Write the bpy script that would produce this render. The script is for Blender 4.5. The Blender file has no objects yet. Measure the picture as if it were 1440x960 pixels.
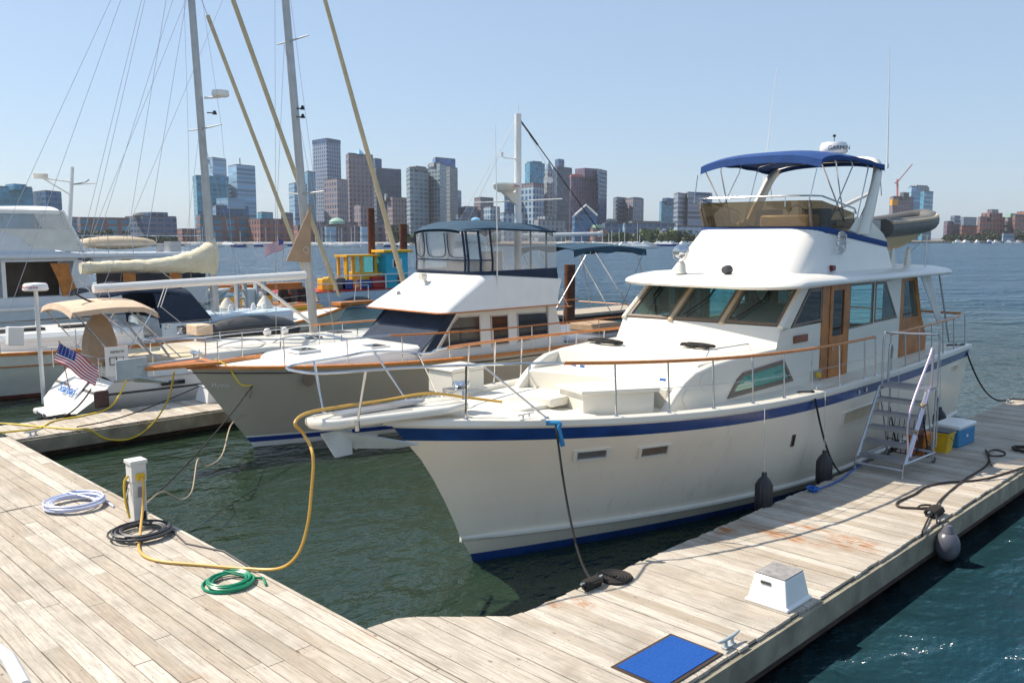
import bpy, math, random, bmesh
from mathutils import Vector, Matrix
R = math.radians
rnd = random.Random(7)
scene = bpy.context.scene
C = scene.collection

# ---------------------------------------------------------------- camera, sky, sun
CAM_Z = 4.7
PITCH = math.atan(147 / 1220)
cd_ = bpy.data.cameras.new('camera')
cd_.sensor_width = 36; cd_.lens = 30.5; cd_.clip_start = 0.05; cd_.clip_end = 9000
cam = bpy.data.objects.new('camera', cd_); C.objects.link(cam)
cam.location = (0, 0, CAM_Z)
cam.rotation_euler = (math.pi / 2 - PITCH, 0, R(-45))
scene.camera = cam

SUN = Vector((-0.36, 0.72, 1.0)).normalized()
sl = bpy.data.lights.new('sun', 'SUN'); sl.energy = 4.6; sl.angle = R(0.5); sl.color = (1.0, 0.905, 0.765)
so = bpy.data.objects.new('sun', sl); C.objects.link(so)
so.rotation_euler = SUN.to_track_quat('Z', 'Y').to_euler(); so.location = (0, 0, 40)
w = bpy.data.worlds.new('World'); scene.world = w; w.use_nodes = True
nt = w.node_tree; bg = nt.nodes['Background']
sky = nt.nodes.new('ShaderNodeTexSky'); sky.sky_type = 'NISHITA'; sky.sun_disc = False
sky.sun_elevation = math.asin(SUN.z); sky.sun_rotation = math.atan2(SUN.x, SUN.y)
sky.air_density = 1.0; sky.dust_density = 0.9; sky.ozone_density = 3.5; sky.altitude = 0
hx = nt.nodes.new('ShaderNodeMix'); hx.data_type = 'RGBA'; hx.inputs[0].default_value = 0.55   # humid summer haze evens out the blue
hx.inputs[7].default_value = (3.0, 3.95, 5.2, 1)
nt.links.new(sky.outputs[0], hx.inputs[6]); nt.links.new(hx.outputs[2], bg.inputs[0]); bg.inputs[1].default_value = 0.105
scene.view_settings.view_transform = 'Standard'; scene.view_settings.look = 'None'
scene.view_settings.exposure = 0.6; scene.view_settings.gamma = 1
scene.cycles.max_bounces = 8; scene.cycles.transparent_max_bounces = 16
scene.cycles.use_denoising = True

# ---------------------------------------------------------------- materials
MATS = {}
def nodes(name):
    m = bpy.data.materials.new(name); m.use_nodes = True
    t = m.node_tree; b = t.nodes['Principled BSDF']; MATS[name] = m
    return m, t, b
def N(t, kind, **k):
    n = t.nodes.new('ShaderNode' + kind)
    for a, v in k.items():
        if a.startswith('i_'): n.inputs[a[2:].replace('_', ' ')].default_value = v
        else: setattr(n, a, v)
    return n
def mixc(t, fac, a, b, blend='MIX'):
    n = t.nodes.new('ShaderNodeMix'); n.data_type = 'RGBA'; n.blend_type = blend
    for s, v in ((0, fac), (6, a), (7, b)):
        if hasattr(v, 'links'): t.links.new(v, n.inputs[s])
        elif s == 0: n.inputs[0].default_value = v
        else: n.inputs[s].default_value = (*v, 1) if len(v) == 3 else v
    return n.outputs[2]
def math_(t, op, a, b=0.0, c=None, clamp=False):
    n = t.nodes.new('ShaderNodeMath'); n.operation = op; n.use_clamp = clamp
    for i, v in enumerate((a, b, c)):
        if v is None: continue
        if hasattr(v, 'links'): t.links.new(v, n.inputs[i])
        else: n.inputs[i].default_value = v
    return n.outputs[0]
def ramp(t, fac, lo, hi):
    n = t.nodes.new('ShaderNodeMapRange'); n.inputs[1].default_value = lo; n.inputs[2].default_value = hi
    t.links.new(fac, n.inputs[0]); return n.outputs[0]
def noise(t, scale, detail=4, coord='Object', stretch=None, rough=0.55):
    tc = t.nodes.new('ShaderNodeTexCoord'); n = t.nodes.new('ShaderNodeTexNoise')
    n.inputs['Scale'].default_value = scale; n.inputs['Detail'].default_value = detail; n.inputs['Roughness'].default_value = rough
    src = tc.outputs[coord]
    if stretch:
        mp = t.nodes.new('ShaderNodeMapping'); mp.inputs['Scale'].default_value = stretch
        t.links.new(src, mp.inputs[0]); src = mp.outputs[0]
    t.links.new(src, n.inputs['Vector']); return n.outputs['Fac']
def mat(name, col, rough=0.5, metal=0.0, var=0.06, scale=3.0, bump=0.0, bscale=40, coat=0.0, spec=0.5, dirt=0.0, streak=0.0):
    m, t, b = nodes(name)
    b.inputs['Roughness'].default_value = rough; b.inputs['Metallic'].default_value = metal
    b.inputs['Coat Weight'].default_value = coat; b.inputs['Coat Roughness'].default_value = 0.14; b.inputs['Specular IOR Level'].default_value = spec
    f = noise(t, scale)
    lo = tuple(c * (1 - var) for c in col); hi = tuple(min(1, c * (1 + var)) for c in col)
    out = mixc(t, ramp(t, f, 0.3, 0.7), lo, hi)
    if dirt:
        d = noise(t, 2.2, 6, stretch=(1, 1, 0.35))
        out = mixc(t, math_(t, 'MULTIPLY', ramp(t, d, 0.5, 0.75), dirt, clamp=True), out, tuple(c * 0.55 for c in col))
    if streak:      # run-off streaks down the topsides and a scum line at the water
        s1 = noise(t, 1.0, 5, stretch=(7, 7, 0.45), rough=.6); s2 = noise(t, 1.0, 3, stretch=(.5, .5, .8))
        out = mixc(t, math_(t, 'MULTIPLY', math_(t, 'MULTIPLY', ramp(t, s1, .52, .74), ramp(t, s2, .42, .62)), streak), out, (.38, .27, .15))
        tc = N(t, 'TexCoord'); sz = N(t, 'SeparateXYZ'); t.links.new(tc.outputs['Object'], sz.inputs[0])
        sc_ = math_(t, 'MULTIPLY', ramp(t, math_(t, 'ADD', sz.outputs[2], math_(t, 'MULTIPLY', s1, .25)), .62, .22), .35, clamp=True)
        out = mixc(t, sc_, out, (.42, .36, .20))
    t.links.new(out, b.inputs['Base Color'])
    r = noise(t, 9, 3)
    t.links.new(math_(t, 'ADD', math_(t, 'MULTIPLY', r, 0.015 if coat else 0.12), rough - (0.008 if coat else 0.06), clamp=True), b.inputs['Roughness'])
    if bump:
        bn = N(t, 'Bump'); bn.inputs['Strength'].default_value = bump; bn.inputs['Distance'].default_value = 0.01 if bscale > 12 else 0.05
        t.links.new(noise(t, bscale, 5), bn.inputs['Height']); t.links.new(bn.outputs[0], b.inputs['Normal'])
    return m
def glass(name, tint, refl=0.5, rough=0.02, alpha=0.6):
    """thin pane: tinted see-through plus a fresnel reflection"""
    m, t, b = nodes(name); t.nodes.remove(b); out = t.nodes['Material Output']
    tr = N(t, 'BsdfTransparent'); tr.inputs[0].default_value = (*tint, 1)
    df = N(t, 'BsdfDiffuse'); df.inputs[0].default_value = (*[c * (0.35 if name != 'vinyl' else .7) for c in tint], 1)
    gl = N(t, 'BsdfGlossy'); gl.inputs['Roughness'].default_value = rough; gl.inputs[0].default_value = (1, 1, 1, 1)
    fr = N(t, 'Fresnel'); fr.inputs[0].default_value = 1.5
    m1 = N(t, 'MixShader'); m1.inputs[0].default_value = 1 - alpha
    t.links.new(tr.outputs[0], m1.inputs[1]); t.links.new(df.outputs[0], m1.inputs[2])
    m2 = N(t, 'MixShader'); t.links.new(math_(t, 'MULTIPLY_ADD', fr.outputs[0], refl * 1.6, refl * 0.05, clamp=True), m2.inputs[0])
    t.links.new(m1.outputs[0], m2.inputs[1]); t.links.new(gl.outputs[0], m2.inputs[2]); t.links.new(m2.outputs[0], out.inputs[0])
    return m
mat('gelcoat', (0.74, 0.70, 0.61), 0.28, coat=0.25, var=0.03, scale=1.2)
mat('hullcream', (0.88, 0.775, 0.63), 0.25, coat=0.3, var=0.04, scale=0.8, streak=0.22)
mat('decknonskid', (0.74, 0.70, 0.60), 0.6, var=0.05, scale=2, bump=0.25, bscale=160)
mat('white', (0.78, 0.78, 0.76), 0.3, coat=0.2, var=0.03)
mat('blue_stripe', (0.012, 0.05, 0.20), 0.22, coat=0.4, var=0.25, scale=2, dirt=0.2)
mat('bottom', (0.008, 0.02, 0.07), 0.5, var=0.4)
mat('bottom_red', (0.12, 0.03, 0.02), 0.6, var=0.3)
mat('grey_hull', (0.49, 0.44, 0.36), 0.25, coat=0.3, var=0.05, scale=0.7, streak=0.25)
mat('pale_blue_hull', (0.50, 0.60, 0.68), 0.3, coat=0.3, var=0.05, dirt=0.1)
mat('chrome', (0.62, 0.62, 0.63), 0.16, metal=1.0, var=0.05)
mat('steel_dull', (0.42, 0.42, 0.43), 0.38, metal=0.85, var=0.1)
mat('teak', (0.56, 0.19, 0.035), 0.4, coat=0.15, var=0.22, scale=14, dirt=0.15)
mat('varnish', (0.42, 0.145, 0.018), 0.4, coat=0.12, var=0.3, scale=4, dirt=0.2)
mat('canvas_blue', (0.006, 0.05, 0.20), 0.8, var=0.12, bump=0.2, bscale=5)
mat('canvas_navy', (0.010, 0.024, 0.055), 0.85, var=0.18, bump=0.4, bscale=8)
mat('canvas_teal', (0.014, 0.055, 0.10), 0.85, var=0.12, bump=0.4, bscale=8)
mat('canvas_cream', (0.66, 0.60, 0.44), 0.85, var=0.08, bump=0.7, bscale=5)
mat('canvas_tan', (0.62, 0.46, 0.33), 0.85, var=0.08, bump=0.5, bscale=7)
mat('canvas_brown', (0.40, 0.28, 0.18), 0.85, var=0.1, bump=0.4, bscale=7)
mat('sail_furled', (0.55, 0.46, 0.30), 0.8, var=0.12, scale=2, bump=0.6, bscale=9)
mat('black', (0.012, 0.012, 0.013), 0.5, var=0.3)
mat('canvas_white', (0.66, 0.66, 0.62), 0.8, var=0.08, bump=0.4, bscale=9)
mat('white_warm', (0.78, 0.75, 0.69), 0.3, coat=0.2, var=0.03, scale=1.2)
mat('name_board', (0.22, 0.07, 0.03), 0.5, var=0.3)
mat('galv', (0.45, 0.50, 0.52), 0.5, metal=0.3, var=0.15)
mat('pale_white', (0.60, 0.64, 0.68), 0.35, coat=0.2, var=0.05, dirt=0.1)
mat('pale_white_green', (0.60, 0.64, 0.60), 0.35, coat=0.2, var=0.05, dirt=0.15)
mat('glass_black', (0.02, 0.022, 0.03), 0.08, var=0.2)
mat('white_post', (0.66, 0.66, 0.63), 0.55, var=0.07, dirt=0.35)
mat('alu_bright', (0.50, 0.51, 0.54), 0.34, metal=0.9, var=0.08)
mat('alu_pink', (0.62, 0.52, 0.62), 0.34, metal=0.8, var=0.08)
mat('ball_grey', (0.10, 0.10, 0.12), 0.3, var=0.2)
mat('fender_brown', (0.06, 0.03, 0.03), 0.7, var=0.2)
mat('tube_grey', (0.12, 0.115, 0.105), 0.55, var=0.1)
mat('tender_tan', (0.62, 0.44, 0.20), 0.4, var=0.08)
mat('rubber', (0.022, 0.022, 0.026), 0.45, var=0.3, bump=0.2)
mat('dark_grey', (0.07, 0.072, 0.075), 0.55, var=0.15)
mat('mast_alu', (0.46, 0.46, 0.45), 0.4, metal=0.45, var=0.08, dirt=0.2)
mat('mast_white', (0.75, 0.75, 0.73), 0.35, var=0.04)
mat('frame_bronze', (0.17, 0.13, 0.10), 0.4, var=0.15)
mat('beige', (0.55, 0.44, 0.30), 0.6, var=0.1)
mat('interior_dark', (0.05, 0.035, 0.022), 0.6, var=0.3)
mat('interior_blue', (0.06, 0.24, 0.34), 0.7, var=0.15)
mat('rope_black', (0.018, 0.016, 0.015), 0.9, var=0.4, bump=0.8, bscale=90)
mat('rope_brown', (0.05, 0.033, 0.025), 0.9, var=0.3, bump=0.8, bscale=90)
mat('rope_blue', (0.02, 0.12, 0.42), 0.8, var=0.25, bump=0.8, bscale=90)
mat('rope_white', (0.62, 0.60, 0.55), 0.85, var=0.15, bump=0.8, bscale=90)
mat('rope_tan', (0.42, 0.34, 0.24), 0.85, var=0.15, bump=0.8, bscale=90)
mat('cord_yellow', (0.72, 0.52, 0.03), 0.5, var=0.12)
mat('cord_ochre', (0.62, 0.36, 0.07), 0.45, var=0.12)
mat('hose_green', (0.004, 0.22, 0.11), 0.35, var=0.15)
mat('hose_white', (0.52, 0.56, 0.72), 0.4, var=0.12)
mat('cable_black', (0.03, 0.032, 0.038), 0.5, var=0.3)
mat('plastic_yellow', (0.72, 0.46, 0.02), 0.45, var=0.1, dirt=0.15)
mat('plastic_orange', (0.70, 0.20, 0.02), 0.45, var=0.1)
mat('cooler_blue', (0.015, 0.20, 0.42), 0.4, var=0.06)
mat('turquoise', (0.01, 0.40, 0.56), 0.4, var=0.06)
mat('barge_yellow', (0.72, 0.40, 0.01), 0.45, var=0.1, dirt=0.2)
mat('barge_orange', (0.45, 0.15, 0.02), 0.5, var=0.2, dirt=0.3)
mat('red', (0.38, 0.025, 0.02), 0.5, var=0.15)
mat('deep_blue', (0.012, 0.04, 0.22), 0.45, var=0.1)
mat('rust', (0.10, 0.035, 0.018), 0.85, var=0.45, scale=5, bump=0.5)
mat('pole_green', (0.10, 0.11, 0.05), 0.8, var=0.3)
mat('step_top', (0.27, 0.255, 0.25), 0.9, var=0.25, scale=12, bump=0.5, bscale=120)
mat('flag_red', (0.5, 0.02, 0.03), 0.8); mat('flag_white', (0.75, 0.75, 0.75), 0.8); mat('flag_blue', (0.02, 0.04, 0.2), 0.8)
mat('name_blue', (0.02, 0.18, 0.55), 0.5); mat('name_white', (0.7, 0.7, 0.66), 0.5); mat('name_dark', (0.03, 0.03, 0.05), 0.5); mat('name_red', (0.4, 0.04, 0.03), 0.5)
mat('red_light', (0.16, 0.01, 0.015), 0.25)
mat('concrete', (0.36, 0.35, 0.32), 0.85, var=0.15)
glass('glass_teal', (0.50, 0.95, 0.92), 0.7, alpha=0.84)
glass('glass_dark', (0.16, 0.16, 0.15), 0.5)
glass('glass_smoke', (0.50, 0.42, 0.30), 0.35, alpha=0.72)
glass('vinyl', (0.84, 0.83, 0.82), 0.65, rough=0.12, alpha=0.70)

def mat_mat():
    m, t, b = nodes('doormat_blue'); b.inputs['Roughness'].default_value = 0.95
    tc = N(t, 'TexCoord'); wv = N(t, 'TexWave'); wv.wave_type = 'RINGS'; wv.inputs['Scale'].default_value = 30; wv.inputs['Distortion'].default_value = 22; wv.inputs['Detail'].default_value = 1
    t.links.new(tc.outputs['Object'], wv.inputs[0])
    t.links.new(mixc(t, wv.outputs['Fac'], (0.002, 0.062, 0.30), (0.004, 0.09, 0.38)), b.inputs['Base Color'])
    bn = N(t, 'Bump'); bn.inputs['Strength'].default_value = 0.5; bn.inputs['Distance'].default_value = 0.01
    t.links.new(wv.outputs['Fac'], bn.inputs['Height']); t.links.new(bn.outputs[0], b.inputs['Normal'])
mat_mat()

def plank_mat(name, tone=1.0, rust=0.0, xoff=0.0, spots=()):
    m, t, b = nodes(name); b.inputs['Roughness'].default_value = 0.85; b.inputs['Specular IOR Level'].default_value = 0.25
    at = N(t, 'Attribute'); at.attribute_name = 'tone'; at.attribute_type = 'GEOMETRY'
    grain = noise(t, 1.0, 8, stretch=(38, 2.2, 8), rough=0.65)
    grain2 = noise(t, 1.0, 4, stretch=(9, 0.7, 2))
    blot = noise(t, 1.7, 5)
    base = mixc(t, at.outputs['Fac'], (0.44 * tone, 0.375 * tone, 0.295 * tone), (0.66 * tone, 0.61 * tone, 0.53 * tone))
    c1 = mixc(t, math_(t, 'MULTIPLY', ramp(t, grain, 0.42, 0.72), 0.75), base, (0.22 * tone, 0.175 * tone, 0.135 * tone))
    c2 = mixc(t, math_(t, 'MULTIPLY', ramp(t, grain2, 0.5, 0.8), 0.5), c1, (0.62 * tone, 0.57 * tone, 0.50 * tone))
    c3 = mixc(t, math_(t, 'MULTIPLY', ramp(t, blot, 0.55, 0.8), 0.6), c2, (0.30 * tone, 0.215 * tone, 0.15 * tone))
    # knots and dark specks
    tc = N(t, 'TexCoord'); mp = N(t, 'Mapping'); mp.inputs['Scale'].default_value = (4.2, 2.0, 0.0)
    vo = N(t, 'TexVoronoi'); vo.inputs['Scale'].default_value = 1.0
    t.links.new(tc.outputs['Object'], mp.inputs[0]); t.links.new(mp.outputs[0], vo.inputs[0])
    kn = math_(t, 'SUBTRACT', 1.0, ramp(t, vo.outputs['Distance'], 0.03, 0.085), clamp=True)
    c4 = mixc(t, math_(t, 'MULTIPLY', kn, 0.75), c3, (0.10, 0.06, 0.04))
    # nail heads in rows over the joists
    sx = N(t, 'SeparateXYZ'); t.links.new(tc.outputs['Object'], sx.inputs[0])
    fx_ = math_(t, 'FRACT', math_(t, 'DIVIDE', math_(t, 'SUBTRACT', sx.outputs[0], xoff), 0.185)); fy_ = math_(t, 'FRACT', math_(t, 'DIVIDE', sx.outputs[1], 0.61))
    nx_ = math_(t, 'ABSOLUTE', math_(t, 'SUBTRACT', math_(t, 'ABSOLUTE', math_(t, 'SUBTRACT', fx_, .5)), .3)); ny_ = math_(t, 'ABSOLUTE', math_(t, 'SUBTRACT', fy_, .5))
    nail = math_(t, 'MULTIPLY', math_(t, 'LESS_THAN', nx_, .035), math_(t, 'LESS_THAN', ny_, .011))
    c4 = mixc(t, math_(t, 'MULTIPLY', nail, .7), c4, (0.07, 0.045, 0.035))
    wear = noise(t, 0.9, 7, rough=.7); c4 = mixc(t, math_(t, 'MULTIPLY', ramp(t, wear, .46, .68), .6), c4, (0.30 * tone, 0.27 * tone, 0.225 * tone))
    if rust:
        rn = noise(t, 1.0, 6, stretch=(1.1, 0.8, 1)); rn2 = noise(t, 1.0, 4, stretch=(16, 3, 1))
        rf = math_(t, 'MULTIPLY', ramp(t, rn, 0.63, 0.70), ramp(t, rn2, 0.35, 0.62))
        c4 = mixc(t, math_(t, 'MULTIPLY', rf, rust, clamp=True), c4, (0.42, 0.16, 0.035))
    for (px_, py_, sx_, sy_) in spots:      # rust that has run along the boards
        mp2 = N(t, 'Mapping'); mp2.vector_type = 'POINT'; mp2.inputs['Location'].default_value = (-px_ / sx_, -py_ / sy_, 0); mp2.inputs['Scale'].default_value = (1 / sx_, 1 / sy_, 0)
        t.links.new(tc.outputs['Object'], mp2.inputs[0]); ln_ = N(t, 'VectorMath'); ln_.operation = 'LENGTH'; t.links.new(mp2.outputs[0], ln_.inputs[0])
        n3 = noise(t, 1.0, 5, stretch=(24, 3.5, 1)); n4 = noise(t, 6, 3)
        m_ = math_(t, 'MULTIPLY', ramp(t, ln_.outputs['Value'], 1.0, .3), math_(t, 'MULTIPLY', ramp(t, n3, .44, .56), ramp(t, n4, .35, .5)))
        c4 = mixc(t, math_(t, 'MULTIPLY', m_, .9, clamp=True), c4, (0.34, 0.115, 0.012))
    t.links.new(c4, b.inputs['Base Color'])
    bn = N(t, 'Bump'); bn.inputs['Strength'].default_value = 0.6; bn.inputs['Distance'].default_value = 0.012
    t.links.new(grain, bn.inputs['Height']); t.links.new(bn.outputs[0], b.inputs['Normal'])
plank_mat('planks', 0.96, 0.2, -3.0); plank_mat('planks_rusty', 0.92, 0.0, 0.015, ((6.3, -.55, .42, .5), (5.9, .3, .22, .9), (6.5, .25, .12, .9), (5.5, 1.0, .3, .25), (2.15, .85, .2, .26), (1.9, 1.0, .12, .16)))
mat('dock_side', (0.26, 0.235, 0.175), 0.85, var=0.3, scale=2.5, bump=0.6, bscale=20, dirt=0.6)
mat('dock_under', (0.05, 0.03, 0.022), 0.9, var=0.5, scale=4)

def water_mat():
    m, t, b = nodes('water'); out = t.nodes['Material Output']
    tc = N(t, 'TexCoord')
    b.inputs['IOR'].default_value = 1.333; b.inputs['Specular IOR Level'].default_value = 0.75; b.inputs['Roughness'].default_value = 0.06
    dl = N(t, 'VectorMath'); dl.operation = 'DISTANCE'; dl.inputs[1].default_value = (14, 14, 0); t.links.new(tc.outputs['Object'], dl.inputs[0])
    sy_ = N(t, 'SeparateXYZ'); t.links.new(tc.outputs['Object'], sy_.inputs[0])
    op = math_(t, 'MAXIMUM', ramp(t, dl.outputs['Value'], 16, 60), math_(t, 'MULTIPLY', ramp(t, sy_.outputs[1], 6.5, 2.0), .8))      # open harbour: bluer, rougher than the sheltered slips
    t.links.new(mixc(t, op, (0.017, 0.034, 0.020), (0.010, 0.055, 0.100)), b.inputs['Base Color'])
    t.links.new(math_(t, 'MULTIPLY_ADD', op, 0.22, 0.05), b.inputs['Roughness'])
    amp_ = math_(t, 'MULTIPLY_ADD', op, 2.6, 0.7)
    h = None
    for sc, amp, st in ((0.3, 0.45, (1, 1.5, 1)), (1.1, 0.20, (1.0, 1.5, 1)), (3.6, 0.062, (1, 1.4, 1)), (11, 0.014, (1, 1, 1))):
        f = noise(t, sc, 3, stretch=st)
        v = math_(t, 'MULTIPLY', f, amp); h = v if h is None else math_(t, 'ADD', h, v)
    # long wind waves, crests lying across the view, only out in the open harbour
    mp = N(t, 'Mapping'); mp.inputs['Rotation'].default_value = (0, 0, R(45)); t.links.new(tc.outputs['Object'], mp.inputs[0])
    for sc, amp, st in ((0.10, 2.4, (2.6, 1.0)), (0.32, 0.75, (2.2, 0.9)), (0.035, 4.5, (2.0, .6))):
        m2 = N(t, 'Mapping'); m2.inputs['Scale'].default_value = (st[1], st[0], 1); m2.inputs['Rotation'].default_value = (0, 0, 0); t.links.new(mp.outputs[0], m2.inputs[0])
        nn = t.nodes.new('ShaderNodeTexNoise'); nn.inputs['Scale'].default_value = sc; nn.inputs['Detail'].default_value = 3; t.links.new(m2.outputs[0], nn.inputs['Vector'])
        h = math_(t, 'ADD', h, math_(t, 'MULTIPLY', math_(t, 'MULTIPLY', nn.outputs['Fac'], amp * .45), op))
    bn = N(t, 'Bump'); bn.inputs['Strength'].default_value = 1.0; bn.inputs['Distance'].default_value = 1.0
    t.links.new(math_(t, 'MULTIPLY', h, amp_), bn.inputs['Height']); t.links.new(bn.outputs[0], b.inputs['Normal'])
water_mat()

# ---------------------------------------------------------------- mesh tools
class MB:
    def __init__(s): s.v = []; s.f = []; s.mi = []; s.uv = []; s.sm = []; s.tone = []; s.cur = 0; s.t = 0.5
    def add(s, vs, fs, smooth=False, mi=None):
        o = len(s.v); s.v += [tuple(p) for p in vs]
        for f in fs:
            s.f.append([o + i for i in f]); s.mi.append(s.cur if mi is None else mi); s.sm.append(smooth)
        s.tone += [s.t] * len(vs); return o
    def box(s, x0, x1, y0, y1, z0, z1, mi=None, skew=None):
        vs = [(x, y, z) for z in (z0, z1) for y in (y0, y1) for x in (x0, x1)]
        s.add(vs, [(0, 2, 3, 1), (4, 5, 7, 6), (0, 1, 5, 4), (2, 6, 7, 3), (0, 4, 6, 2), (1, 3, 7, 5)], False, mi)
    def hexa(s, bot, top, mi=None):
        n = len(bot); vs = list(bot) + list(top)
        fs = [tuple(range(n - 1, -1, -1)), tuple(range(n, 2 * n))] + [(i, (i + 1) % n, n + (i + 1) % n, n + i) for i in range(n)]
        s.add(vs, fs, False, mi)
    def prism(s, outline, z0, z1, mi=None):
        s.hexa([(x, y, z0) for x, y in outline], [(x, y, z1) for x, y in outline], mi)
    def prism_y(s, xz, y0, y1, mi=None):   # outline in xz, thickness along y
        s.hexa([(x, y0, z) for x, z in xz], [(x, y1, z) for x, z in xz], mi)
    def prism_x(s, yz, x0, x1, mi=None):
        s.hexa([(x0, y, z) for y, z in yz], [(x1, y, z) for y, z in yz], mi)
    def slab(s, quad, th, mi=None):       # a panel given by its corner points, thickened along its normal
        q = [Vector(p) for p in quad]; n = (q[1] - q[0]).cross(q[-1] - q[0]).normalized() * th
        s.hexa(q, [p + n for p in q], mi)
    def grid(s, rows, smooth=True, closed=False, mi=None, cap=False):
        m = len(rows[0]); vs = [p for r in rows for p in r]; fs = []
        for i in range(len(rows) - 1):
            for j in range(m if closed else m - 1):
                a = i * m + j; b = i * m + (j + 1) % m
                fs.append((a, b, b + m, a + m))
        if cap: fs += [tuple(range(m - 1, -1, -1)), tuple((len(rows) - 1) * m + j for j in range(m))]
        s.add(vs, fs, smooth, mi)
    def tube(s, pts, r, n=8, mi=None, closed=False, cap=True):
        P = [Vector(p) for p in pts]; k = len(P); rr = r if isinstance(r, (list, tuple)) else [r] * k
        rows = []; up = None
        for i in range(k):
            if closed: d = P[(i + 1) % k] - P[i - 1]
            else: d = P[min(i + 1, k - 1)] - P[max(i - 1, 0)]
            if d.length < 1e-9: d = Vector((0, 0, 1))
            d.normalize()
            if up is None: up = d.orthogonal().normalized()
            up = (up - d * up.dot(d))
            if up.length < 1e-6: up = d.orthogonal()
            up.normalize(); sd = d.cross(up)
            rows.append([tuple(P[i] + (up * math.cos(2 * math.pi * j / n) + sd * math.sin(2 * math.pi * j / n)) * rr[i]) for j in range(n)])
        if closed: rows.append(rows[0])
        s.grid(rows, True, True, mi, cap and not closed)
    def lathe(s, prof, c=(0, 0, 0), n=24, axis='z', mi=None):
        rows = []
        for r, h in prof:
            row = []
            for j in range(n):
                a = 2 * math.pi * j / n; x, y = r * math.cos(a), r * math.sin(a)
                p = (x, y, h) if axis == 'z' else ((h, x, y) if axis == 'x' else (y, h, x))
                row.append((p[0] + c[0], p[1] + c[1], p[2] + c[2]))
            rows.append(row)
        s.grid(rows, True, True, mi, True)
    def ell(s, c, rx, ry, rz, n=14, mi=None):
        rows = []
        for i in range(n // 2 + 1):
            a = -math.pi / 2 + math.pi * i / (n // 2); q = max(math.cos(a), 1e-3)
            rows.append([(c[0] + rx * q * math.cos(2 * math.pi * j / n), c[1] + ry * q * math.sin(2 * math.pi * j / n), c[2] + rz * math.sin(a)) for j in range(n)])
        s.grid(rows, True, True, mi, True)
    def shift(s, d): s.v = [(a + d[0], b + d[1], c + d[2]) for a, b, c in s.v]; return s
    def xf(s, M): s.v = [tuple(M @ Vector(p)) for p in s.v]; return s
    def build(s, name, mats, parent=None, bevel=0.0, sub=0, angle=35, world=False):
        if world and parent is not None: s.shift(tuple(-q for q in parent.location))
        me = bpy.data.meshes.new(name); me.from_pydata(s.v, [], s.f)
        if not isinstance(mats, (list, tuple)): mats = [mats]
        for m in mats: me.materials.append(MATS[m] if isinstance(m, str) else m)
        for p, mi, sm in zip(me.polygons, s.mi, s.sm): p.material_index = mi; p.use_smooth = sm
        if len(set(s.tone)) > 1:
            a = me.attributes.new('tone', 'FLOAT', 'POINT'); a.data.foreach_set('value', s.tone)
        if s.uv:
            u = me.uv_layers.new(name='UVMap'); u.data.foreach_set('uv', [c for q in s.uv for c in q])
        bm = bmesh.new(); bm.from_mesh(me)
        if not s.uv: bmesh.ops.remove_doubles(bm, verts=bm.verts, dist=1e-5)
        bmesh.ops.recalc_face_normals(bm, faces=bm.faces); bm.to_mesh(me); bm.free()
        if any(s.sm): me.set_sharp_from_angle(angle=R(angle))
        o = bpy.data.objects.new(name, me); C.objects.link(o)
        if parent is not None: o.parent = parent
        if bevel:
            b = o.modifiers.new('bevel', 'BEVEL'); b.width = bevel; b.segments = 3; b.limit_method = 'ANGLE'; b.angle_limit = R(40); b.harden_normals = False
            for p in me.polygons: p.use_smooth = True
            me.set_sharp_from_angle(angle=R(50))
        if sub:
            b = o.modifiers.new('sub', 'SUBSURF'); b.levels = sub; b.render_levels = sub
        return o
def tag(o, label=None, cat=None, group=None, kind=None):
    for k, v in (('label', label), ('category', cat), ('group', group), ('kind', kind)):
        if v: o[k] = v
    return o
def thing(name, loc, label, cat, group=None, rz=0.0):
    o = bpy.data.objects.new(name, None); C.objects.link(o); o.empty_display_size = 0.3
    o.location = loc; o.rotation_euler = (0, 0, rz); return tag(o, label, cat, group)
def single(name, mb, m, loc, label, cat, group=None, world=True, **k):
    if world: mb.shift(tuple(-q for q in loc))
    o = mb.build(name, m, None, **k); o.location = loc; return tag(o, label, cat, group)
def copy_tree(o, parent=None):
    c = o.copy(); C.objects.link(c); c.parent = parent
    for ch in list(o.children): copy_tree(ch, c)
    return c
def spline(pts, n=8):
    """Catmull-Rom through the points"""
    P = [Vector(p) for p in pts]; P = [P[0] * 2 - P[1]] + P + [P[-1] * 2 - P[-2]]; out = []
    for i in range(1, len(P) - 2):
        for k in range(n):
            u = k / n; a, b, c, d = P[i - 1:i + 3]
            out.append(0.5 * ((2 * b) + (c - a) * u + (2 * a - 5 * b + 4 * c - d) * u * u + (3 * b - a - 3 * c + d) * u ** 3))
    out.append(P[-2]); return out
def sag(a, b, s, n=16):
    a, b = Vector(a), Vector(b)
    return [a.lerp(b, i / n) - Vector((0, 0, s * 4 * (i / n) * (1 - i / n))) for i in range(n + 1)]
def rrect(x0, x1, hw, r, n=6, z=0.0, yc=0.0, rb=None):
    """rounded rectangle in plan, forward end x0 with corner radius r, aft end x1 with rb"""
    rb = r if rb is None else rb; pts = []
    for cx, cy, rr, a0 in ((x1 - rb, yc + hw - rb, rb, 0), (x0 + r, yc + hw - r, r, 90), (x0 + r, yc - hw + r, r, 180), (x1 - rb, yc - hw + rb, rb, 270)):
        for i in range(n + 1):
            a = R(a0 + 90 * i / n); pts.append((cx + rr * math.cos(a), cy + rr * math.sin(a), z))
    return pts
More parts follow.
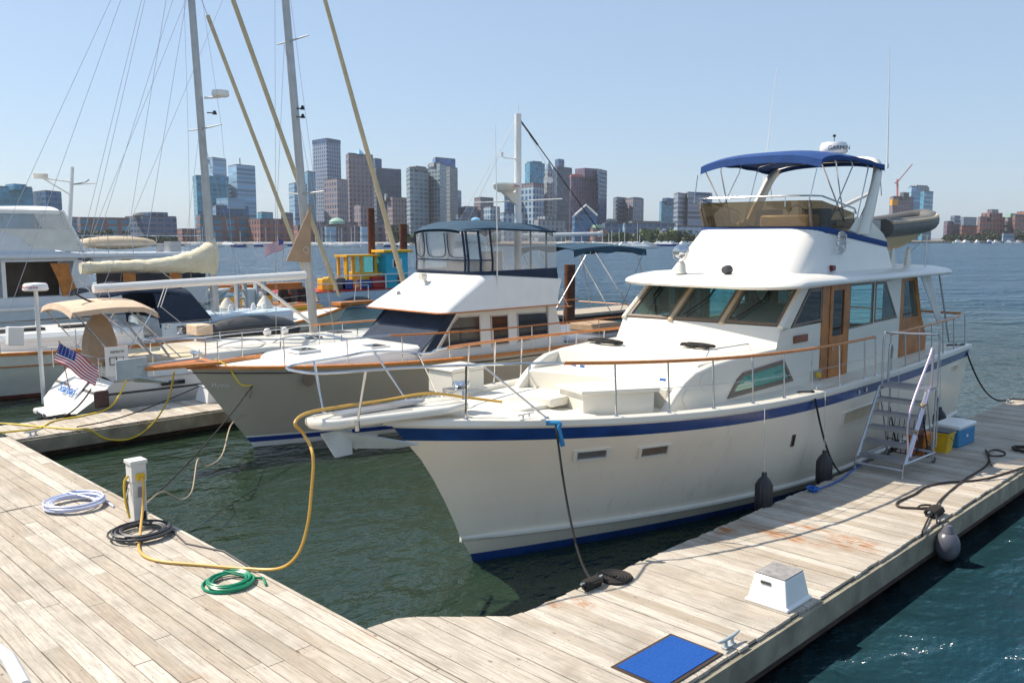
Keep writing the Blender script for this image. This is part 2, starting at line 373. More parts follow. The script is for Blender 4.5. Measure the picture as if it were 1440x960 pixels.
def text_part(name, body, size, m, parent, M, depth=0.004, label=None):
    cu = bpy.data.curves.new('t', 'FONT'); cu.body = body; cu.size = size; cu.extrude = depth; cu.align_x = 'CENTER'; cu.align_y = 'CENTER'
    to = bpy.data.objects.new('t', cu); C.objects.link(to); bpy.context.view_layer.update()
    me = bpy.data.meshes.new_from_object(to.evaluated_get(bpy.context.evaluated_depsgraph_get()))
    bpy.data.objects.remove(to); me.transform(M); me.materials.clear(); me.materials.append(MATS[m])
    o = bpy.data.objects.new(name, me); C.objects.link(o); o.parent = parent
    if label: o['label'] = label
    return o
def frame_M(o, xa, ya):
    """matrix putting text x along xa and text y along ya at point o"""
    xa = Vector(xa).normalized(); ya = Vector(ya); ya = (ya - xa * ya.dot(xa)).normalized(); za = xa.cross(ya)
    M = Matrix.Identity(4)
    for i in range(3): M[i][0] = xa[i]; M[i][1] = ya[i]; M[i][2] = za[i]; M[i][3] = o[i]
    return M

class Hull:
    """levels: (zb, zm, zs, xb, xs, B, p, st) from keel to sheer; x grows aft"""
    def __init__(s, levels, sm=0.55, n=44):
        s.L = levels; s.sm = sm; s.n = n
    def pt(s, k, u):
        zb, zm, zs, xb, xs, B, p, st = s.L[k]
        z = zm + (zb - zm) * (1 - u / 0.6) ** 2 if u < 0.6 else zm + (zs - zm) * ((u - 0.6) / 0.4) ** 2
        if u < s.sm: b = B * (1 - (1 - u / s.sm) ** p)
        else: b = B * (1 - (1 - st) * ((u - s.sm) / (1 - s.sm)) ** 2)
        return xb + (xs - xb) * u, b, z
    def us(s): return [(i / s.n) ** 1.5 if i / s.n < 0.0 else 0.35 * (i / s.n) ** 2 + 0.65 * (i / s.n) for i in range(s.n + 1)]
    def at(s, k, x):
        zb, zm, zs, xb, xs, B, p, st = s.L[k]
        u = min(max((x - xb) / (xs - xb), 0), 1); return s.pt(k, u)[1:]
    def build(s, parent, mats, matmap, name='hull', transom=0):
        mb = MB()
        for k in range(len(s.L) - 1):
            for sg in (-1, 1):
                r0 = [(x, sg * b, z) for x, b, z in (s.pt(k, u) for u in s.us())]
                r1 = [(x, sg * b, z) for x, b, z in (s.pt(k + 1, u) for u in s.us())]
                mb.grid([r0, r1], True, False, matmap[k])
            x0, b0, z0 = s.pt(k, 1); x1, b1, z1 = s.pt(k + 1, 1)
            mb.add([(x0, -b0, z0), (x0, b0, z0), (x1, b1, z1), (x1, -b1, z1)], [(0, 1, 2, 3)], False, transom if matmap[k] == 0 else matmap[k])
        return mb.build(name, mats, parent, angle=28)
    def deck(s, parent, m, dz=-0.07, inset=0.03, camber=0.05, name='deck', k=-1, u0=0.0):
        k = k % len(s.L); rows = []
        for u in s.us():
            if u < u0: continue
            x, b, z = s.pt(k, u); b = max(b - inset, 0.0)
            rows.append([(x, b * q, z + dz + camber * (1 - q * q) * min(1, b)) for q in (-1, -0.8, -0.4, 0, 0.4, 0.8, 1)])
        mb = MB(); mb.grid(rows, True); return mb.build(name, m, parent)
    def cap(s, parent, m, w0=0.04, w1=0.10, dz=0.03, name='cap_rail', k=-1, h=0.05, u1=1.0):
        k = k % len(s.L); mb = MB()
        for sg in (-1, 1):
            rows = []
            for u in s.us():
                if u > u1: continue
                x, b, z = s.pt(k, u); ws = min(1, b / 0.3)
                o, i = b + w0, max(b - w1 * ws, 0)
                rows.append([(x - (w0 if u == 0 else 0), sg * a, zz) for a, zz in ((o, z - h), (o, z + dz - 0.015), (o - 0.02, z + dz), (i + 0.02 * ws, z + dz), (i, z + dz - 0.015), (i, z - h))])
            mb.grid(rows, True, True, None, True)
        return mb.build(name, m, parent, angle=50)
def strip(parent, hull, k, off, hgt, m, name, u0=0.0, u1=1.0, dz=0.0, out=0.03):
    """a moulding running along hull level k on both sides"""
    mb = MB()
    for sg in (-1, 1):
        rows = []
        for u in hull.us():
            if u < u0 or u > u1: continue
            x, b, z = hull.pt(k, u); z += dz
            rows.append([(x - (out * .15 if u == 0 else 0), sg * (b - 0.02), z - hgt / 2), (x - (out * .15 if u == 0 else 0), sg * (b + out * min(1, .15 + u * 25)), z - hgt * .15), (x, sg * (b + out * min(1, .15 + u * 25)), z + hgt * .15), (x, sg * (b - 0.02), z + hgt / 2)])
        mb.grid(rows, True, True, None, True)
    return mb.build(name, m, parent, angle=50)

# ---------------------------------------------------------------- haze over the harbour
HAZE = 0.00011
mb = MB(); mb.box(-320, 2620, -320, 2620, -2.5, 150)
hm = bpy.data.materials.new('haze'); hm.use_nodes = True; MATS['haze'] = hm; ht = hm.node_tree
ht.nodes.remove(ht.nodes['Principled BSDF']); pv = ht.nodes.new('ShaderNodeVolumePrincipled')
pv.inputs['Color'].default_value = (.86, .92, 1, 1); pv.inputs['Density'].default_value = HAZE; pv.inputs['Anisotropy'].default_value = 0.2
ht.links.new(pv.outputs[0], ht.nodes['Material Output'].inputs['Volume'])
hz_ = mb.build('haze', 'haze'); tag(hz_, kind='stuff')

# ---------------------------------------------------------------- water and docks
mb = MB(); mb.add([(-300, -300, 0), (2600, -300, 0), (2600, 2600, 0), (-300, 2600, 0)], [(0, 1, 2, 3)])
o = mb.build('water', 'water'); tag(o, kind='structure')

ZD = 0.5
def plank_deck(outline_fn, xs, name, m, parent, th=0.04, seed=1, joints=None, mitre=None):
    """planks parallel to Y; outline_fn(x) -> list of (y0,y1) runs"""
    r = random.Random(seed); mb = MB()
    x0, x1 = xs; x = x0
    while x < x1 - 0.02:
        wd = min(0.185, x1 - x)
        for (a, b) in outline_fn(x + wd / 2):
            y = a
            while y < b - 0.01:
                ln = (b - y) if joints is None else min(b - y, r.uniform(*joints))
                if b - (y + ln) < 0.6: ln = b - y
                mb.t = min(1, max(0, r.gauss(0.5, 0.28)))
                dz = r.uniform(-0.004, 0.004); e = r.uniform(-0.012, 0.012) if joints is None else 0
                ya, yb = y + ln - 0.003 + e, y + ln - 0.003 + e
                if mitre and y + ln >= b - 1e-6: ya, yb = mitre(x, b) + r.uniform(-.02, .02), mitre(x + wd, b) + r.uniform(-.02, .02)
                g_ = r.uniform(.003, .007); q = [(x + g_, y + 0.003 + e), (x + wd - g_, y + 0.003 + e), (x + wd - g_, yb), (x + g_, ya)]
                mb.prism(q, ZD - th + dz, ZD + dz)
                y += ln
        x += wd
    return mb.build(name, m, parent, bevel=0.004)

d = thing('floating_dock', (5.2, 5.4, ZD), 'sunlit timber floating dock running along the right past the cream motor yacht', 'dock')
def out_right(x):
    if x < 5.67: return [(4.33, 7.40 + (5.67 - x) * 0.15)]
    if x < 6.56: return [(4.33, 6.52 + (6.56 - x) * 0.98)]
    return [(4.33, 6.52)]
plank_deck(out_right, (5.215, 25.1), 'deck_planks', 'planks_rusty', d, seed=4, mitre=lambda x, b: 6.52 if x >= 6.56 else (6.52 + (6.56 - x) * .98 if x >= 5.67 else 7.39 + (5.67 - x) * .15)).data.transform(Matrix.Translation((-5.2, -5.4, -ZD)))
mb = MB(); mb.box(5.23, 25.05, 4.27, 4.335, 0.16, ZD - 0.045); mb.box(6.6, 25.05, 6.515, 6.57, 0.2, ZD - 0.045); mb.box(25.05, 25.11, 4.27, 6.57, 0.2, ZD - 0.045)
mb.build('side_board', 'dock_side', d, world=True)
mb = MB(); mb.box(5.25, 25.05, 4.28, 4.36, 0.08, 0.16); mb.box(5.3, 25, 6.46, 6.5, 0.1, 0.3)
for i in range(9):
    mb.box(5.6 + i * 2.2, 7.2 + i * 2.2, 4.5, 6.35, -0.4, 0.30)
mb.hexa([(5.25, 7.3, .2), (5.3, 7.42, .2), (5.68, 7.36, .2), (6.6, 6.5, .2), (6.5, 6.4, .2)], [(5.25, 7.3, ZD - .05), (5.3, 7.42, ZD - .05), (5.68, 7.36, ZD - .05), (6.6, 6.5, ZD - .05), (6.5, 6.4, ZD - .05)])
mb.build('float_beam', 'dock_under', d, world=True)

d = thing('main_walkway', (0, 12, ZD), 'wide timber walkway in the left foreground with coiled hoses and a power pedestal', 'dock')
plank_deck(lambda x: [(-1.0, 14.68), (14.72, 20.3)], (-3.0, 5.2), 'deck_planks', 'planks', d, seed=9, joints=(2.4, 4.9)).data.transform(Matrix.Translation((0, -12, -ZD)))
mb = MB(); mb.box(5.14, 5.195, 7.5, 20.0, 0.16, ZD - 0.045); mb.build('side_board', 'dock_side', d, world=True)
mb = MB()
for i in range(7): mb.box(-2.5, 5.05, -0.6 + i * 3, 1.4 + i * 3, -0.4, 0.35)
mb.build('float_beam', 'dock_under', d, world=True)

d = thing('finger_dock', (8, 20.8, ZD), 'timber finger dock beside the white sailboat with its stern to us', 'dock')
plank_deck(lambda x: [(19.88 , 21.6)], (5.22, 17.0), 'deck_planks', 'planks', d, seed=21).data.transform(Matrix.Translation((-8, -20.8, -ZD)))
mb = MB(); mb.box(5.22, 17, 19.82, 19.875, 0.16, ZD - 0.045); mb.build('side_board', 'dock_side', d, world=True)
mb = MB(); mb.box(5.4, 17, 20.1, 21.5, -0.3, 0.3); mb.build('float_beam', 'dock_under', d, world=True)

# ================================================================ the cream motor yacht
Y = thing('motor_yacht', (8.2, 9.0, 0), 'large cream motor yacht with blue stripe and blue bimini, moored at the right dock', 'motor yacht', rz=math.atan(0.02))
YH = Hull([
    (-0.55, -0.6, -0.5, 0.9, 14.3, 1.3, 1.5, 0.9),
    (0.0, 0.0, 0.0, 0.0, 14.7, 2.08, 1.62, 0.93),
    (0.14, 0.12, 0.14, -0.06, 14.7, 2.12, 1.65, 0.93),
    (0.42, 0.30, 0.34, -0.24, 14.7, 2.17, 1.75, 0.94),
    (0.72, 0.60, 0.64, -0.38, 14.72, 2.20, 1.9, 0.95),
    (1.05, 0.92, 0.96, -0.55, 14.74, 2.23, 2.1, 0.955),
    (1.38, 1.20, 1.26, -0.74, 14.76, 2.26, 2.3, 0.96),
    (1.72, 1.46, 1.54, -0.97, 14.78, 2.29, 2.5, 0.96),
    (2.02, 1.69, 1.78, -1.24, 14.80, 2.32, 2.75, 0.96),
    (2.22, 1.865, 1.95, -1.42, 14.82, 2.34, 2.85, 0.96),
    (2.31, 1.95, 2.03, -1.50, 14.82, 2.345, 2.9, 0.96)])
YH.build(Y, ['hullcream', 'bottom', 'blue_stripe', 'gelcoat'], [1, 2, 0, 0, 0, 0, 0, 0, 2, 3])
YH.cap(Y, 'gelcoat', 0.05, 0.14, 0.05, h=0.04)
YH.deck(Y, 'decknonskid', dz=-0.03, inset=0.02, camber=0.06)
strip(Y, YH, 3, 0, 0.12, 'gelcoat', 'spray_rail', out=0.07)
strip(Y, YH, 5, 0, 0.02, 'hullcream', 'hull_seam', dz=0.16, out=0.012)
HW = 1.62
def ywin(name, pts, th, frame, gl, parent, fw=0.06, normal=1, bev=0.0):
    """a window: frame ring round the polygon pts and a pane inside it"""
    P = [Vector(p) for p in pts]; n = (P[1] - P[0]).cross(P[-1] - P[0]).normalized() * normal
    c = sum(P, Vector()) / len(P)
    inn = []
    for i, p in enumerate(P):
        a = (P[i - 1] - p).normalized(); b = (P[(i + 1) % len(P)] - p).normalized()
        s_ = max(a.cross(b).length, 0.3); inn.append(p + (a + b) * (fw / s_))
    mb = MB(); k = len(P)
    o0 = [p + n * th for p in P]; i0 = [p + n * th for p in inn]; ib = [p - n * 0.01 for p in inn]; ob = [p - n * 0.02 for p in P]
    vs = o0 + i0 + ib + ob
    fs = []
    for i in range(k):
        j = (i + 1) % k
        fs += [(i, j, k + j, k + i), (k + i, k + j, 2 * k + j, 2 * k + i), (3 * k + i, 3 * k + j, j, i), (2 * k + i, 2 * k + j, 3 * k + j, 3 * k + i)]
    mb.add(vs, fs); f = mb.build(name, frame, parent)
    mb = MB(); q = [p + n * 0.004 for p in inn]; mb.add(q, [tuple(range(len(q)))]); mb.build('pane', gl, f)
    return f
# lower cabin sides with the swept wings round the bow cockpit
prof = [(2.42, 2.0), (2.55, 2.12), (2.75, 2.3), (3.0, 2.47), (3.3, 2.59), (3.8, 2.66), (4.6, 2.70), (5.95, 2.73)]
LW = [(4.25, 2.05), (4.55, 2.40), (6.2, 2.50), (6.6, 2.07)]     # lower window x,z
for sg in (-1, 1):
    y0, y1 = (-HW, -HW + 0.16) if sg < 0 else (HW - 0.16, HW)
    mb = MB(); mb.prism_y(prof + [(5.95, 1.9), (2.42, 1.85)], y0, y1)
    w_ = mb.build('cockpit_wing', 'gelcoat', Y, bevel=0.045)
mb = MB()
# trunk body: top, front (seat back), starboard and port walls behind the wings
mb.hexa([(3.45, -1.46, 2.3), (3.75, 0, 2.3), (3.45, 1.46, 2.3), (6.6, 1.46, 2.3), (6.6, -1.46, 2.3)],
        [(3.6, -1.465, 2.665), (3.9, 0, 2.70), (3.6, 1.465, 2.665), (6.6, 1.465, 2.75), (6.6, -1.465, 2.75)])
mb.build('trunk_top', 'decknonskid', Y, bevel=0.03)
mb = MB(); mb.hexa([(2.75, -1.45, 2.05), (3.0, 0, 2.05), (2.75, 1.45, 2.05), (3.9, 1.45, 2.05), (3.9, -1.45, 2.05)],
                   [(2.75, -1.45, 2.38), (3.0, 0, 2.40), (2.75, 1.45, 2.38), (3.9, 1.45, 2.40), (3.9, -1.45, 2.40)])
mb.build('cockpit_bench', 'gelcoat', Y, bevel=0.03)
# house side walls (open behind the windows), deck level to roof
ZR = 3.83
def side_wall(sg):
    y0, y1 = (-HW, -HW + 0.05) if sg < 0 else (HW - 0.05, HW)
    fx = 0.0 if sg < 0 else -0.3
    mb = MB()
    def q(a, b, c, d_): mb.prism_y([a, b, c, d_], y0, y1)
    q((5.9, 1.9), (7.98, 1.85), (7.98, 2.78), (5.9, 2.73))
    mb.prism_y([(5.9 + fx, 2.73), (7.98, 2.78), (7.98, 3.07), (6.42, 3.05), (6.15 + fx, 3.08)], y0, y1)
    mb.prism_y([(6.0 + fx, 3.0), (6.42, 3.05), (7.12, 3.74), (7.12, ZR), (6.9 + fx, ZR)], y0, y1)
    q((7.12, 3.74), (7.98, 3.74), (7.98, ZR), (7.12, ZR))
    q((8.97, 1.78), (11.78, 1.75), (11.78, 2.90), (8.97, 2.84))
    q((8.97, 3.76), (11.2, 3.74), (11.2, ZR), (8.97, ZR))
    q((10.83, 3.74), (11.78, 3.74), (11.78, ZR), (10.83, ZR))
    mb.prism_y([(11.62, 2.88), (11.78, 2.88), (11.78, 3.74), (10.86, 3.74)], y0, y1)
    mb.prism_y([(10.22, 2.86), (10.30, 2.86), (10.30, 3.75), (10.22, 3.75)], y0, y1)
    return mb.build('house_side', 'gelcoat', Y)
for sg in (-1, 1):
    ws_ = side_wall(sg); yy = sg * (HW + 0.0)
    ywin('side_window', [(6.46, yy, 3.06), (7.68, yy, 3.10), (7.68, yy, 3.73), (7.14, yy, 3.73)], 0.015, 'frame_bronze', 'glass_dark', Y, 0.05, sg * -1)
    ywin('side_window', [(8.98, yy, 2.84), (10.22, yy, 2.87), (10.22, yy, 3.75), (8.98, yy, 3.76)], 0.012, 'frame_bronze', 'glass_teal', Y, 0.035, sg * -1)
    ywin('side_window', [(10.30, yy, 2.88), (11.60, yy, 2.90), (10.85, yy, 3.74), (10.30, yy, 3.74)], 0.012, 'frame_bronze', 'glass_teal', Y, 0.05, sg * -1)
    # varnished door
    mb = MB(); ya, yb = sorted((sg * (HW - 0.03), sg * (HW + 0.02)))
    mb.box(7.70, 8.02, ya, yb, 1.8, ZR); mb.box(8.80, 8.97, ya, yb, 1.76, ZR)
    f = mb.build('door_frame', 'varnish', Y, bevel=0.008)
    mb = MB(); ya, yb = sorted((sg * (HW - 0.02), sg * (HW + 0.035)))
    mb.box(8.03, 8.15, ya, yb, 1.82, 3.76); mb.box(8.67, 8.79, ya, yb, 1.82, 3.76); mb.box(8.15, 8.67, ya, yb, 1.82, 1.96); mb.box(8.15, 8.67, ya, yb, 2.62, 2.76); mb.box(8.15, 8.67, ya, yb, 3.66, 3.76)
    mb.box(8.15, 8.67, ya + 0.012, yb - 0.012, 1.96, 2.62)
    dr = mb.build('door', 'varnish', Y, bevel=0.006)
    mb = MB(); ya, yb = sorted((sg * (HW + 0.001), sg * (HW + 0.009))); mb.box(8.15, 8.67, ya, yb, 2.76, 3.66); mb.build('pane', 'glass_dark', dr)
    mb = MB(); mb.tube([(8.08, sg * (HW + .035), 2.62), (8.08, sg * (HW + .08), 2.62), (8.08, sg * (HW + .08), 2.5)], 0.012); mb.build('handle', 'chrome', dr)
    # lower trapezoid window
    ywin('lower_window', [(LW[0][0], sg * (HW + .002), LW[0][1]), (LW[3][0], sg * (HW + .002), LW[3][1]), (LW[2][0], sg * (HW + .002), LW[2][1]), (4.75, sg * (HW + .002), 2.43), (4.55, sg * (HW + .002), 2.34)], 0.02, 'frame_bronze', 'glass_teal', Y, 0.07, sg * -1)
    for (px, pz) in ((3.55, 2.42), (3.05, 2.22)):
        mb = MB(); mb.lathe([(0.001, -0.012), (0.13, -0.012), (0.14, 0.0), (0.12, 0.012), (0.001, 0.014)], (px, sg * (HW + 0.004), pz), axis='y'); mb.build('porthole_cover', 'gelcoat', Y)
    mb = MB(); mb.box(4.7, 6.1, *sorted((sg * (HW - .25), sg * (HW - .17))), 2.0, 2.45); mb.build('cabin_curtain', 'interior_dark', Y)
    # varnished aft wing door with its window
    y2 = sg * HW; ya, yb = sorted((sg * (HW - .04), sg * HW))
    mb = MB(); mb.prism_y([(11.79, 1.76), (13.55, 1.80), (13.55, 2.35), (13.15, 2.86), (11.79, 2.86)], ya, yb); mb.prism_y([(11.79, 2.86), (11.98, 2.86), (11.98, ZR), (11.79, ZR)], ya, yb)
    mb.prism_y([(12.95, 2.86), (13.17, 2.86), (12.72, ZR), (12.55, ZR)], ya, yb); mb.prism_y([(11.98, 3.70), (12.62, 3.70), (12.62, ZR), (11.98, ZR)], ya, yb)
    wd_ = mb.build('aft_wing_panel', 'varnish', Y)
    mb = MB(); ya, yb = sorted((sg * (HW - .025), sg * (HW - .018))); mb.prism_y([(11.98, 2.86), (12.95, 2.86), (12.58, 3.70), (11.98, 3.70)], ya, yb); mb.build('pane', 'glass_teal', wd_)
    mb = MB(); rows = []
    for i in range(9):
        v = i / 8; rows.append([((12.62 + 0.95 * v) + (0.62 - 0.12 * v) * u + 0.0, sg * (HW + 0.12 + 0.03 * math.sin(u * 9 + v * 2) + 0.12 * v), 3.80 - 1.22 * v + 0.05 * math.sin(3 * u) - (0.35 * max(0, v - .8) * u)) for u in [j / 8 for j in range(9)]])
    mb.grid(rows); mb.grid([[(a, b + 0.012, c) for a, b, c in r] for r in rows]); mb.build('aft_curtain', 'canvas_white', Y)
# windshield: lower slope, three panes, posts
zb_, zt_ = 3.10, 3.76
A0, A1 = Vector((6.10, -HW + .04, zb_)), Vector((5.75, HW - .04, zb_))       # bottom line port, starboard
B0, B1 = Vector((6.98, -HW + .10, zt_)), Vector((6.55, HW - .10, zt_))       # top line
mb = MB(); mb.slab([(5.88, -HW + .0, 2.68), (5.5, HW - .0, 2.68), tuple(A1 + Vector((0.0, .04, 0))), tuple(A0 + Vector((0.0, -.04, 0)))], 0.05)
mb.slab([tuple(B0), tuple(B1), (B1.x + .12, B1.y, ZR), (B0.x + .12, B0.y, ZR)], 0.05)
mb.build('windshield_base', 'gelcoat', Y, bevel=0.01)
def wsp(u, v, off=0.0):
    a = A0.lerp(A1, u); b = B0.lerp(B1, u); return a.lerp(b, v) + Vector((-0.72, -0.05, 0.69)) * off
cuts = [(0.01, 0.335), (0.365, 0.67), (0.695, 0.985)]
for (u0, u1) in cuts:
    ywin('windshield_window', [wsp(u0, 0.02), wsp(u1, 0.02), wsp(u1, 0.97), wsp(u0, 0.97)], 0.03, 'frame_bronze', 'glass_teal', Y, 0.055, -1)
for i, u in enumerate((-0.005, 0.35, 0.6825, 1.005)):
    mb = MB(); mb.tube([wsp(u, -0.03, 0.0), wsp(u, 1.04, 0.0)], 0.055, 8); mb.build('windshield_post', 'gelcoat' if i in (0, 3) else 'beige', Y)
for u, du in ((0.17, 0.10), (0.52, 0.09), (0.90, -0.1)):
    mb = MB(); mb.tube([wsp(u, 1.02, .05), wsp(u, 0.60, .06)], 0.014); mb.tube([wsp(u - .01, 1.02, .05), wsp(u - .01, 0.60, .06)], 0.008); mb.tube([wsp(u, .62, .05), wsp(u + du, 0.12, .05)], 0.012)
    mb.build('windshield_wiper', 'black', Y)
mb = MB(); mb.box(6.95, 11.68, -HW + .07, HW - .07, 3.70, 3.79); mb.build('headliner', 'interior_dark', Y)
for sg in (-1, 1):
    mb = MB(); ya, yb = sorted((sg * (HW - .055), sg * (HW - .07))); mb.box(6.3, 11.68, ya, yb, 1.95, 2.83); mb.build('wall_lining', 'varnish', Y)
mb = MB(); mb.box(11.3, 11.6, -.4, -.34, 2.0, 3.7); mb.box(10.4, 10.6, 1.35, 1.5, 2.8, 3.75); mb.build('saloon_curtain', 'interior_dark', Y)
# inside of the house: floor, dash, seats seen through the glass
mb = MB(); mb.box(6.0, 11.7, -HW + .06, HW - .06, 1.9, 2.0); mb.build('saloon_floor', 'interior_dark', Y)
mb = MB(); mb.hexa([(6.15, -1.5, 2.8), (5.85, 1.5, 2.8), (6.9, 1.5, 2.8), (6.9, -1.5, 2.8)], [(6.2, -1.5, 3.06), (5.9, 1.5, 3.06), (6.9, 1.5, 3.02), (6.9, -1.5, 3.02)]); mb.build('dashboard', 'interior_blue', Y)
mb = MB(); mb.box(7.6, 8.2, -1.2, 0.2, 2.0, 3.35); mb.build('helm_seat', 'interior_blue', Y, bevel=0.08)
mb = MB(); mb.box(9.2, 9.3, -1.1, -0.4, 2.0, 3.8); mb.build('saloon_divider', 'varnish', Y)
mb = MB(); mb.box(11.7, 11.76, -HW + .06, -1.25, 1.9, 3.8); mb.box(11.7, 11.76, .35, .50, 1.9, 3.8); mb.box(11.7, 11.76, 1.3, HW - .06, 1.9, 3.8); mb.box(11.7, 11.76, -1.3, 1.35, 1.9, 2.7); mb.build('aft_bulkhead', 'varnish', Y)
# roof
rings = []
for z, ins in ((3.80, 0.10), (3.815, 0.02), (3.86, 0.0), (3.91, 0.03), (3.96, 0.14), (4.0, 0.35), (4.03, 0.7)):
    row = []
    for (x, y, _) in rrect(5.62 + ins * 1.2, 14.75 - ins, 1.95 - ins, 0.9 - ins * .4, 8, rb=0.7 - ins * .4):
        f_ = max(0, 1 - (x - 5.62) / 1.2)
        row.append((x, y, z - 0.05 * f_ + 0.0))
    rings.append(row)
mb = MB(); mb.grid(rings, True, True, None, True); mb.build('hardtop_roof', 'white_warm', Y, angle=60)
# flybridge fascia
rings = []
for k in range(9):
    t_ = k / 8; x0 = 6.72 + 1.12 * t_; hw = 1.47 - 0.10 * t_; row = []
    for (x, y, _) in rrect(x0, 11.85 - 0.25 * t_, hw, 0.62 - .05 * t_, 9, rb=0.25):
        top = 4.87 - 0.34 * max(0, (x - 8.8) / 2.9) ** 1.3
        row.append((x, y, 3.97 + (top - 3.97) * t_))
    rings.append(row)
mb = MB(); mb.grid(rings, True, True); mb.build('flybridge_fascia', 'white_warm', Y, angle=60)
mb = MB(); outer = rings[-1]
cx_ = lambda p, o_, dz: (p[0] + (p[0] - 9.6) * o_ / 2.0, p[1] * (1 + o_), p[2] + dz)
mb.grid([[cx_(p, 0.02, -0.10) for p in outer], [cx_(p, 0.026, -0.06) for p in outer], [cx_(p, 0.02, 0.015) for p in outer], [cx_(p, -0.03, 0.03) for p in outer], [cx_(p, -0.06, 0.0) for p in outer]], True, True)
mb.build('flybridge_band', 'canvas_blue', Y, angle=60)
mb = MB(); mb.add([cx_(p, -0.03, -0.12) for p in outer], [tuple(range(len(outer)))]); mb.build('flybridge_floor', 'beige', Y)
# raised coaming either side aft of the screen
for sg in (-1, 1):
    mb = MB(); mb.prism_y([(9.55, 4.82), (9.9, 5.12), (10.6, 5.05), (11.35, 4.78), (11.7, 4.52), (10.5, 4.66)], sg * 1.30 - .03, sg * 1.30 + .03); mb.build('side_coaming', 'gelcoat', Y, bevel=0.02)
# tinted wind screen
def scr(y_front=7.72, n=7):
    bot = []; 
    pts = rrect(7.86, 13, 1.30, 0.5, n)
    pts = [p for p in pts if p[0] < 9.9 + 1e-6]
    pts = [(9.85, 1.30, 0)] + [p for p in pts if p[0] < 9.8] + [(9.85, -1.30, 0)]
    return pts
sp = scr(); bot = []; top = []
for (x, y, _) in sp:
    b_ = Vector((x, y, 4.87)); q = max(0, (x - 8.9) / 1.0)
    bot.append(b_); top.append(Vector((x - 0.22 * (1 - q * .3), y * 1.03, 5.40 - 0.22 * q)))
mb = MB(); mb.grid([bot, top], False); mb.grid([[p + Vector((0.008, 0, 0)) for p in bot], [p + Vector((0.008, 0, 0)) for p in top]], False)
wsn = mb.build('flybridge_windscreen', 'glass_smoke', Y)
mid = [i for i, p in enumerate(sp) if abs(abs(p[1]) - 1.12) < 0.12 and p[0] < 8.3]
for i in (min(range(len(sp)), key=lambda k: abs(sp[k][1] - 1.22) + abs(sp[k][0] - 8.0)), min(range(len(sp)), key=lambda k: abs(sp[k][1] + 1.22) + abs(sp[k][0] - 8.0))):
    mb = MB(); mb.tube([bot[i], top[i]], 0.035, 6); mb.build('screen_post', 'frame_bronze', wsn)
mb = MB(); rail = [p + Vector((0, 0, 0.09)) for p in top]; mb.tube([rail[0] + Vector((0.1, 0, -.1))] + rail + [rail[-1] + Vector((0.1, 0, -.1))], 0.018)
for i in range(1, len(rail), 4): mb.tube([top[i] - Vector((0, 0, .12)), rail[i]], 0.01, 5)
mb.build('screen_rail', 'chrome', Y)
# flybridge console, seats
mb = MB(); mb.box(8.35, 8.85, -1.0, 0.1, 4.6, 5.15); mb.build('flybridge_console', 'gelcoat', Y, bevel=0.06)
mb = MB(); mb.tube([(8.9 + .05 * math.cos(a), -.45 + .2 * math.cos(a), 5.15 + .2 * math.sin(a)) for a in [R(30 * i) for i in range(12)]], 0.014, 6, closed=True); mb.build('steering_wheel', 'chrome', Y)
for sy in (-0.5, 0.6):
    mb = MB(); mb.box(9.25, 9.75, sy - .32, sy + .32, 4.7, 4.95); mb.box(9.68, 9.8, sy - .32, sy + .32, 4.95, 5.3); mb.build('flybridge_seat', 'canvas_blue', Y, bevel=0.04)
mb = MB(); mb.box(10.2, 10.9, -.9, 1.1, 4.6, 4.95); mb.build('flybridge_bench', 'beige', Y, bevel=0.04)
# radar arch
mb = MB(); sec = []
path = [(10.15, -1.36, 4.75), (10.55, -1.33, 5.4), (11.0, -1.26, 6.05), (11.28, -1.12, 6.32), (11.4, -.85, 6.42), (11.42, 0, 6.44), (11.4, .85, 6.42), (11.28, 1.12, 6.32), (11.0, 1.26, 6.05), (10.55, 1.33, 5.4), (10.15, 1.36, 4.75)]
path = spline(path, 5); rows = []
for i, p in enumerate(path):
    t_ = (path[min(i + 1, len(path) - 1)] - path[max(i - 1, 0)]).normalized(); fw = Vector((1, 0, 0)); nr = t_.cross(fw).normalized()
    wx = 0.17 + 0.10 * max(0, (5.8 - p.z)); th = 0.055
    rows.append([tuple(p + fw * a + nr * b) for a, b in ((-wx, -th * .5), (-wx * .8, -th), (wx * .8, -th), (wx, -th * .5), (wx, th * .5), (wx * .8, th), (-wx * .8, th), (-wx, th * .5))])
mb.grid(rows, True, True, None, True); mb.build('radar_arch', 'gelcoat', Y, angle=60)
# bimini top
BX0, BX1, BW = 8.05, 11.2, 1.34
def bim(x, y):
    u = (x - BX0) / (BX1 - BX0); v = abs(y) / BW
    return 6.26 + 0.15 * (1 - v ** 3) + 0.07 * math.sin(math.pi * min(1, u * 1.05)) - 0.09 * max(0, (.14 - u) / .14) ** 2 + 0.008 * math.cos(u * math.pi * 8)
rows = []; nx, ny = 26, 18
for i in range(nx + 1):
    x = BX0 + (BX1 - BX0) * i / nx
    rows.append([(x, BW * (1.0), bim(x, BW) - .08)] + [(x, BW * (1 - 2 * j / ny), bim(x, BW * (1 - 2 * j / ny))) for j in range(ny + 1)] + [(x, -BW, bim(x, BW) - .08)])
rows = [[(a - .01, b, c - .14) for a, b, c in rows[0]]] + rows + [[(a + .01, b, c - .12) for a, b, c in rows[-1]]]
mb = MB(); mb.grid(rows); mb.grid([[(a, b * .995, c - 0.012) for a, b, c in r] for r in rows]); mb.build('bimini_top', 'canvas_blue', Y, angle=50)
mb = MB()
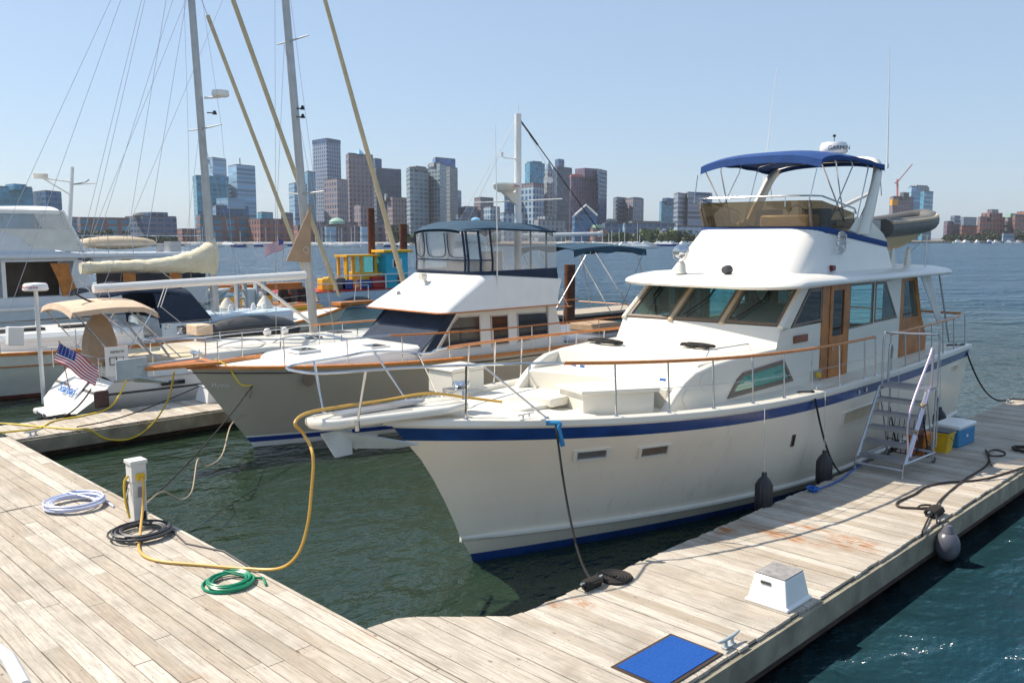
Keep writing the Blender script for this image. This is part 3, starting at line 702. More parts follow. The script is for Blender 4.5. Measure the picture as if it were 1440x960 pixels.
for xt, xb_ in ((8.12, 9.3), (8.8, 9.3), (9.6, 8.6), (10.4, 9.9), (11.1, 10.0)):
    top_ = [(xt, y, bim(xt, y) - 0.035) for y in [BW * .93 * q for q in (-1, -.92, -.7, -.35, 0, .35, .7, .92, 1)]]
    mb.tube([(xb_, -1.3, 5.0)] + [(xt, -BW * .97, 6.14)] + top_ + [(xt, BW * .97, 6.14)] + [(xb_, 1.3, 5.0)], 0.014, 6)
for sg in (-1, 1):
    mb.tube([(7.9, sg * 1.32, 6.0), (7.72, sg * 1.28, 5.40)], 0.010, 6); mb.tube([(11.05, sg * 1.3, 6.1), (11.2, sg * 1.3, 5.6)], 0.010, 6)
mb.build('bimini_frame', 'chrome', Y)
# radar dome, antennas
mb = MB(); mb.lathe([(0.001, 0), (0.27, 0), (0.31, 0.04), (0.31, 0.16), (0.27, 0.24), (0.001, 0.26)], (11.6, 0.0, 6.62), 28); rd = mb.build('radar_dome', 'white', Y, angle=45)
mb = MB(); mb.lathe([(0.001, 0), (.1, 0), (.08, .16), (0.001, .16)], (11.6, 0, 6.45), 12); mb.build('mount', 'gelcoat', rd)
text_part('lettering', 'GARMIN', 0.135, 'name_dark', rd, frame_M((11.6 - .222, -.222, 6.72), (0.7071, -0.7071, 0), (0, 0, 1)), 0.003)
mb = MB(); mb.tube([(11.6, 0, 6.84), (11.6, 0, 7.0)], 0.008, 5); mb.lathe([(0.001, 0), (.035, .02), (.04, .05), (0.001, .08)], (11.6, 0, 6.98), 8); mb.build('wind_sensor', 'black', Y)
for (a, b_) in (((10.9, 1.42, 5.5), (11.6, 1.5, 8.75)), ((11.35, -1.34, 6.2), (11.1, -1.36, 8.75))):
    mb = MB(); a, b_ = Vector(a), Vector(b_); mb.tube([a, a.lerp(b_, .25), b_], [0.016, .012, 0.005], 6); mb.lathe([(.001, 0), (.03, 0), (.03, .1), (.001, .1)], tuple(a), 8); mb.build('whip_antenna', 'mast_white', Y)
# forward items on the roof: search light, horn speaker
mb = MB(); mb.lathe([(.001, 0), (.13, 0), (.10, .05), (.09, .18), (.05, .24), (.001, .24)], (6.15, .55, 3.99), 16); sl_ = mb.build('searchlight', 'gelcoat', Y)
mb = MB(); mb.lathe([(.001, -.14), (.08, -.13), (.13, -.04), (.14, .06), (.15, .10), (.14, .11), (.001, .08)], (6.1, .55, 4.42), 18, 'x'); mb.tube([(6.1, .55, 4.2), (6.1, .40, 4.30), (6.1, .38, 4.45)], .012, 6); mb.tube([(6.1, .55, 4.2), (6.1, .70, 4.30), (6.1, .72, 4.45)], .012, 6); mb.build('lamp_head', 'chrome', sl_)
mb = MB(); mb.lathe([(.001, -.12), (.07, -.11), (.09, -.02), (.09, .05), (.001, .07)], (6.35, -.35, 4.08), 14, 'x'); mb.box(6.32, 6.38, -.38, -.32, 3.98, 4.05); mb.build('loudhailer', 'dark_grey', Y)
mb = MB()
for dy, dz, l in ((0, .0, .34), (.0, -.17, .26), (.0, .13, .2)):
    mb.lathe([(.001, 0.01), (.05, .01), (.085, 0), (.06, .04), (.028, .12), (.02, l), (.001, l)], (8.75 + dz * .2, -1.44 - .05, 4.60 + dz), 12, 'x')
mb.tube([(8.95, -1.5, 4.45), (8.95, -1.5, 4.72)], .02, 6); mb.build('horn_cluster', 'chrome', Y)
mb = MB(); mb.box(8.35, 8.5, -1.52, -1.40, 4.03, 4.14); mb.build('side_light', 'red_light', Y, bevel=.01)
mb = MB(); mb.box(6.55, 7.12, -HW - .028, -HW - .003, 2.76, 2.90); nb = mb.build('name_board', 'name_board', Y, bevel=.02)
# aft boat deck: post, cradle, davit
mb = MB(); mb.tube([(13.75, -1.78, 3.82), (14.2, -1.95, 2.15)], .022, 8); mb.build('roof_post', 'steel_dull', Y)
mb = MB(); mb.tube([(13.55, 1.78, 3.82), (14.05, 1.95, 2.15)], .022, 8); mb.build('roof_post', 'steel_dull', Y)
for x, y in ((12.55, -1.1), (13.55, -1.1), (12.55, .9), (13.55, .9)):
    mb = MB(); mb.hexa([(x - .16, y - .04, 4.0), (x + .16, y - .04, 4.0), (x + .16, y + .04, 4.0), (x - .16, y + .04, 4.0)], [(x - .07, y - .03, 4.42), (x + .04, y - .03, 4.46), (x + .04, y + .03, 4.46), (x - .07, y + .03, 4.42)]); mb.build('dinghy_chock', 'gelcoat', Y, bevel=.015)
mb = MB(); mb.tube([(13.3, -1.6, 4.0), (13.3, -1.6, 4.75)], .012, 6); mb.tube([(13.3, -1.6, 4.7), (13.9, -1.0, 4.3)], .008, 5); mb.build('boat_deck_rail', 'chrome', Y)
mb = MB(); mb.tube([(10.8, .2, 4.75), (11.0, 0.2, 5.05), (13.7, -.1, 5.80)], [.07, .06, .045], 8); mb.tube([(13.6, -.1, 5.78), (13.6, -.1, 4.95)], .005, 4); mb.build('davit_boom', 'gelcoat', Y)
# bow pulpit
mb = MB()
out = [(-1.35, .38), (-2.0, .32), (-2.48, .27), (-2.64, .18), (-2.70, 0), (-2.64, -.18), (-2.48, -.27), (-2.0, -.32), (-1.35, -.38), (-.8, -.42), (-.35, -.30), (-.35, .30), (-.8, .42)]
zf = lambda x: 2.37 + 0.03 * (-1.3 - x)
mb.grid([[(x * .995, y * (.90), zf(x)) for x, y in out], [(x, y, zf(x) + .03) for x, y in out], [(x, y, zf(x) + .085) for x, y in out], [(x * .995 + .0, y * .93, zf(x) + .11) for x, y in out]], False, True, None, True)
mb.build('bow_pulpit', 'gelcoat', Y, bevel=0.015)
mb = MB(); mb.grid([[(x * .97, y * .72, zf(x) + .115) for x, y in out[:9]], [(x * .97, y * .66, zf(x) + .121) for x, y in out[:9]]], False); mb.box(-2.3, -1.0, -.10, .10, 2.51, 2.545); mb.build('pulpit_pad', 'steel_dull', Y)
# anchor slung under the pulpit
mb = MB(); mb.slab([(-2.35, -.02, 2.33), (-1.35, -.42, 2.05), (-1.62, -.25, 2.02), (-2.0, -.0, 2.05)], .03); mb.slab([(-2.35, .02, 2.33), (-1.35, .42, 2.05), (-1.62, .25, 2.02), (-2.0, .0, 2.05)], .03)
mb.slab([(-2.55, 0, 2.33), (-2.35, 0, 2.0), (-2.1, 0, 2.0), (-2.1, 0, 2.33)], .03); mb.tube([(-2.2, 0, 2.35), (-.9, 0, 2.52)], .025, 6)
mb.build('anchor', 'galv', Y)
mb = MB(); mb.lathe([(.001, 0), (.13, 0), (.10, .06), (.07, .12), (.13, .2), (.12, .24), (.001, .25)], (-.1, .12, 2.42), 18); mb.box(-.35, -.2, .0, .24, 2.42, 2.58); mb.build('windlass', 'chrome', Y)
mb = MB()
for i in range(26):
    x = -.2 - i * .045; mb.tube([(x + .03 * math.cos(a), .08 + (.018 * math.sin(a) if i % 2 else 0), 2.53 + (0 if i % 2 else .018 * math.sin(a))) for a in [R(60 * k) for k in range(6)]], .006, 5, closed=True)
mb.build('anchor_chain', 'galv', Y)
# foredeck furniture
def fdeck(x): return YH.at(10, x)[1] + 0.0
mb = MB(); mb.box(1.0, 1.72, 1.52, 2.12, 2.13, 2.50); bx = mb.build('deck_box', 'gelcoat', Y, bevel=.02)
mb = MB(); mb.box(.97, 1.76, 1.49, 2.15, 2.505, 2.56); mb.build('lid', 'gelcoat', bx, bevel=.02)
lk = [(1.35, -.93), (2.30, -1.52), (2.85, -.95), (1.55, -.30)]
mb = MB(); mb.prism(lk, 2.0, 2.41); bx = mb.build('deck_locker', 'gelcoat', Y, bevel=.015)
mb = MB(); mb.prism([(1.28, -.96), (2.32, -1.61), (2.95, -.92), (1.52, -.22)], 2.415, 2.47); mb.build('lid', 'gelcoat', bx, bevel=.012)
mb = MB(); mb.grid([rrect(.62, 1.38, .36, .08, 4, 2.12, -.05), rrect(.60, 1.40, .38, .1, 4, 2.22, -.05), rrect(.64, 1.36, .34, .08, 4, 2.245, -.05)], False, True, None, True); mb.build('deck_hatch', 'gelcoat', Y, bevel=.01)
mb = MB(); mb.grid([rrect(1.1, 1.5, .2, .06, 4, 2.2, -.35), rrect(1.1, 1.5, .2, .06, 4, 2.33, -.35)], False, True, None, True); mb.build('deck_vent', 'gelcoat', Y, bevel=.02)
for (x, y) in ((.1, -.95), (.1, .95), (6.35, -2.22), (12.0, -2.2), (14.3, -2.15)):
    z = YH.at(10, x)[1] + .06; mb = MB(); mb.tube([(x - .16, y, z + .05), (x + .16, y, z + .05)], [.012, .012], 6); mb.tube([(x - .06, y, z), (x - .06, y, z + .05)], .014, 6); mb.tube([(x + .06, y, z), (x + .06, y, z + .05)], .014, 6); mb.build('mooring_cleat', 'chrome', Y)
mb = MB(); mb.tube([(4.35, -1.15, 2.70), (4.45, -1.15, 2.80), (5.5, -1.3, 2.82), (5.55, -1.3, 2.73)], .014, 6); mb.build('grab_rail', 'chrome', Y)
# rails
def rp(x, sg, h=0.0, ins=0.03):
    b, z = YH.at(10, x); return Vector((x, sg * (max(b - ins, .0)), z + .05 + h))
xs = [-1.1 + .25 * i for i in range(0, 42)]
for sg in (-1, 1):
    # chrome forward part and teak aft part
    HR = 0.74
    mid_ = [rp(x, sg, HR + (0.02 if x > 0 else 0), .03 + .04) for x in (-.2, .2, .6)]
    path = spline([(-2.86, 0.0, 3.13), (-2.80, sg * .30, 3.13), (-2.5, sg * .48, 3.13), (-1.8, sg * .66, 3.12), (-1.0, sg * .95, 3.10)] + [tuple(p) for p in mid_], 6)
    mb = MB(); mb.tube(path, 0.0165, 8); mb.build('pulpit_rail', 'chrome', Y)
    end = 8.78 if sg < 0 else 12.9
    tk = [rp(.6 + .3 * i, sg, HR + .02, .07) for i in range(int((end - .6) / .3) + 1)]
    mb = MB(); mb.tube(tk, 0.026, 8); mb.build('teak_handrail', 'teak', Y)
    if sg < 0: st_ = [1.35, 2.25, 3.15, 4.1, 5.0, 5.95, 7.05, 8.2, 8.74]
    else: st_ = [1.35, 2.25, 3.15, 4.1, 5.0, 5.95, 7.05, 8.2, 9.4, 10.6, 11.8, 12.85]
    for x in st_:
        mb = MB(); a = rp(x, sg); mb.tube([a - Vector((0, 0, .03)), rp(x, sg, HR, .07)], .014, 8); mb.lathe([(.001, 0), (.035, 0), (.02, .03), (.001, .03)], tuple(a), 8); mb.build('stanchion', 'chrome', Y)
    for a, b_ in ((-1.0, (-1.0, sg * .95, 3.10)), (-.0, tuple(rp(-.45, sg, HR, .07)))):
        mb = MB(); q = rp(a + .35, sg); mb.tube([q, b_], .016, 8); mb.lathe([(.001, 0), (.035, 0), (.02, .03), (.001, .03)], tuple(q), 8); mb.build('stanchion', 'chrome', Y)
    mb = MB(); mb.tube([(-2.25, sg * .35, 2.45), (-2.25, sg * .54, 3.13)], .016, 8); mb.lathe([(.001, -.1), (.03, -.1), (.03, 0.03), (.001, .03)], (-2.25, sg * .35, 2.47), 8); mb.build('stanchion', 'chrome', Y)
    mb = MB(); mb.tube([rp(x, sg, HR * .5, .05) for x in st_], .005, 5); mb.build('lifeline', 'steel_dull', Y)
a0 = [rp(x, -1, .74, .07) for x in (9.55, 10.4, 11.3, 12.2, 13.1, 13.9)]
mb = MB(); mb.tube(a0 + [Vector((14.55, -2.1, 2.84))], .024, 8); mb.tube([(14.55, -2.1, 2.84), (14.6, 2.1, 2.84)], .026, 8); mb.build('aft_handrail', 'teak', Y)
for x in (9.55, 10.35, 11.2, 12.0, 12.8, 13.6, 14.5):
    mb = MB(); mb.tube([rp(x, -1), rp(x, -1, .74, .07)], .014, 8); mb.build('stanchion', 'steel_dull', Y)
# hull fittings on the port side
def hullpt(x, z, off=0.0, sg=-1):
    pts = [YH.pt(k, min(max((x - YH.L[k][3]) / (YH.L[k][4] - YH.L[k][3]), 0), 1)) for k in range(1, 11)]
    for a, b_ in zip(pts, pts[1:]):
        if a[2] <= z <= b_[2]:
            f = (z - a[2]) / (b_[2] - a[2]); return Vector((x, sg * (a[1] + (b_[1] - a[1]) * f + off), z))
    return Vector((x, sg * (pts[-1][1] + off), z))
def hull_rect(x0, x1, z0, z1, name, m1, m2, fw=.035, out=.02):
    dx_ = -.6 * (abs(hullpt(x0, z1).y) - abs(hullpt(x0, z0).y)); q = [hullpt(x0, z0), hullpt(x1, z0), hullpt(x1 + dx_, z1), hullpt(x0 + dx_, z1)]
    mb = MB(); n = (q[1] - q[0]).cross(q[3] - q[0]).normalized(); P = [p - n * 0.02 for p in q]
    c = sum(q, Vector()) / 4; inn = [p + (c - p).normalized() * fw * 1.4 + n * out for p in q]; o_ = [p + n * out for p in q]
    mb.add(P + o_ + inn + [p - n * (out + .005) for p in inn], [(i, (i + 1) % 4, 4 + (i + 1) % 4, 4 + i) for i in range(4)] + [(4 + i, 4 + (i + 1) % 4, 8 + (i + 1) % 4, 8 + i) for i in range(4)] + [(8 + i, 8 + (i + 1) % 4, 12 + (i + 1) % 4, 12 + i) for i in range(4)])
    f = mb.build(name, m1, Y); mb = MB(); mb.add([p + n * .003 - n * .0 for p in [p_ - n * out + n * .004 for p_ in inn]], [(0, 1, 2, 3)]); mb.build('vent_core', m2, f); return f
hull_rect(1.0, 1.54, 1.50, 1.68, 'hull_vent', 'gelcoat', 'steel_dull', .045, .03); hull_rect(2.02, 2.58, 1.43, 1.62, 'hull_vent', 'gelcoat', 'frame_bronze', .045, .03)
hull_rect(7.3, 9.1, 1.20, 1.46, 'hull_vent', 'gelcoat', 'beige', .05, .03); hull_rect(5.55, 5.64, 1.10, 1.32, 'exhaust_slot', 'frame_bronze', 'black', .01)
hull_rect(13.6, 14.0, 1.52, 1.66, 'hull_vent', 'hullcream', 'beige', .02)
for x in (7.9, 8.25):
    mb = MB(); q = hullpt(x, 1.78, .01); mb.lathe([(.001, 0), (.05, 0), (.04, .02), (.001, .02)], tuple(q), 10, 'y'); mb.build('fuel_cap', 'chrome', Y)
mb = MB(); mb.box(7.35, 7.75, -HW - .03, -HW - .002, 1.98, 2.16); pw = mb.build('power_inlet', 'steel_dull', Y)
mb = MB(); mb.lathe([(.001, -.06), (.05, -.06), (.06, 0), (.001, 0)], (7.55, -HW - .03, 2.07), 12, 'y'); mb.build('plug', 'plastic_yellow', pw)
bpy.context.view_layer.update()
YM = Y.matrix_world.copy() if False else Matrix.Translation(Y.location) @ Matrix.Rotation(math.atan(0.02), 4, 'Z')
def yw(p): return YM @ Vector(p)

# ---------------------------------------------------------------- a pixel of the 1440x960 photograph to a point on a plane
_f = Vector((math.cos(PITCH) / 2 ** .5, math.cos(PITCH) / 2 ** .5, -math.sin(PITCH))); _u = Vector((math.sin(PITCH) / 2 ** .5, math.sin(PITCH) / 2 ** .5, math.cos(PITCH))); _r = Vector((2 ** -.5, -2 ** -.5, 0))
def at(px, py, x=None, y=None, z=None):
    r = _f * 1220 + _r * (px - 720) - _u * (py - 480)
    t = (z - CAM_Z) / r.z if z is not None else (x / r.x if x is not None else y / r.y)
    return Vector((0, 0, CAM_Z)) + r * t

# ================================================================ the trawler yacht in the next slip
T = thing('trawler_yacht', (9.42, 17.66, 0), 'white trawler yacht with grey hull, navy windscreen cover and teal-topped clear flybridge enclosure', 'motor yacht')
TH = Hull([
    (-0.5, -0.5, -0.45, 0.8, 13.0, 1.2, 1.5, 0.9),
    (0.0, 0.0, 0.0, 0.0, 13.4, 1.85, 1.6, 0.9),
    (0.12, 0.10, 0.10, -0.08, 13.4, 1.88, 1.65, 0.9),
    (0.24, 0.20, 0.20, -0.17, 13.4, 1.9, 1.7, 0.9),
    (0.28, 0.24, 0.24, -0.2, 13.4, 1.9, 1.72, 0.9),
    (0.9, 0.75, 0.75, -0.66, 13.45, 1.97, 2.1, 0.92),
    (1.45, 1.25, 1.22, -1.05, 13.5, 2.02, 2.5, 0.93),
    (1.84, 1.60, 1.55, -1.32, 13.5, 2.05, 2.8, 0.94),
    (1.95, 1.72, 1.68, -1.42, 13.5, 2.05, 2.85, 0.94)])
TH.build(T, ['grey_hull', 'bottom', 'deep_blue', 'cord_ochre', 'white'], [1, 4, 2, 4, 0, 0, 0, 0])
TH.cap(T, 'teak', 0.05, 0.08, 0.05, h=0.02)
TH.deck(T, 'decknonskid', dz=-0.05, inset=.02, camber=.08)
strip(T, TH, 7, 0, .05, 'dark_grey', 'rub_rail', out=.04)
mb = MB(); mb.prism([(-2.35, -.16), (-.9, -.42), (-.9, .42), (-2.35, .16)], 2.0, 2.07); mb.build('bowsprit_plank', 'teak', T, bevel=.01)
mb = MB(); mb.slab([(-2.9, .02, 2.25), (-2.3, -.02, 2.28), (-2.3, -.02, 1.85), (-2.9, .02, 1.85)], .05); mb.slab([(-2.6, 0, 1.9), (-2.0, -.3, 1.75), (-2.05, 0, 1.7), (-2.5, .2, 1.75)], .03); mb.tube([(-2.5, 0, 2.1), (-1.2, 0, 2.14)], .03, 6); mb.build('anchor', 'galv', T)
mb = MB(); mb.tube([(-1.2, .15, 2.12), (-1.2, .15, 2.28)], .05, 8); mb.tube([(-1.2, -.1, 2.22), (-1.2, .3, 2.24)], .05, 8); mb.build('windlass', 'chrome', T)
# trunk cabin
rows = []
for (ins, z) in ((0, 1.70), (0.0, 1.90), (.05, 1.96), (.2, 2.0)):
    rows.append([(x, y, z + .02 * max(0, x - 1)) for x, y, _ in rrect(.6 + ins, 4.6, 1.25 - ins, .8, 6, rb=.05)])
mb = MB(); mb.grid(rows, True, True, None, True); mb.build('trunk_cabin', 'white', T, angle=60)
for (x, y, s_) in ((1.4, .1, .3), (3.0, -.5, .28)):
    mb = MB(); mb.box(x - s_, x + s_, y - s_, y + s_, 2.02, 2.08); h_ = mb.build('deck_hatch', 'white', T, bevel=.01)
    mb = MB(); mb.box(x - s_ * .75, x + s_ * .75, y - s_ * .75, y + s_ * .75, 2.082, 2.09); mb.build('pane', 'glass_dark', h_)
# house
TW = 1.37
rows = []
for t_, z in ((0, 1.7), (.15, 1.95), (1, 2.84)):
    rows.append([(3.72 + 1.25 * max(0, (z - 1.85) / 1.0), y * (1 - .05 * t_), z) if x < 6 else (x, y * (1 - .05 * t_), z) for x, y in ((5, -TW), (8.95 - .42 * t_, -TW), (8.95 - .42 * t_, TW), (5, TW))])
mb = MB(); mb.grid(rows, False, True, None, True); mb.build('deckhouse', 'white', T, bevel=.02)
def ty(z): return -TW * (1 - .05 * max(0, (z - 1.7) / 1.14)) - .004
for q in ([(4.28, 1.92), (5.74, 1.87), (5.74, 2.70), (5.0, 2.72), (4.80, 2.55)], [(6.12, 1.87), (6.76, 1.87), (6.76, 2.66), (6.12, 2.67)], [(7.10, 1.88), (8.42, 1.95), (8.26, 2.64), (7.10, 2.67)]):
    for sg in (-1, 1):
        ywin('side_window', [(x, -sg * ty(z) * -1 if False else sg * -ty(z), z) for x, z in q], .02, 'steel_dull', 'glass_black', T, .035, -sg)
# windscreen cover: navy canvas with soft folds
mb = MB(); rows = []
for i in range(11):
    v = i / 10; rows.append([(3.70 + 1.24 * v - .035 - .02 * abs(math.sin(6 * u + 2 * v)), (-TW + .02) * (1 - .05 * v) * (1 - 2 * u), 1.86 + 0.96 * v + .0) for u in [j / 24 for j in range(25)]])
mb.grid(rows); mb.grid([[(a + .02, b, c) for a, b, c in r] for r in rows]); mb.build('windscreen_cover', 'canvas_navy', T)
for sg in (-1, 1):
    mb = MB(); ya = sg * (TW - .0); mb.slab([(3.85, ya * 1.002, 1.9), (4.15, ya * 1.004, 1.88), (4.95, ya * .965, 2.8), (4.7, ya * .96, 2.8)], .012 * sg); mb.build('cover_flap', 'canvas_navy', T)
# flybridge
def fbring(x0, hw, r, z, aft, zs=0): return [(x, y, z) for x, y, _ in rrect(x0, aft, hw, r, 8, rb=.06)]
rows = [fbring(4.30, 1.60, .25, 2.83, 8.42), fbring(4.22, 1.63, .28, 2.86, 8.5), fbring(4.40, 1.60, .32, 2.98, 8.48), fbring(4.85, 1.54, .42, 3.25, 8.6), fbring(5.55, 1.47, .55, 3.70, 8.78), fbring(5.68, 1.42, .5, 3.74, 8.75), fbring(5.78, 1.35, .45, 3.72, 8.65), fbring(5.78, 1.35, .45, 3.2, 8.65)]
rows = [[(x, y, z - (.18 * max(0, (x - 6.4) / 2.4) if z > 3.5 else 0)) for x, y, z in r] for r in rows]
mb = MB(); mb.grid(rows, True, True, None, True); mb.build('flybridge', 'white', T, angle=35)
mb = MB(); r0 = fbring(4.20, 1.64, .28, 2.84, 8.52); mb.tube(r0, .018, 6, closed=True); mb.build('teak_trim', 'teak', T)
mb = MB()
for sg in (-1, 1):
    mb = MB(); mb.prism_y([(8.3, 1.72), (8.95, 1.72), (8.75, 2.3), (8.5, 3.0), (8.28, 3.0)], sg * 1.36 - .03, sg * 1.36 + .03); mb.build('aft_wing_panel', 'white', T)
# enclosure: base band, clear panels, frames, canopy
def enc(t, side=1):   # plan loop of the enclosure, t in 0..1 from starboard aft round the bow to port aft
    pass
loop = [p for p in rrect(5.64, 12, 1.40, .5, 7) if p[0] < 8.2]; loop = [(8.6, 1.40, 0)] + loop + [(8.6, -1.40, 0)]
def ring(dx, sc, zf_): return [(x + dx * max(0, (8.3 - x) / 3.0), y * sc, zf_(x)) for x, y, _ in loop]
base = ring(0, 1.03, lambda x: 3.72 - .18 * max(0, (x - 6.4) / 2.4)); band = ring(-.02, 1.0, lambda x: 3.80 + .03 * max(0, min(1, (x - 6.0) / .8)))
topz = lambda x: 4.86 + .06 * math.sin((x - 5.3) / 3 * math.pi)
midr = ring(0.0, .995, lambda x: 4.10); top = ring(-.10, .97, topz)
mb = MB(); mb.grid([base, band], True); mb.grid([[(a, b * 1.012, c) for a, b, c in base], [(a - .01, b * 1.012, c) for a, b, c in band]], True); mb.build('enclosure_skirt', 'canvas_navy', T)
mb = MB(); mb.grid([band, midr, top], True)
en = mb.build('clear_enclosure', 'vinyl', T)
mb = MB()
for rg, r_ in ((band, .02), (midr, .018), (top, .028)):
    mb.tube(rg if rg is not midr else [p for p in rg if p[0] < 6.4], r_, 6)
n_ = len(loop)
for i in (1, 5, 10, 13 , n_ - 9, n_ - 2):
    if 0 <= i < n_: mb.tube([band[i], midr[i], top[i]], .035 if i not in (1, n_ - 2) else .03, 6)
for x in (7.6, 8.22): mb.tube([(x, -1.36, 3.7), (x, -1.34, 4.88)], .03, 6)
mb.build('enclosure_frame', 'canvas_navy', en)
mb = MB()
ysamp = [-.95, -.35, .35, .95]
for a, b_ in ((-1.05, -.30), (-.18, .55), (.67, 1.05)):
    pts = [(5.53 , b_ * 1.0, 4.80), (5.58, b_, 4.35), (5.60, b_ - .12, 4.18), (5.60, a + .12, 4.18), (5.58, a, 4.35), (5.53, a, 4.80)]
    mb.tube(spline(pts, 4), .014, 5)
mb.build('window_zip', 'canvas_navy', en)
rows = []
for i in range(15):
    x = 5.45 + i * (3.0 / 14); r_ = []
    for j in range(17):
        v = -1 + j / 8; hw = 1.38 if x > 5.8 else 1.38 * (1 - .35 * ((5.8 - x) / .35) ** 2)
        r_.append((x, v * hw, topz(x) + .24 * (1 - abs(v) ** 2.6) * min(1, (x - 5.3) / .6) - .02))
    rows.append(r_)
rows = [[(a, b, c - .06) for a, b, c in rows[0]]] + rows + [[(a + .01, b, c - .12) for a, b, c in rows[-1]]]
mb = MB(); mb.grid(rows); mb.grid([[(a, b * .99, c - .015) for a, b, c in r] for r in rows]); mb.build('enclosure_canopy', 'canvas_teal', T, angle=60)
mb = MB(); mb.box(6.0, 6.5, -.9, .3, 3.3, 4.05); mb.build('flybridge_console', 'canvas_brown', T, bevel=.05)
mb = MB(); mb.box(6.9, 7.2, -.7, -.1, 3.4, 4.3); mb.build('helm_chair', 'white', T, bevel=.05)
_s = at(599, 398, y=17.9) - Vector((9.42, 17.66, 0)); mb = MB(); mb.tube([_s + Vector((.12, 0, -.12)), _s + Vector((0, 0, .0)), _s + Vector((-.06, .0, .14))], [.07, .055, .05], 8); mb.lathe([(.001, -.1), (.085, -.1), (.085, .08), (.001, .1)], tuple(_s + Vector((-.10, 0, .18))), 12, 'x'); mb.build('searchlight', 'gelcoat', T)
mb = MB(); mb.lathe([(.001, 0), (.07, .0), (.06, .05), (.001, .06)], (4.72, .75, 3.2), 10, 'x'); mb.build('horn', 'chrome', T)
mb = MB(); mb.tube([(5.45, -1.50, 3.05), (7.9, -1.47, 3.10)], .018, 6); mb.build('grab_rail', 'chrome', T)
mb = MB(); mb.box(5.62, 5.76, -1.49, -1.455, 3.40, 3.50); mb.build('side_light', 'red_light', T)
mb = MB(); mb.tube([(6.2, -1.50, 2.95), (6.2, -1.50, 4.6), (6.15, -1.5, 7.5)], [.025, .018, .006], 6); mb.build('whip_antenna', 'mast_white', T)
# mast with radar, boom
tm = MB(); tm.tube([(8.48, 0, 2.0), (8.48, 0, 8.15)], [.11, .095], 12); tm.tube([(8.48, 0, 8.15), (8.48, 0, 8.4)], .012, 5); ms = tm.build('mast', 'mast_white', T)
mb = MB(); mb.lathe([(.001, -.02), (.2, 0), (.33, .10), (.36, .20), (.33, .24), (.001, .26)], (7.98, 0, 5.95), 24); mb.hexa([(8.2, -.05, 5.7), (8.4, -.05, 5.6), (8.4, .05, 5.6), (8.2, .05, 5.7)], [(7.85, -.07, 5.95), (8.4, -.07, 5.95), (8.4, .07, 5.95), (7.85, .07, 5.95)]); rd = mb.build('radar_dome', 'gelcoat', ms, angle=45)
text_part('lettering', 'Raymarine', .115, 'name_red', rd, frame_M((9.42 - 9.42 + 7.98 - .262 + .2, -.31, 6.11), (0.85, -0.52, 0), (0, 0, 1)), .003)
mb = MB(); mb.tube([(8.48, -0.0, 5.72), (8.48 - .95, .85, 5.66)], .018, 6); mb.tube([(8.48, 0, 5.72), (8.48 + .95, -.85, 5.78)], .018, 6); mb.build('spreader', 'mast_white', ms)
mb = MB(); mb.tube([(8.4, 0, 6.9), (8.1, .2, 6.93)], .02, 6); mb.lathe([(.001, 0), (.05, 0), (.05, .12), (.001, .13)], (8.05, .22, 6.95), 10); mb.build('camera_bracket', 'mast_white', ms)
mb = MB(); mb.tube([(8.55, 0, 4.72), (12.2, 0, 4.80)], [.07, .055], 10); mb.lathe([(.001, -.04), (.09, -.04), (.09, .04), (.001, .04)], (12.2, 0, 4.8), 10, 'x'); mb.build('boom', 'mast_white', T)
mb = MB(); mb.tube([(8.55, 0, 8.0), (9.3, 0, 7.35)], .028, 6); mb.tube([(9.3, 0, 7.35), (12.2, 0, 4.85)], .016, 6); mb.build('topping_lift', 'rope_brown', T)
for a, b_ in (((8.48, 0, 8.1), (7.2, 1.3, 4.9)), ((8.48, 0, 8.1), (7.55, 1.3, 4.9)), ((8.5, 0, 8.1), (10.9, -.9, 4.3))):
    mb = MB(); mb.tube([a, b_], .005, 4); mb.build('stay', 'steel_dull', T)
# aft bimini, cockpit gear
rows = []
for i in range(15):
    u = i / 14; x = 9.6 + 3.5 * u; rows.append([(x, v * 1.15, 4.33 + .10 * math.sin(math.pi * u) + .1 * (1 - v * v) - .26 * max(0, (.12 - u) / .12) ** 1.5 * 0 - .02 * u) for v in [-1 + j / 6 for j in range(13)]])
rows = [[(a, b, c) for a, b, c in rows[0]]] + rows + [[(a + .02, b, c - .18) for a, b, c in rows[-1]]]
mb = MB(); mb.grid(rows); mb.grid([[(a, b * .99, c - .015) for a, b, c in r] for r in rows])
for sg in (-1, 1): mb.grid([[r[0 if sg < 0 else -1] for r in rows[1:-1]], [(r[0 if sg < 0 else -1][0], sg * 1.16, r[0][2] - (.16 + .06 * math.cos(i))) for i, r in enumerate(rows[1:-1])]])
mb.build('aft_bimini', 'canvas_teal', T, angle=60)
for x0, x1 in ((10.6, 12.2), (13.0, 11.6), (12.6, 13.3), (9.8, 11.2)):
    for sg in (-1, 1): mb = MB(); mb.tube([(x0, sg * 1.14, 4.25), (x1, sg * 1.3, 2.4)], .014, 6); mb.build('bimini_strut', 'steel_dull', T)
mb = MB(); mb.box(9.0, 13.3, -1.5, 1.5, 1.66, 1.78); mb.build('aft_deck', 'steel_dull', T)
mb = MB(); mb.box(11.2, 12.6, -.9, .4, 1.79, 2.0); mb.build('deck_hatch', 'canvas_brown', T, bevel=.03)
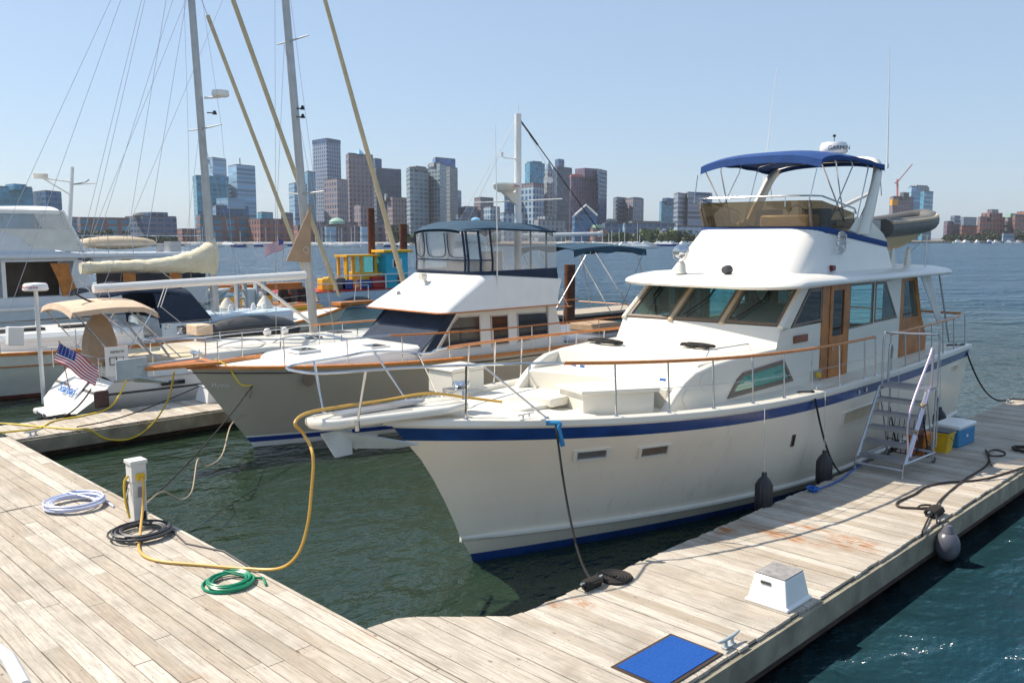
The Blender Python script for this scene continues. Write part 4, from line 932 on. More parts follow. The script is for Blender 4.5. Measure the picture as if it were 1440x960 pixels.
# rails
def tp(x, sg, h, ins=.05): b, z = TH.at(8, x); return Vector((x, sg * max(b - ins, 0), z + .04 + h))
for sg in (-1, 1):
    pts = [tp(x, sg, .58 if x < 2 else .62, .08) for x in [-1.0 + .4 * i for i in range(36)]]
    mb = MB(); mb.tube([(-2.35, sg * .05, 2.63), (-2.2, sg * .2, 2.62)] + pts[:10], .016, 8); mb.build('pulpit_rail', 'chrome', T)
    mb = MB(); mb.tube(pts[9:], .022, 8); mb.build('teak_handrail', 'teak', T)
    for x in (-.9, .3, 1.6, 2.9, 4.2, 5.6, 7.0, 8.4, 9.8, 11.2, 12.6):
        mb = MB(); mb.tube([tp(x, sg, 0), tp(x, sg, .6, .08)], .013, 6); mb.build('stanchion', 'chrome', T)
mb = MB(); mb.tube([(9.3, 1.5, 2.65), (12.9, 1.5, 2.6)], .02, 6); mb.tube([(13.3, -1.8, 2.5), (13.3, 1.8, 2.5)], .02, 6); mb.build('cockpit_rail', 'teak', T)
text_part('registration', 'MS 4176 AB', .16, 'name_white', T, frame_M((-.45, -.62, 1.42), (.93, -.40, 0), (0, -.18, 1)), .004) if False else None
def hull_text(H, k, px, py, body, size, m, par, org, yc):
    x = 0
    for _ in range(30):
        b_, z_ = H.at(k, x); p = at(px, py, y=yc - b_); x = x * .5 + (p.x - org) * .5
    b_, z_ = H.at(k, x); b2, z2 = H.at(k, x + .3); b1 = H.at(k, x - .3)[0]; b_ = max(b_, (b1 + b2) / 2)
    text_part('boat_name', body, size, m, par, frame_M((x, -b_ - .05, p.z), (.6, -(b2 - b1), 0), (0, -.25, 1)), .004)
hull_text(TH, 6, 312, 541, 'Mystic *', .15, 'name_white', T, 9.42, 17.66)
mb = MB(); hp = None
for x, z in ((.75, 1.60),):
    b, _ = TH.at(7, x); mb.lathe([(.001, 0), (.15, 0), (.14, .03), (.001, .03)], (x, -b - .02, z - .02), 14, 'y')
mb.build('hawse_pipe', 'frame_bronze', T)

# ================================================================ sailboats and their gear
def sail_hull(parent, levels, mats, mm, sm=.5): h = Hull(levels, sm=sm); h.build(parent, mats, mm); return h
def mast_parts(parent, base, top, r=.11, m='mast_alu', spread=((5.9, 1.0),), boomend=None, boomz=None, br=.11):
    b, t_ = Vector(base), Vector(top); mb = MB(); d = (t_ - b)
    rows = []
    for k in range(9):
        p = b.lerp(t_, k / 8); rr = r * (1 - .25 * k / 8)
        rows.append([(p.x + 1.35 * rr * math.cos(a), p.y + .85 * rr * math.sin(a), p.z) for a in [2 * math.pi * j / 14 for j in range(14)]])
    mb.grid(rows, True, True, None, True); ms = mb.build('mast', m, parent)
    for z, w_ in spread:
        p = b + d * ((z - b.z) / d.z)
        for sg in (-1, 1):
            mb = MB(); mb.tube([p, p + Vector((0.12, sg * w_, .06))], [.03, .018], 6); mb.build('spreader', m, ms)
    return ms
def wires(parent, segs, r=.006, m='steel_dull', name='shroud'):
    for a, b_ in segs: mb = MB(); mb.tube([a, b_], r, 4); mb.build(name, m, parent)

# sailboat A, stern to the walkway, on the far side of the finger dock
A = thing('white_sailboat', (7.2, 23.7, 0), 'white sailboat with tan bimini and covered wheel, its sloping stern by the finger dock', 'sailboat')
def AL(p): return (p[0] - 7.2, p[1] - 23.7, p[2])
# bow is towards +x here: build the hull with the stern at the origin by mirroring x
AH = Hull([
    (-.35, -.4, -.05, 0.9, 11.6, .9, 1.6, .5), (0.0, 0.0, 0.12, 0.35, 12.1, 1.45, 1.6, .62), (.08, .06, .20, .28, 12.1, 1.5, 1.65, .63), (.5, .4, .42, .1, 12.0, 1.66, 1.9, .8),
    (.95, .78, .78, -.05, 11.6, 1.76, 2.2, .9), (1.02, .84, .84, -.08, 11.55, 1.77, 2.2, .9), (1.34, 1.14, 1.12, -.2, 11.25, 1.80, 2.3, .92)], sm=.55)
M_ = Matrix.Translation((12.1, 0, 0)) @ Matrix.Scale(-1, 4, (1, 0, 0))
def flip(o): o.data.transform(M_); o.data.flip_normals(); return o
h0 = flip(AH.build(A, ['white', 'deep_blue', 'dark_grey', 'gelcoat'], [1, 2, 0, 0, 2, 0])); flip(AH.deck(A, 'decknonskid', dz=.0, inset=.02, camber=.1)); flip(AH.cap(A, 'steel_dull', .02, .05, .03, h=.02, name='toe_rail'))
# sugar-scoop stern details on the transom
mb = MB(); mb.slab([(.02, -.55, .30), (.02, .55, .30), (.72, .45, 1.12), (.72, -.45, 1.12)], .03); mb.build('transom_door', 'white', A, bevel=.02)
mb = MB(); mb.box(-.28, .15, -1.0, 1.0, .10, .26); mb.build('swim_step', 'white', A, bevel=.06)
tn = Vector((-.82, 0, .70)); txt = Vector((0, -1, 0)); tup = Vector((.65, 0, .76))
text_part('boat_name', 'SeaPearl', .34, 'name_blue', A, frame_M((.33, .12, .78), (0, -1, 0), (.65, 0, .76)), .006)
text_part('home_port', 'Boston, MA', .15, 'name_dark', A, frame_M((-.29, .25, .19), (0, -1, 0), (.02, 0, 1)), .004)
mb = MB(); mb.hexa([(.95, -1.3, 1.1), (3.6, -1.4, 1.1), (3.6, 1.4, 1.1), (.95, 1.3, 1.1)], [(1.0, -1.15, 1.36), (3.6, -1.2, 1.45), (3.6, 1.2, 1.45), (1.0, 1.15, 1.36)]); mb.build('cockpit_coaming', 'gelcoat', A, bevel=.06)
mb = MB(); mb.box(1.3, 3.4, -.75, .75, 1.38, 1.47); mb.build('cockpit_seat', 'beige', A, bevel=.02)
rows = []
for (f, z) in ((1.0, 1.10), (1.0, 1.34), (.93, 1.48), (.78, 1.57), (.5, 1.62)):
    rows.append([(3.3 + (x - 3.3) * (.96 + .04 * f), y * f, z + (.12 if x < 7 else 0) * (z - 1.15)) for x, y in ((3.3, -1.38), (5.5, -1.42), (7.7, -1.25), (9.9, -.8), (10.8, 0), (9.9, .8), (7.7, 1.25), (5.5, 1.42), (3.3, 1.38))])
mb = MB(); mb.grid(rows, True, True, None, True); mb.build('coachroof', 'gelcoat', A, angle=30)
mb = MB(); mb.grid([[(3.5, -1.43, 1.22), (5.5, -1.46, 1.18), (7.6, -1.29, 1.20), (9.9, -.84, 1.36)], [(4.4, -1.41, 1.42), (5.6, -1.43, 1.45), (7.6, -1.26, 1.46), (9.9, -.82, 1.40)]]); mb.build('cabin_window', 'glass_black', A)
for (x, y, a, b_) in ((1.8, -1.72, .92, 1.02),):
    mb = MB(); mb.box(2.0, 2.6, -1.80, -1.70, .90, 1.0); mb.build('hull_window', 'glass_black', A)
mb = MB(); rows = []
for i in range(13):
    u = i / 12; x = .15 + 2.1 * u; rows.append([(x, v * 1.15, 2.86 + .16 * (1 - abs(v) ** 2.4) + .07 * math.sin(math.pi * u) - .14 * max(0, (u - .85) / .15)) for v in [-1 + j / 7 for j in range(15)]])
rows = [[(a - .05, b, c - .14) for a, b, c in rows[0]]] + rows + [[(a + .05, b, c - .12) for a, b, c in rows[-1]]]
mb.grid(rows); mb.grid([[(a, b * .99, c - .015) for a, b, c in r] for r in rows])
for sg in (0, -1): mb.grid([[r[sg] for r in rows[1:-1]], [(r[sg][0], r[sg][1], r[sg][2] - .13) for r in rows[1:-1]]])
mb.build('bimini_top', 'canvas_tan', A, angle=60)
mb = MB()
for x0, x1 in ((.2, 1.2), (2.15, 1.2), (1.5, 2.8), (.8, 2.2)):
    for sg in (-1, 1): mb.tube([(x0, sg * 1.14, 2.84), (x1, sg * 1.2, 1.5)], .016, 6)
mb.build('bimini_frame', 'chrome', A)
mb = MB(); rows = [[(1.15 + a * .34 * s_, b * .36 * s_ + 0, z) for a, b in ((-1, -.7), (0, -1), (1, -.7), (1, .7), (0, 1), (-1, .7))] for s_, z in ((1.15, 1.45), (1.05, 2.0), (.8, 2.4), (.3, 2.72))]
mb.grid(rows, False, True, None, True); mb.build('wheel_cover', 'canvas_brown', A, bevel=.03)
for q0, q1 in (((173, 448), (213, 499)), ((193, 440), (238, 501))):
    mb = MB(); mb.tube([AL(at(*q0, y=22.7)), AL(at(*q1, y=22.5))], .03, 6); mb.build('hatch_slide', 'steel_dull', A)
mb = MB(); mb.box(4.0, 4.5, .4, 1.1, 1.85, 2.15); mb.build('instrument_box', 'canvas_tan', A, bevel=.03)
# sign hung on the rail
mb = MB(); mb.slab([(.62, -1.80, 1.30), (1.16, -1.85, 1.30), (1.16, -1.85, 2.02), (.62, -1.80, 2.02)], .02); sgn = mb.build('rail_sign', 'white', A)
mb = MB()
for a, b_ in (((.72, 1.58), (.87, 1.76)), ((.89, 1.58), (1.04, 1.76))):
    q = [(a[0], -1.84, a[1]), (b_[0], -1.857, a[1]), (b_[0], -1.857, b_[1]), (a[0], -1.84, b_[1])]; mb.tube(q, .012, 4, closed=True)
mb.build('pictogram', 'black', sgn)
text_part('sign_text', 'REMOTE', .085, 'black', sgn, frame_M((.90, -1.855, 1.89), (1, -.08, 0), (0, 0, 1)), .002)
mb = MB(); mb.tube([(.5, -1.72, 1.75), (3.0, -1.85, 1.7)], .012, 5); mb.tube([(.35, 1.2, 1.75), (.5, -1.7, 1.75)], .014, 5)
for x, y in ((.5, -1.7), (1.8, -1.78), (3.0, -1.84), (.35, 1.2)): mb.tube([(x, y, 1.2), (x, y, 1.75)], .014, 5)
mb.build('stern_rail', 'chrome', A)
for x in (3.2, 5.4, 7.5, 9.6):
    b, z = AH.at(6, 12.1 - x); mb = MB(); mb.tube([(x, -b, z), (x, -b - .02, z + .62)], .013, 5); mb.build('stanchion', 'chrome', A)
    mb = MB(); mb.tube([(x, b, z), (x, b + .02, z + .62)], .013, 5); mb.build('stanchion', 'chrome', A)
for h_ in (.32, .6):
    for sg in (-1, 1):
        mb = MB(); mb.tube([(x, sg * (AH.at(6, 12.1 - x)[0] + .01), AH.at(6, 12.1 - x)[1] + h_) for x in (3.0, 4.2, 5.4, 6.5, 7.5, 8.6, 9.6, 11.3)], .006, 4); mb.build('lifeline', 'rope_white', A)
for x in (6.3, 6.9): mb = MB(); mb.ell((x, .5, 1.78), .13, .11, .12, 12); mb.build('deck_vent', 'white', A)
# radar on its own stern pole
mb = MB(); mb.tube([(.22, 1.7, .2), (.19, 1.7, 3.30)], .055, 10); mb.tube([(.19, 1.7, 1.75), (.6, 1.3, 1.75)], .015, 5); pol = mb.build('radar_pole', 'mast_white', A)
mb = MB(); mb.lathe([(.001, 0), (.28, 0), (.32, .03), (.29, .17), (.25, .2), (.001, .22)], (.19, 1.7, 3.27), 24); rd = mb.build('radar_dome', 'white', pol, angle=45)
text_part('lettering', 'Raymarine', .115, 'name_red', rd, frame_M((.19 - .222, 1.7 - .222, 3.38), (.7071, -.7071, 0), (-.05, -.05, 1)), .003)
msA = mast_parts(A, AL((14.85, 23.7, 1.7)), AL((13.95, 23.7, 15.2)), .115, spread=((6.0, 1.0), (10.5, .9)))
bmA = MB(); bmA.tube([AL((14.6, 23.7, 3.52)), AL((8.25, 23.65, 3.36))], [.12, .11], 10); bmA.build('boom', 'mast_white', A)
mb = MB(); mb.tube([AL((14.7, 23.7, 2.05)), AL((12.9, 23.7, 3.4))], .05, 6); mb.build('boom_vang', 'mast_white', A)
fsA = [Vector(AL((18.98, 23.7, 1.5))), Vector(AL((18.28, 23.7, 3.64))), Vector(AL((15.56, 23.7, 11.93))), Vector(AL((14.2, 23.7, 15.0)))]
mb = MB(); mb.tube([fsA[0], fsA[0].lerp(fsA[1], .3), fsA[1], fsA[2], fsA[3]], [.05, .095, .09, .065, .05], 10); mb.build('furled_sail', 'sail_furled', A)
mtop = AL((13.95, 23.7, 15.1))
wires(A, [(mtop, AL((14.5, 21.95, 1.3))), (mtop, AL((14.5, 25.45, 1.3))), (AL((14.3, 22.7, 6.06)), AL((14.5, 21.95, 1.3))), (AL((14.3, 24.7, 6.06)), AL((14.5, 25.45, 1.3))), (mtop, (.3, 0, 1.2)), (AL((14.3, 24.7, 6.06)), AL((14.1, 23.7, 10.4))), (AL((14.3, 22.7, 6.06)), AL((14.1, 23.7, 10.4)))])
for dz in (0, .25):
    mb = MB(); p = Vector(AL((14.40, 23.62, 8.3 + dz))); mb.tube([p, p + Vector((.12, -.12, 0))], .02, 5); mb.lathe([(.001, 0), (.08, 0), (.03, .12), (.001, .12)], tuple(p + Vector((.14, -.12, -.03))), 8); mb.build('mast_light', 'black', msA)
# the brown riding sail hoisted by the mast
q = [at(437, 288, y=23.4), at(402, 367, y=23.3), at(436, 369, y=23.5)]; q = [Vector(AL(p)) for p in q]
mb = MB(); mb.slab([q[0], q[1], q[2]], .02); rs = mb.build('riding_sail', 'canvas_brown', A)
cc = (q[0] + q[1] + q[2]) / 3 + Vector((0.1, -.03, -.22)); mb = MB(); mb.tube([(cc.x + .09 * math.cos(a), cc.y, cc.z + .09 * math.sin(a)) for a in [R(30 * k) for k in range(12)]], .008, 4, closed=True); mb.build('sail_emblem', 'name_white', rs)

for px, py in ((253, 461), (214, 473), (236, 455)):
    p = Vector(AL(at(px, py + 8, y=22.5))); mb = MB(); mb.lathe([(.001, 0), (.09, 0), (.055, .04), (.05, .12), (.075, .15), (.001, .16)], tuple(p), 14); mb.build('winch', 'chrome', A)
mb = MB(); mb.tube(spline([AL(at(*q, y=23.2)) for q in ((104, 412), (128, 424), (165, 428), (192, 446), (205, 456))], 4), .025, 6); mb.build('traveller_arch', 'black', A)
for q0, q1 in (((232, 402), (222, 432)), ((236, 402), (226, 432)), ((150, 405), (172, 470)), ((225, 430), (262, 460)), ((262, 470), (300, 455))):
    mb = MB(); mb.tube([AL(at(*q0, y=23.5)), AL(at(*q1, y=23.0))], .012, 5); mb.build('sheet', 'rope_white', A)
for x, y, s_ in ((7.2, -.5, .28), (8.6, 0, .3)):
    mb = MB(); mb.box(x - s_, x + s_, y - s_, y + s_, 1.56, 1.66); mb.build('deck_hatch', 'glass_black', A, bevel=.03)
mb = MB(); mb.tube(spline([(3.9, -.9, 1.62), (4.3, -1.0, 1.75), (5.0, -1.05, 1.78), (5.4, -1.0, 1.66)], 4), .018, 6); mb.tube(spline([(5.6, -1.0, 1.62), (6.0, -.98, 1.75), (6.8, -.95, 1.76), (7.2, -.9, 1.62)], 4), .018, 6); mb.build('grab_rail', 'chrome', A)

# sailboat B: long white cutter behind, stern out of frame on the left
B = thing('cutter_sailboat', (6.0, 29.3, 0), 'long white cutter with wood rub rail, navy dodger and cream covered boom', 'sailboat')
def BL(p): return (p[0] - 6.0, p[1] - 29.3, p[2])
BH = Hull([(-.5, -.5, -.3, 1.6, 13.6, 1.1, 1.5, .5), (0, 0, 0.05, .75, 13.9, 1.6, 1.5, .6), (.1, .1, .15, .65, 13.95, 1.62, 1.6, .6), (.7, .55, .6, .1, 14.2, 1.8, 1.9, .7), (1.4, .95, 1.1, -.5, 14.5, 1.9, 2.2, .75), (1.95, 1.3, 1.5, -.95, 14.6, 1.92, 2.4, .78)], sm=.5)
M_ = Matrix.Translation((13.0, 0, 0)) @ Matrix.Scale(-1, 4, (1, 0, 0))
flip(BH.build(B, ['pale_white_green', 'bottom_red'], [1, 1, 0, 0, 0])); flip(BH.deck(B, 'decknonskid', dz=0, inset=.02, camber=.1)); flip(BH.cap(B, 'varnish', .04, .08, .05, h=.05)); flip(strip(B, BH, 4, 0, .06, 'varnish', 'rub_rail', out=.04))
mb = MB(); mb.prism([(13.4, -.35), (15.2, -.12), (15.2, .12), (13.4, .35)], 1.98, 2.12); mb.build('bowsprit', 'varnish', B, bevel=.02)
mb = MB(); mb.tube([(14.2, -.1, 2.1), (14.3, -.1, 2.75), (14.9, -.1, 2.75)], .02, 5); mb.tube([(14.9, -.1, 2.2), (14.9, -.1, 2.75)], .02, 5); mb.build('pulpit_rail', 'chrome', B)
mb = MB(); rows = [[(x, y * f, z) for x, y in ((.6, -1.1), (2.6, -1.35), (5.2, -1.4), (5.2, 1.4), (2.6, 1.35), (.6, 1.1))] for f, z in ((1, 1.3), (1, 1.72), (.9, 1.85), (.5, 1.92))]; mb.grid(rows, True, True, None, True); mb.build('aft_cabin', 'white', B, angle=30)
mb = MB(); rows = [[(x, y * f, z) for x, y in ((5.8, -1.4), (8.2, -1.35), (11.0, -.8), (11.0, .8), (8.2, 1.35), (5.8, 1.4))] for f, z in ((1, 1.3), (1, 1.85), (.9, 2.0), (.5, 2.06))]; mb.grid(rows, True, True, None, True); mb.build('coachroof', 'pale_blue_hull', B, angle=30)
for x in (6.3, 7.4): mb = MB(); mb.box(x, x + .55, -1.425, -1.39, 1.5, 1.78); mb.build('cabin_window', 'glass_black', B, bevel=.02)
for x0, x1, z in ((1.0, 2.5, 1.94), (3.0, 4.4, 1.94)): mb = MB(); mb.box(x0, x1, -.8, -.3, z - .03, z + .03); mb.build('deck_hatch', 'black', B, bevel=.01)
mb = MB(); rows = []
for sec_x, s_, zt in ((3.9, .95, 3.1), (4.9, 1.0, 3.28), (5.9, 1.0, 3.25), (6.9, 1.0, 3.05), (7.55, 1.05, 1.95)):
    rows.append([(sec_x, 1.35 * s_ * math.cos(a), 2.95 - (3.28 - zt) + .3 * math.sin(a)) if zt > 2.5 else (sec_x, 1.35 * math.cos(a), 1.95 + .1 * math.sin(a)) for a in [math.pi * k / 12 for k in range(13)]])
mb.grid(rows); mb.grid([[(a, b * .99, c - .015) for a, b, c in r] for r in rows])
mb.add([(5.6, -1.36, 2.9), (6.9, -1.36, 2.75), (7.55, -1.36, 1.9), (5.75, -1.36, 1.75)], [(0, 1, 2, 3)]); mb.add([(5.6, 1.36, 2.9), (6.9, 1.36, 2.75), (7.55, 1.36, 1.9), (5.75, 1.36, 1.75)], [(0, 1, 2, 3)])
mb.build('dodger', 'canvas_navy', B, angle=50)
_dc = at(352, 468, y=27.6); _dz = at(352, 443, y=27.6).z
mb = MB(); mb.ell((0, 0, 0), 1.95, .55, _dz - _dc.z, 24); dg_ = single('upturned_dinghy', mb, 'dark_grey', tuple(_dc), 'dark grey ribbed dinghy stowed upside down along the white cutter', 'dinghy', world=False)
for k in (-.3, -.1, .12): mb = MB(); mb.tube([(1.93 * math.cos(a), -.55 * math.sqrt(max(0, 1 - (k + .35) ** 2)) * math.sin(a), (_dz - _dc.z) * (k + .35) * math.sin(a)) for a in [math.pi * (.06 + .88 * j / 16) for j in range(17)]], .022, 6); mb.build('rubbing_strake', 'rubber', dg_)
for x, y in ((8.95, .3), (10.4, .2)): mb = MB(); mb.lathe([(.001, 0), (.25, 0), (.3, .15), (.18, .35), (.06, .5), (.001, .5)], (x, y, 2.0), 12); mb.build('rope_coil', 'rope_white', B)
msB = mast_parts(B, BL((14.35, 29.3, 1.9)), BL((13.75, 29.3, 17.5)), .115, spread=((8.4, 1.25), (13, 1.0)))
# boom with the gathered cream cover
pts = [BL((14.35, 29.3, 4.0)), BL((13.6, 29.3, 3.84)), BL((12.4, 29.3, 3.72)), BL((11, 29.3, 3.72)), BL((9.85, 29.25, 3.70))]
sp_ = spline(pts, 8); mb = MB(); rows = []
for i, p in enumerate(sp_):
    u = i / (len(sp_) - 1); h_ = .62 * (1 - u) ** 3 + .24 + .012 * math.sin(i * 1.3); w_ = .24 * (1 - u) ** .5 + .16
    rows.append([(p.x, p.y + w_ * math.cos(a) * (1 + .04 * math.sin(5 * a + i * .7)), p.z + h_ * (.8 if math.sin(a) > 0 else .75) * math.sin(a) + .02 * math.sin(7 * a + i * 2)) for a in [2 * math.pi * j / 16 for j in range(16)]])
mb.grid(rows, True, True, None, True); mb.build('sail_cover', 'canvas_cream', B)
def furl(parent, pts, r0, r1, LF, name='furled_sail'):
    P = [Vector(LF(p)) for p in pts]; P = [P[0]] + [P[0].lerp(P[-1], .04)] + P[1:]; n = len(P); mb = MB()
    mb.tube(P, [.04] + [r0 + (r1 - r0) * i / (n - 2) for i in range(n - 1)], 10); mb.build(name, 'sail_furled', parent)
furl(B, [(19.62, 29.4, 2.35), (19.37, 29.4, 2.95), (17.1, 29.3, 8.7), (15.4, 29.3, 13.1), (14.2, 29.3, 16.4)], .085, .085, BL)
furl(B, [(18.55, 29.3, 2.2), (18.27, 29.3, 2.8), (14.49, 29.3, 12.26)], .08, .07, BL)
mb = MB(); mb.tube([BL((14.49, 29.3, 12.26)), BL((14.15, 29.3, 13.1))], .012, 4); mb.build('stay', 'steel_dull', B)
mb = MB(); p = Vector(BL((14.2, 29.2, 9.5))); mb.lathe([(.001, 0), (.25, 0), (.3, .05), (.28, .2), (.001, .23)], tuple(p + Vector((.42, -.35, 0))), 18); mb.tube([p + Vector((0, 0, -.05)), p + Vector((.4, -.35, -.02))], .04, 6); rd = mb.build('radar_dome', 'white', msB, angle=45)
mb = MB(); p = Vector(BL((14.25, 29.15, 8.95))); mb.tube([p, p + Vector((.2, -.15, 0))], .02, 5); mb.lathe([(.001, -.05), (.09, -.05), (.05, .07), (.001, .08)], tuple(p + Vector((.2, -.15, .0))), 8); mb.build('mast_light', 'black', msB)
mt = BL((13.75, 29.3, 17.4)); LP_ = BL((14.3, 27.45, 1.5)); RP_ = BL((14.3, 31.15, 1.5)); SL_ = BL((14.2, 28.05, 8.46)); SR_ = BL((14.2, 30.55, 8.46))
wires(B, [(mt, SL_), (SL_, LP_), (mt, SR_), (SR_, RP_), (BL((14.05, 29.3, 8.5)), BL((13.7, 27.45, 1.5))), (BL((14.05, 29.3, 8.5)), BL((13.7, 31.15, 1.5))), (BL((14.05, 29.3, 8.5)), BL((14.9, 27.5, 1.5))), (BL((14.05, 29.3, 8.5)), BL((14.9, 31.1, 1.5)))])
# long backstays and topping lifts fanning aft to the left
wires(B, [(mt, BL((6.2, 29.0, 1.7))), (mt, BL((9.0, 28.2, 1.7))), (BL((13.9, 29.3, 13)), BL((9.85, 29.25, 3.8))), (BL((13.8, 29.3, 16)), BL((11.3, 30.8, 1.5)))], .008, 'steel_dull', 'backstay')
wires(B, [(at(170, 0, y=28.0), at(75, 262, y=27.6)), (at(75, 262, y=27.6), at(10, 420, y=27.5)), (at(199, 0, y=28.4), at(118, 320, y=28.0)), (at(118, 320, y=28.0), at(96, 398, y=27.8)), (at(243, 0, y=28.7), at(150, 320, y=28.3)), (at(150, 320, y=28.3), at(120, 395, y=28.1)), (at(262, 0, y=29.3), at(206, 297, y=29.3))], .007, 'steel_dull', 'backstay') if False else None
for a, b_ in (((170, 0), (12, 440)), ((199, 0), (96, 420)), ((243, 0), (118, 400)), ((262, 0), (206, 340))):
    mb = MB(); mb.tube([BL(at(*a, y=29.3)), BL(at(*b_, y=27.9))], .008, 4); mb.build('backstay', 'steel_dull', B)
for x in (1.0, 3.0, 5.0, 7.2, 9.4, 11.6):
    b, z = BH.at(5, 13.0 - x)
    for sg in (-1, 1): mb = MB(); mb.tube([(x, sg * b, z), (x, sg * b, z + .65)], .014, 5); mb.build('stanchion', 'chrome', B)
for h_ in (.33, .64):
    for sg in (-1, 1): mb = MB(); mb.tube([(x, sg * BH.at(5, 13.0 - x)[0], BH.at(5, 13.0 - x)[1] + h_) for x in (.3, 1, 3, 5, 7.2, 9.4, 11.6, 13.4)], .006, 4); mb.build('lifeline', 'steel_dull', B)
mb = MB(); mb.box(1.5, 2.25, -1.95, -1.75, 1.6, 2.25); mb.build('rail_sign', 'white', B, bevel=.02) if False else None
mb = MB(); mb.slab([BL(at(12, 460, y=27.2)), BL(at(34, 460, y=27.2)), BL(at(34, 486, y=27.2)), BL(at(12, 486, y=27.2))], .3); mb.build('rail_locker', 'white', B, bevel=.02)

for q0, q1 in (((340, 395), (238, 455)), ((225, 380), (330, 462)), ((110, 392), (148, 432)), ((296, 400), (262, 470)), ((240, 408), (237, 470)), ((418, 425), (330, 440)), ((60, 470), (20, 540))):
    mb = MB(); mb.tube([BL(at(*q0, y=28.6)), BL(at(*q1, y=28.2))], .014, 5); mb.build('running_line', 'rope_white', B)
for px, py in ((325, 455), (357, 449), (372, 446)): p = Vector(BL(at(px, py, y=29.2))); mb = MB(); mb.lathe([(.001, 0), (.12, 0), (.08, .12), (.10, .3), (.05, .42), (.001, .45)], (p.x, p.y, 1.85), 10); mb.build('cowl_vent', 'white', B)

# ================================================================ big motor yacht on the left, far row
D = thing('flybridge_yacht', (4.0, 37.8, 0), 'large pale motor yacht on the far left with enclosed flybridge and varnished wood cabin trim', 'motor yacht')
def DL(p): return (p[0] - 4.0, p[1] - 37.8, p[2])
DH = Hull([(-.5, -.5, -.5, 1.5, 17, 1.6, 1.6, .9), (0, 0, 0, .8, 17, 2.1, 1.7, .9), (.15, .15, .15, .7, 17, 2.12, 1.7, .9), (1.0, .9, .9, 0, 17, 2.3, 2.1, .9), (1.75, 1.6, 1.6, -.6, 17, 2.4, 2.4, .9), (2.3, 2.05, 1.95, -1.0, 17, 2.42, 2.6, .9)], sm=.5)
M_ = Matrix.Translation((14.2, 0, 0)) @ Matrix.Scale(-1, 4, (1, 0, 0))
flip(DH.build(D, ['pale_blue_hull', 'bottom', 'white'], [1, 2, 0, 0, 0])); flip(DH.deck(D, 'decknonskid', dz=0, inset=.02, camber=.08)); flip(DH.cap(D, 'white', .04, .08, .05, h=.05)); flip(strip(D, DH, 4, 0, .06, 'dark_grey', 'rub_rail', out=.04))
for x in (4.3, 7.3, 9.3): mb = MB(); b = DH.at(3, 14.2 - x)[0]; mb.box(x, x + .7, -b - .12, -b + .05, 1.05, 1.2); mb.build('hull_window', 'glass_black', D)
mb = MB(); mb.box(-2.5, 8.6, -1.85, 1.85, 1.9, 2.45); mb.box(-2.5, 8.0, -1.9, 1.9, 3.78, 3.88); mb.prism_y([(7.55, 2.45), (8.7, 2.45), (8.2, 3.8), (7.9, 3.8)], -1.84, 1.84); mb.build('deckhouse', 'pale_white', D)
mb = MB()
for x in (-.6, 1.6, 3.9, 5.35): mb.box(x, x + .14, -1.86, 1.86, 2.45, 3.79)
mb.build('window_post', 'white', D) 
mb = MB(); mb.box(-2.3, 7.5, -1.2, -1.1, 2.45, 3.75); mb.build('saloon_interior', 'interior_dark', D)
_v = [DL(at(px, py, y=35.9)) for px, py in ((70, 370), (97, 370), (98, 382), (110, 414), (88, 416), (82, 396))]; mb = MB(); mb.prism_y([(p[0], p[2]) for p in _v], -1.93, -1.86); mb.build('varnished_panel', 'varnish', D)
mb = MB(); mb.prism_y([(4.5, 2.75), (5.0, 2.75), (5.0, 3.6), (4.5, 3.6)], -1.0, -.9); mb.build('curtain', 'cooler_blue', D)
mb = MB(); rows = [[(x, y, z) for x, y in ((-3, -2.05), (8.0, -2.05), (13.4, -1.5), (14.2, 0), (13.4, 1.5), (8.0, 2.05), (-3, 2.05))] for z in (3.88, 4.05)]; mb.grid(rows, False, True, None, True); mb.build('boat_deck', 'pale_white', D, bevel=.04)
mb = MB(); mb.prism_y([(-3, 4.05), (8.3, 4.05), (7.3, 4.15), (6.4, 4.35), (5.9, 4.85), (5.4, 4.98), (-3, 5.0)], -1.75, -1.68); mb.prism_y([(-3, 4.05), (8.3, 4.05), (7.3, 4.15), (6.4, 4.35), (5.9, 4.85), (5.4, 4.98), (-3, 5.0)], 1.68, 1.75); mb.build('flybridge_side', 'pale_white', D)
mb = MB(); mb.grid([[(-3, -1.72, 5.0), (5.6, -1.72, 4.9), (6.0, -1.72, 4.8), (6.5, -1.72, 4.3), (8.3, -1.72, 4.1)], [(-3, -1.7, 5.75), (5.6, -1.7, 5.75), (6.4, -1.7, 5.75), (7.0, -1.7, 5.72), (7.55, -1.7, 5.65)]]); mb.grid([[(8.35, -1.72, 4.1), (8.35, 1.72, 4.1)], [(7.6, -1.7, 5.65), (7.6, 1.7, 5.65)]]); en = mb.build('clear_enclosure', 'vinyl', D)
mb = MB(); mb.prism_y([(5.0, 5.0), (5.6, 4.88), (6.0, 4.75), (6.5, 4.28), (8.33, 4.08), (7.95, 5.0)], -1.76, -1.73); mb.build('enclosure_cloth', 'canvas_white', en)
mb = MB()
for x in (-.8, .9, 3.0, 4.6): mb.tube([(x, -1.74, 4.98), (x, -1.72, 5.75)], .05, 5)
mb.tube([(8.35, -1.74, 4.1), (7.6, -1.72, 5.7)], .07, 5); mb.build('enclosure_frame', 'white', en)
mb = MB(); mb.grid([[(x, y, 5.68 + .2 * (1 - abs(y / 1.8) ** 2.5) + .02 * math.sin(x * 2)) for y in [-1.8 + .3 * j for j in range(13)]] for x in [-3 + .5 * k for k in range(22)]]); mb.grid([[(-3, -1.8, 5.69), (7.5, -1.8, 5.69)], [(-3, -1.8, 5.56), (7.5, -1.8, 5.56)]]); mb.build('flybridge_canopy', 'white', D, angle=60)
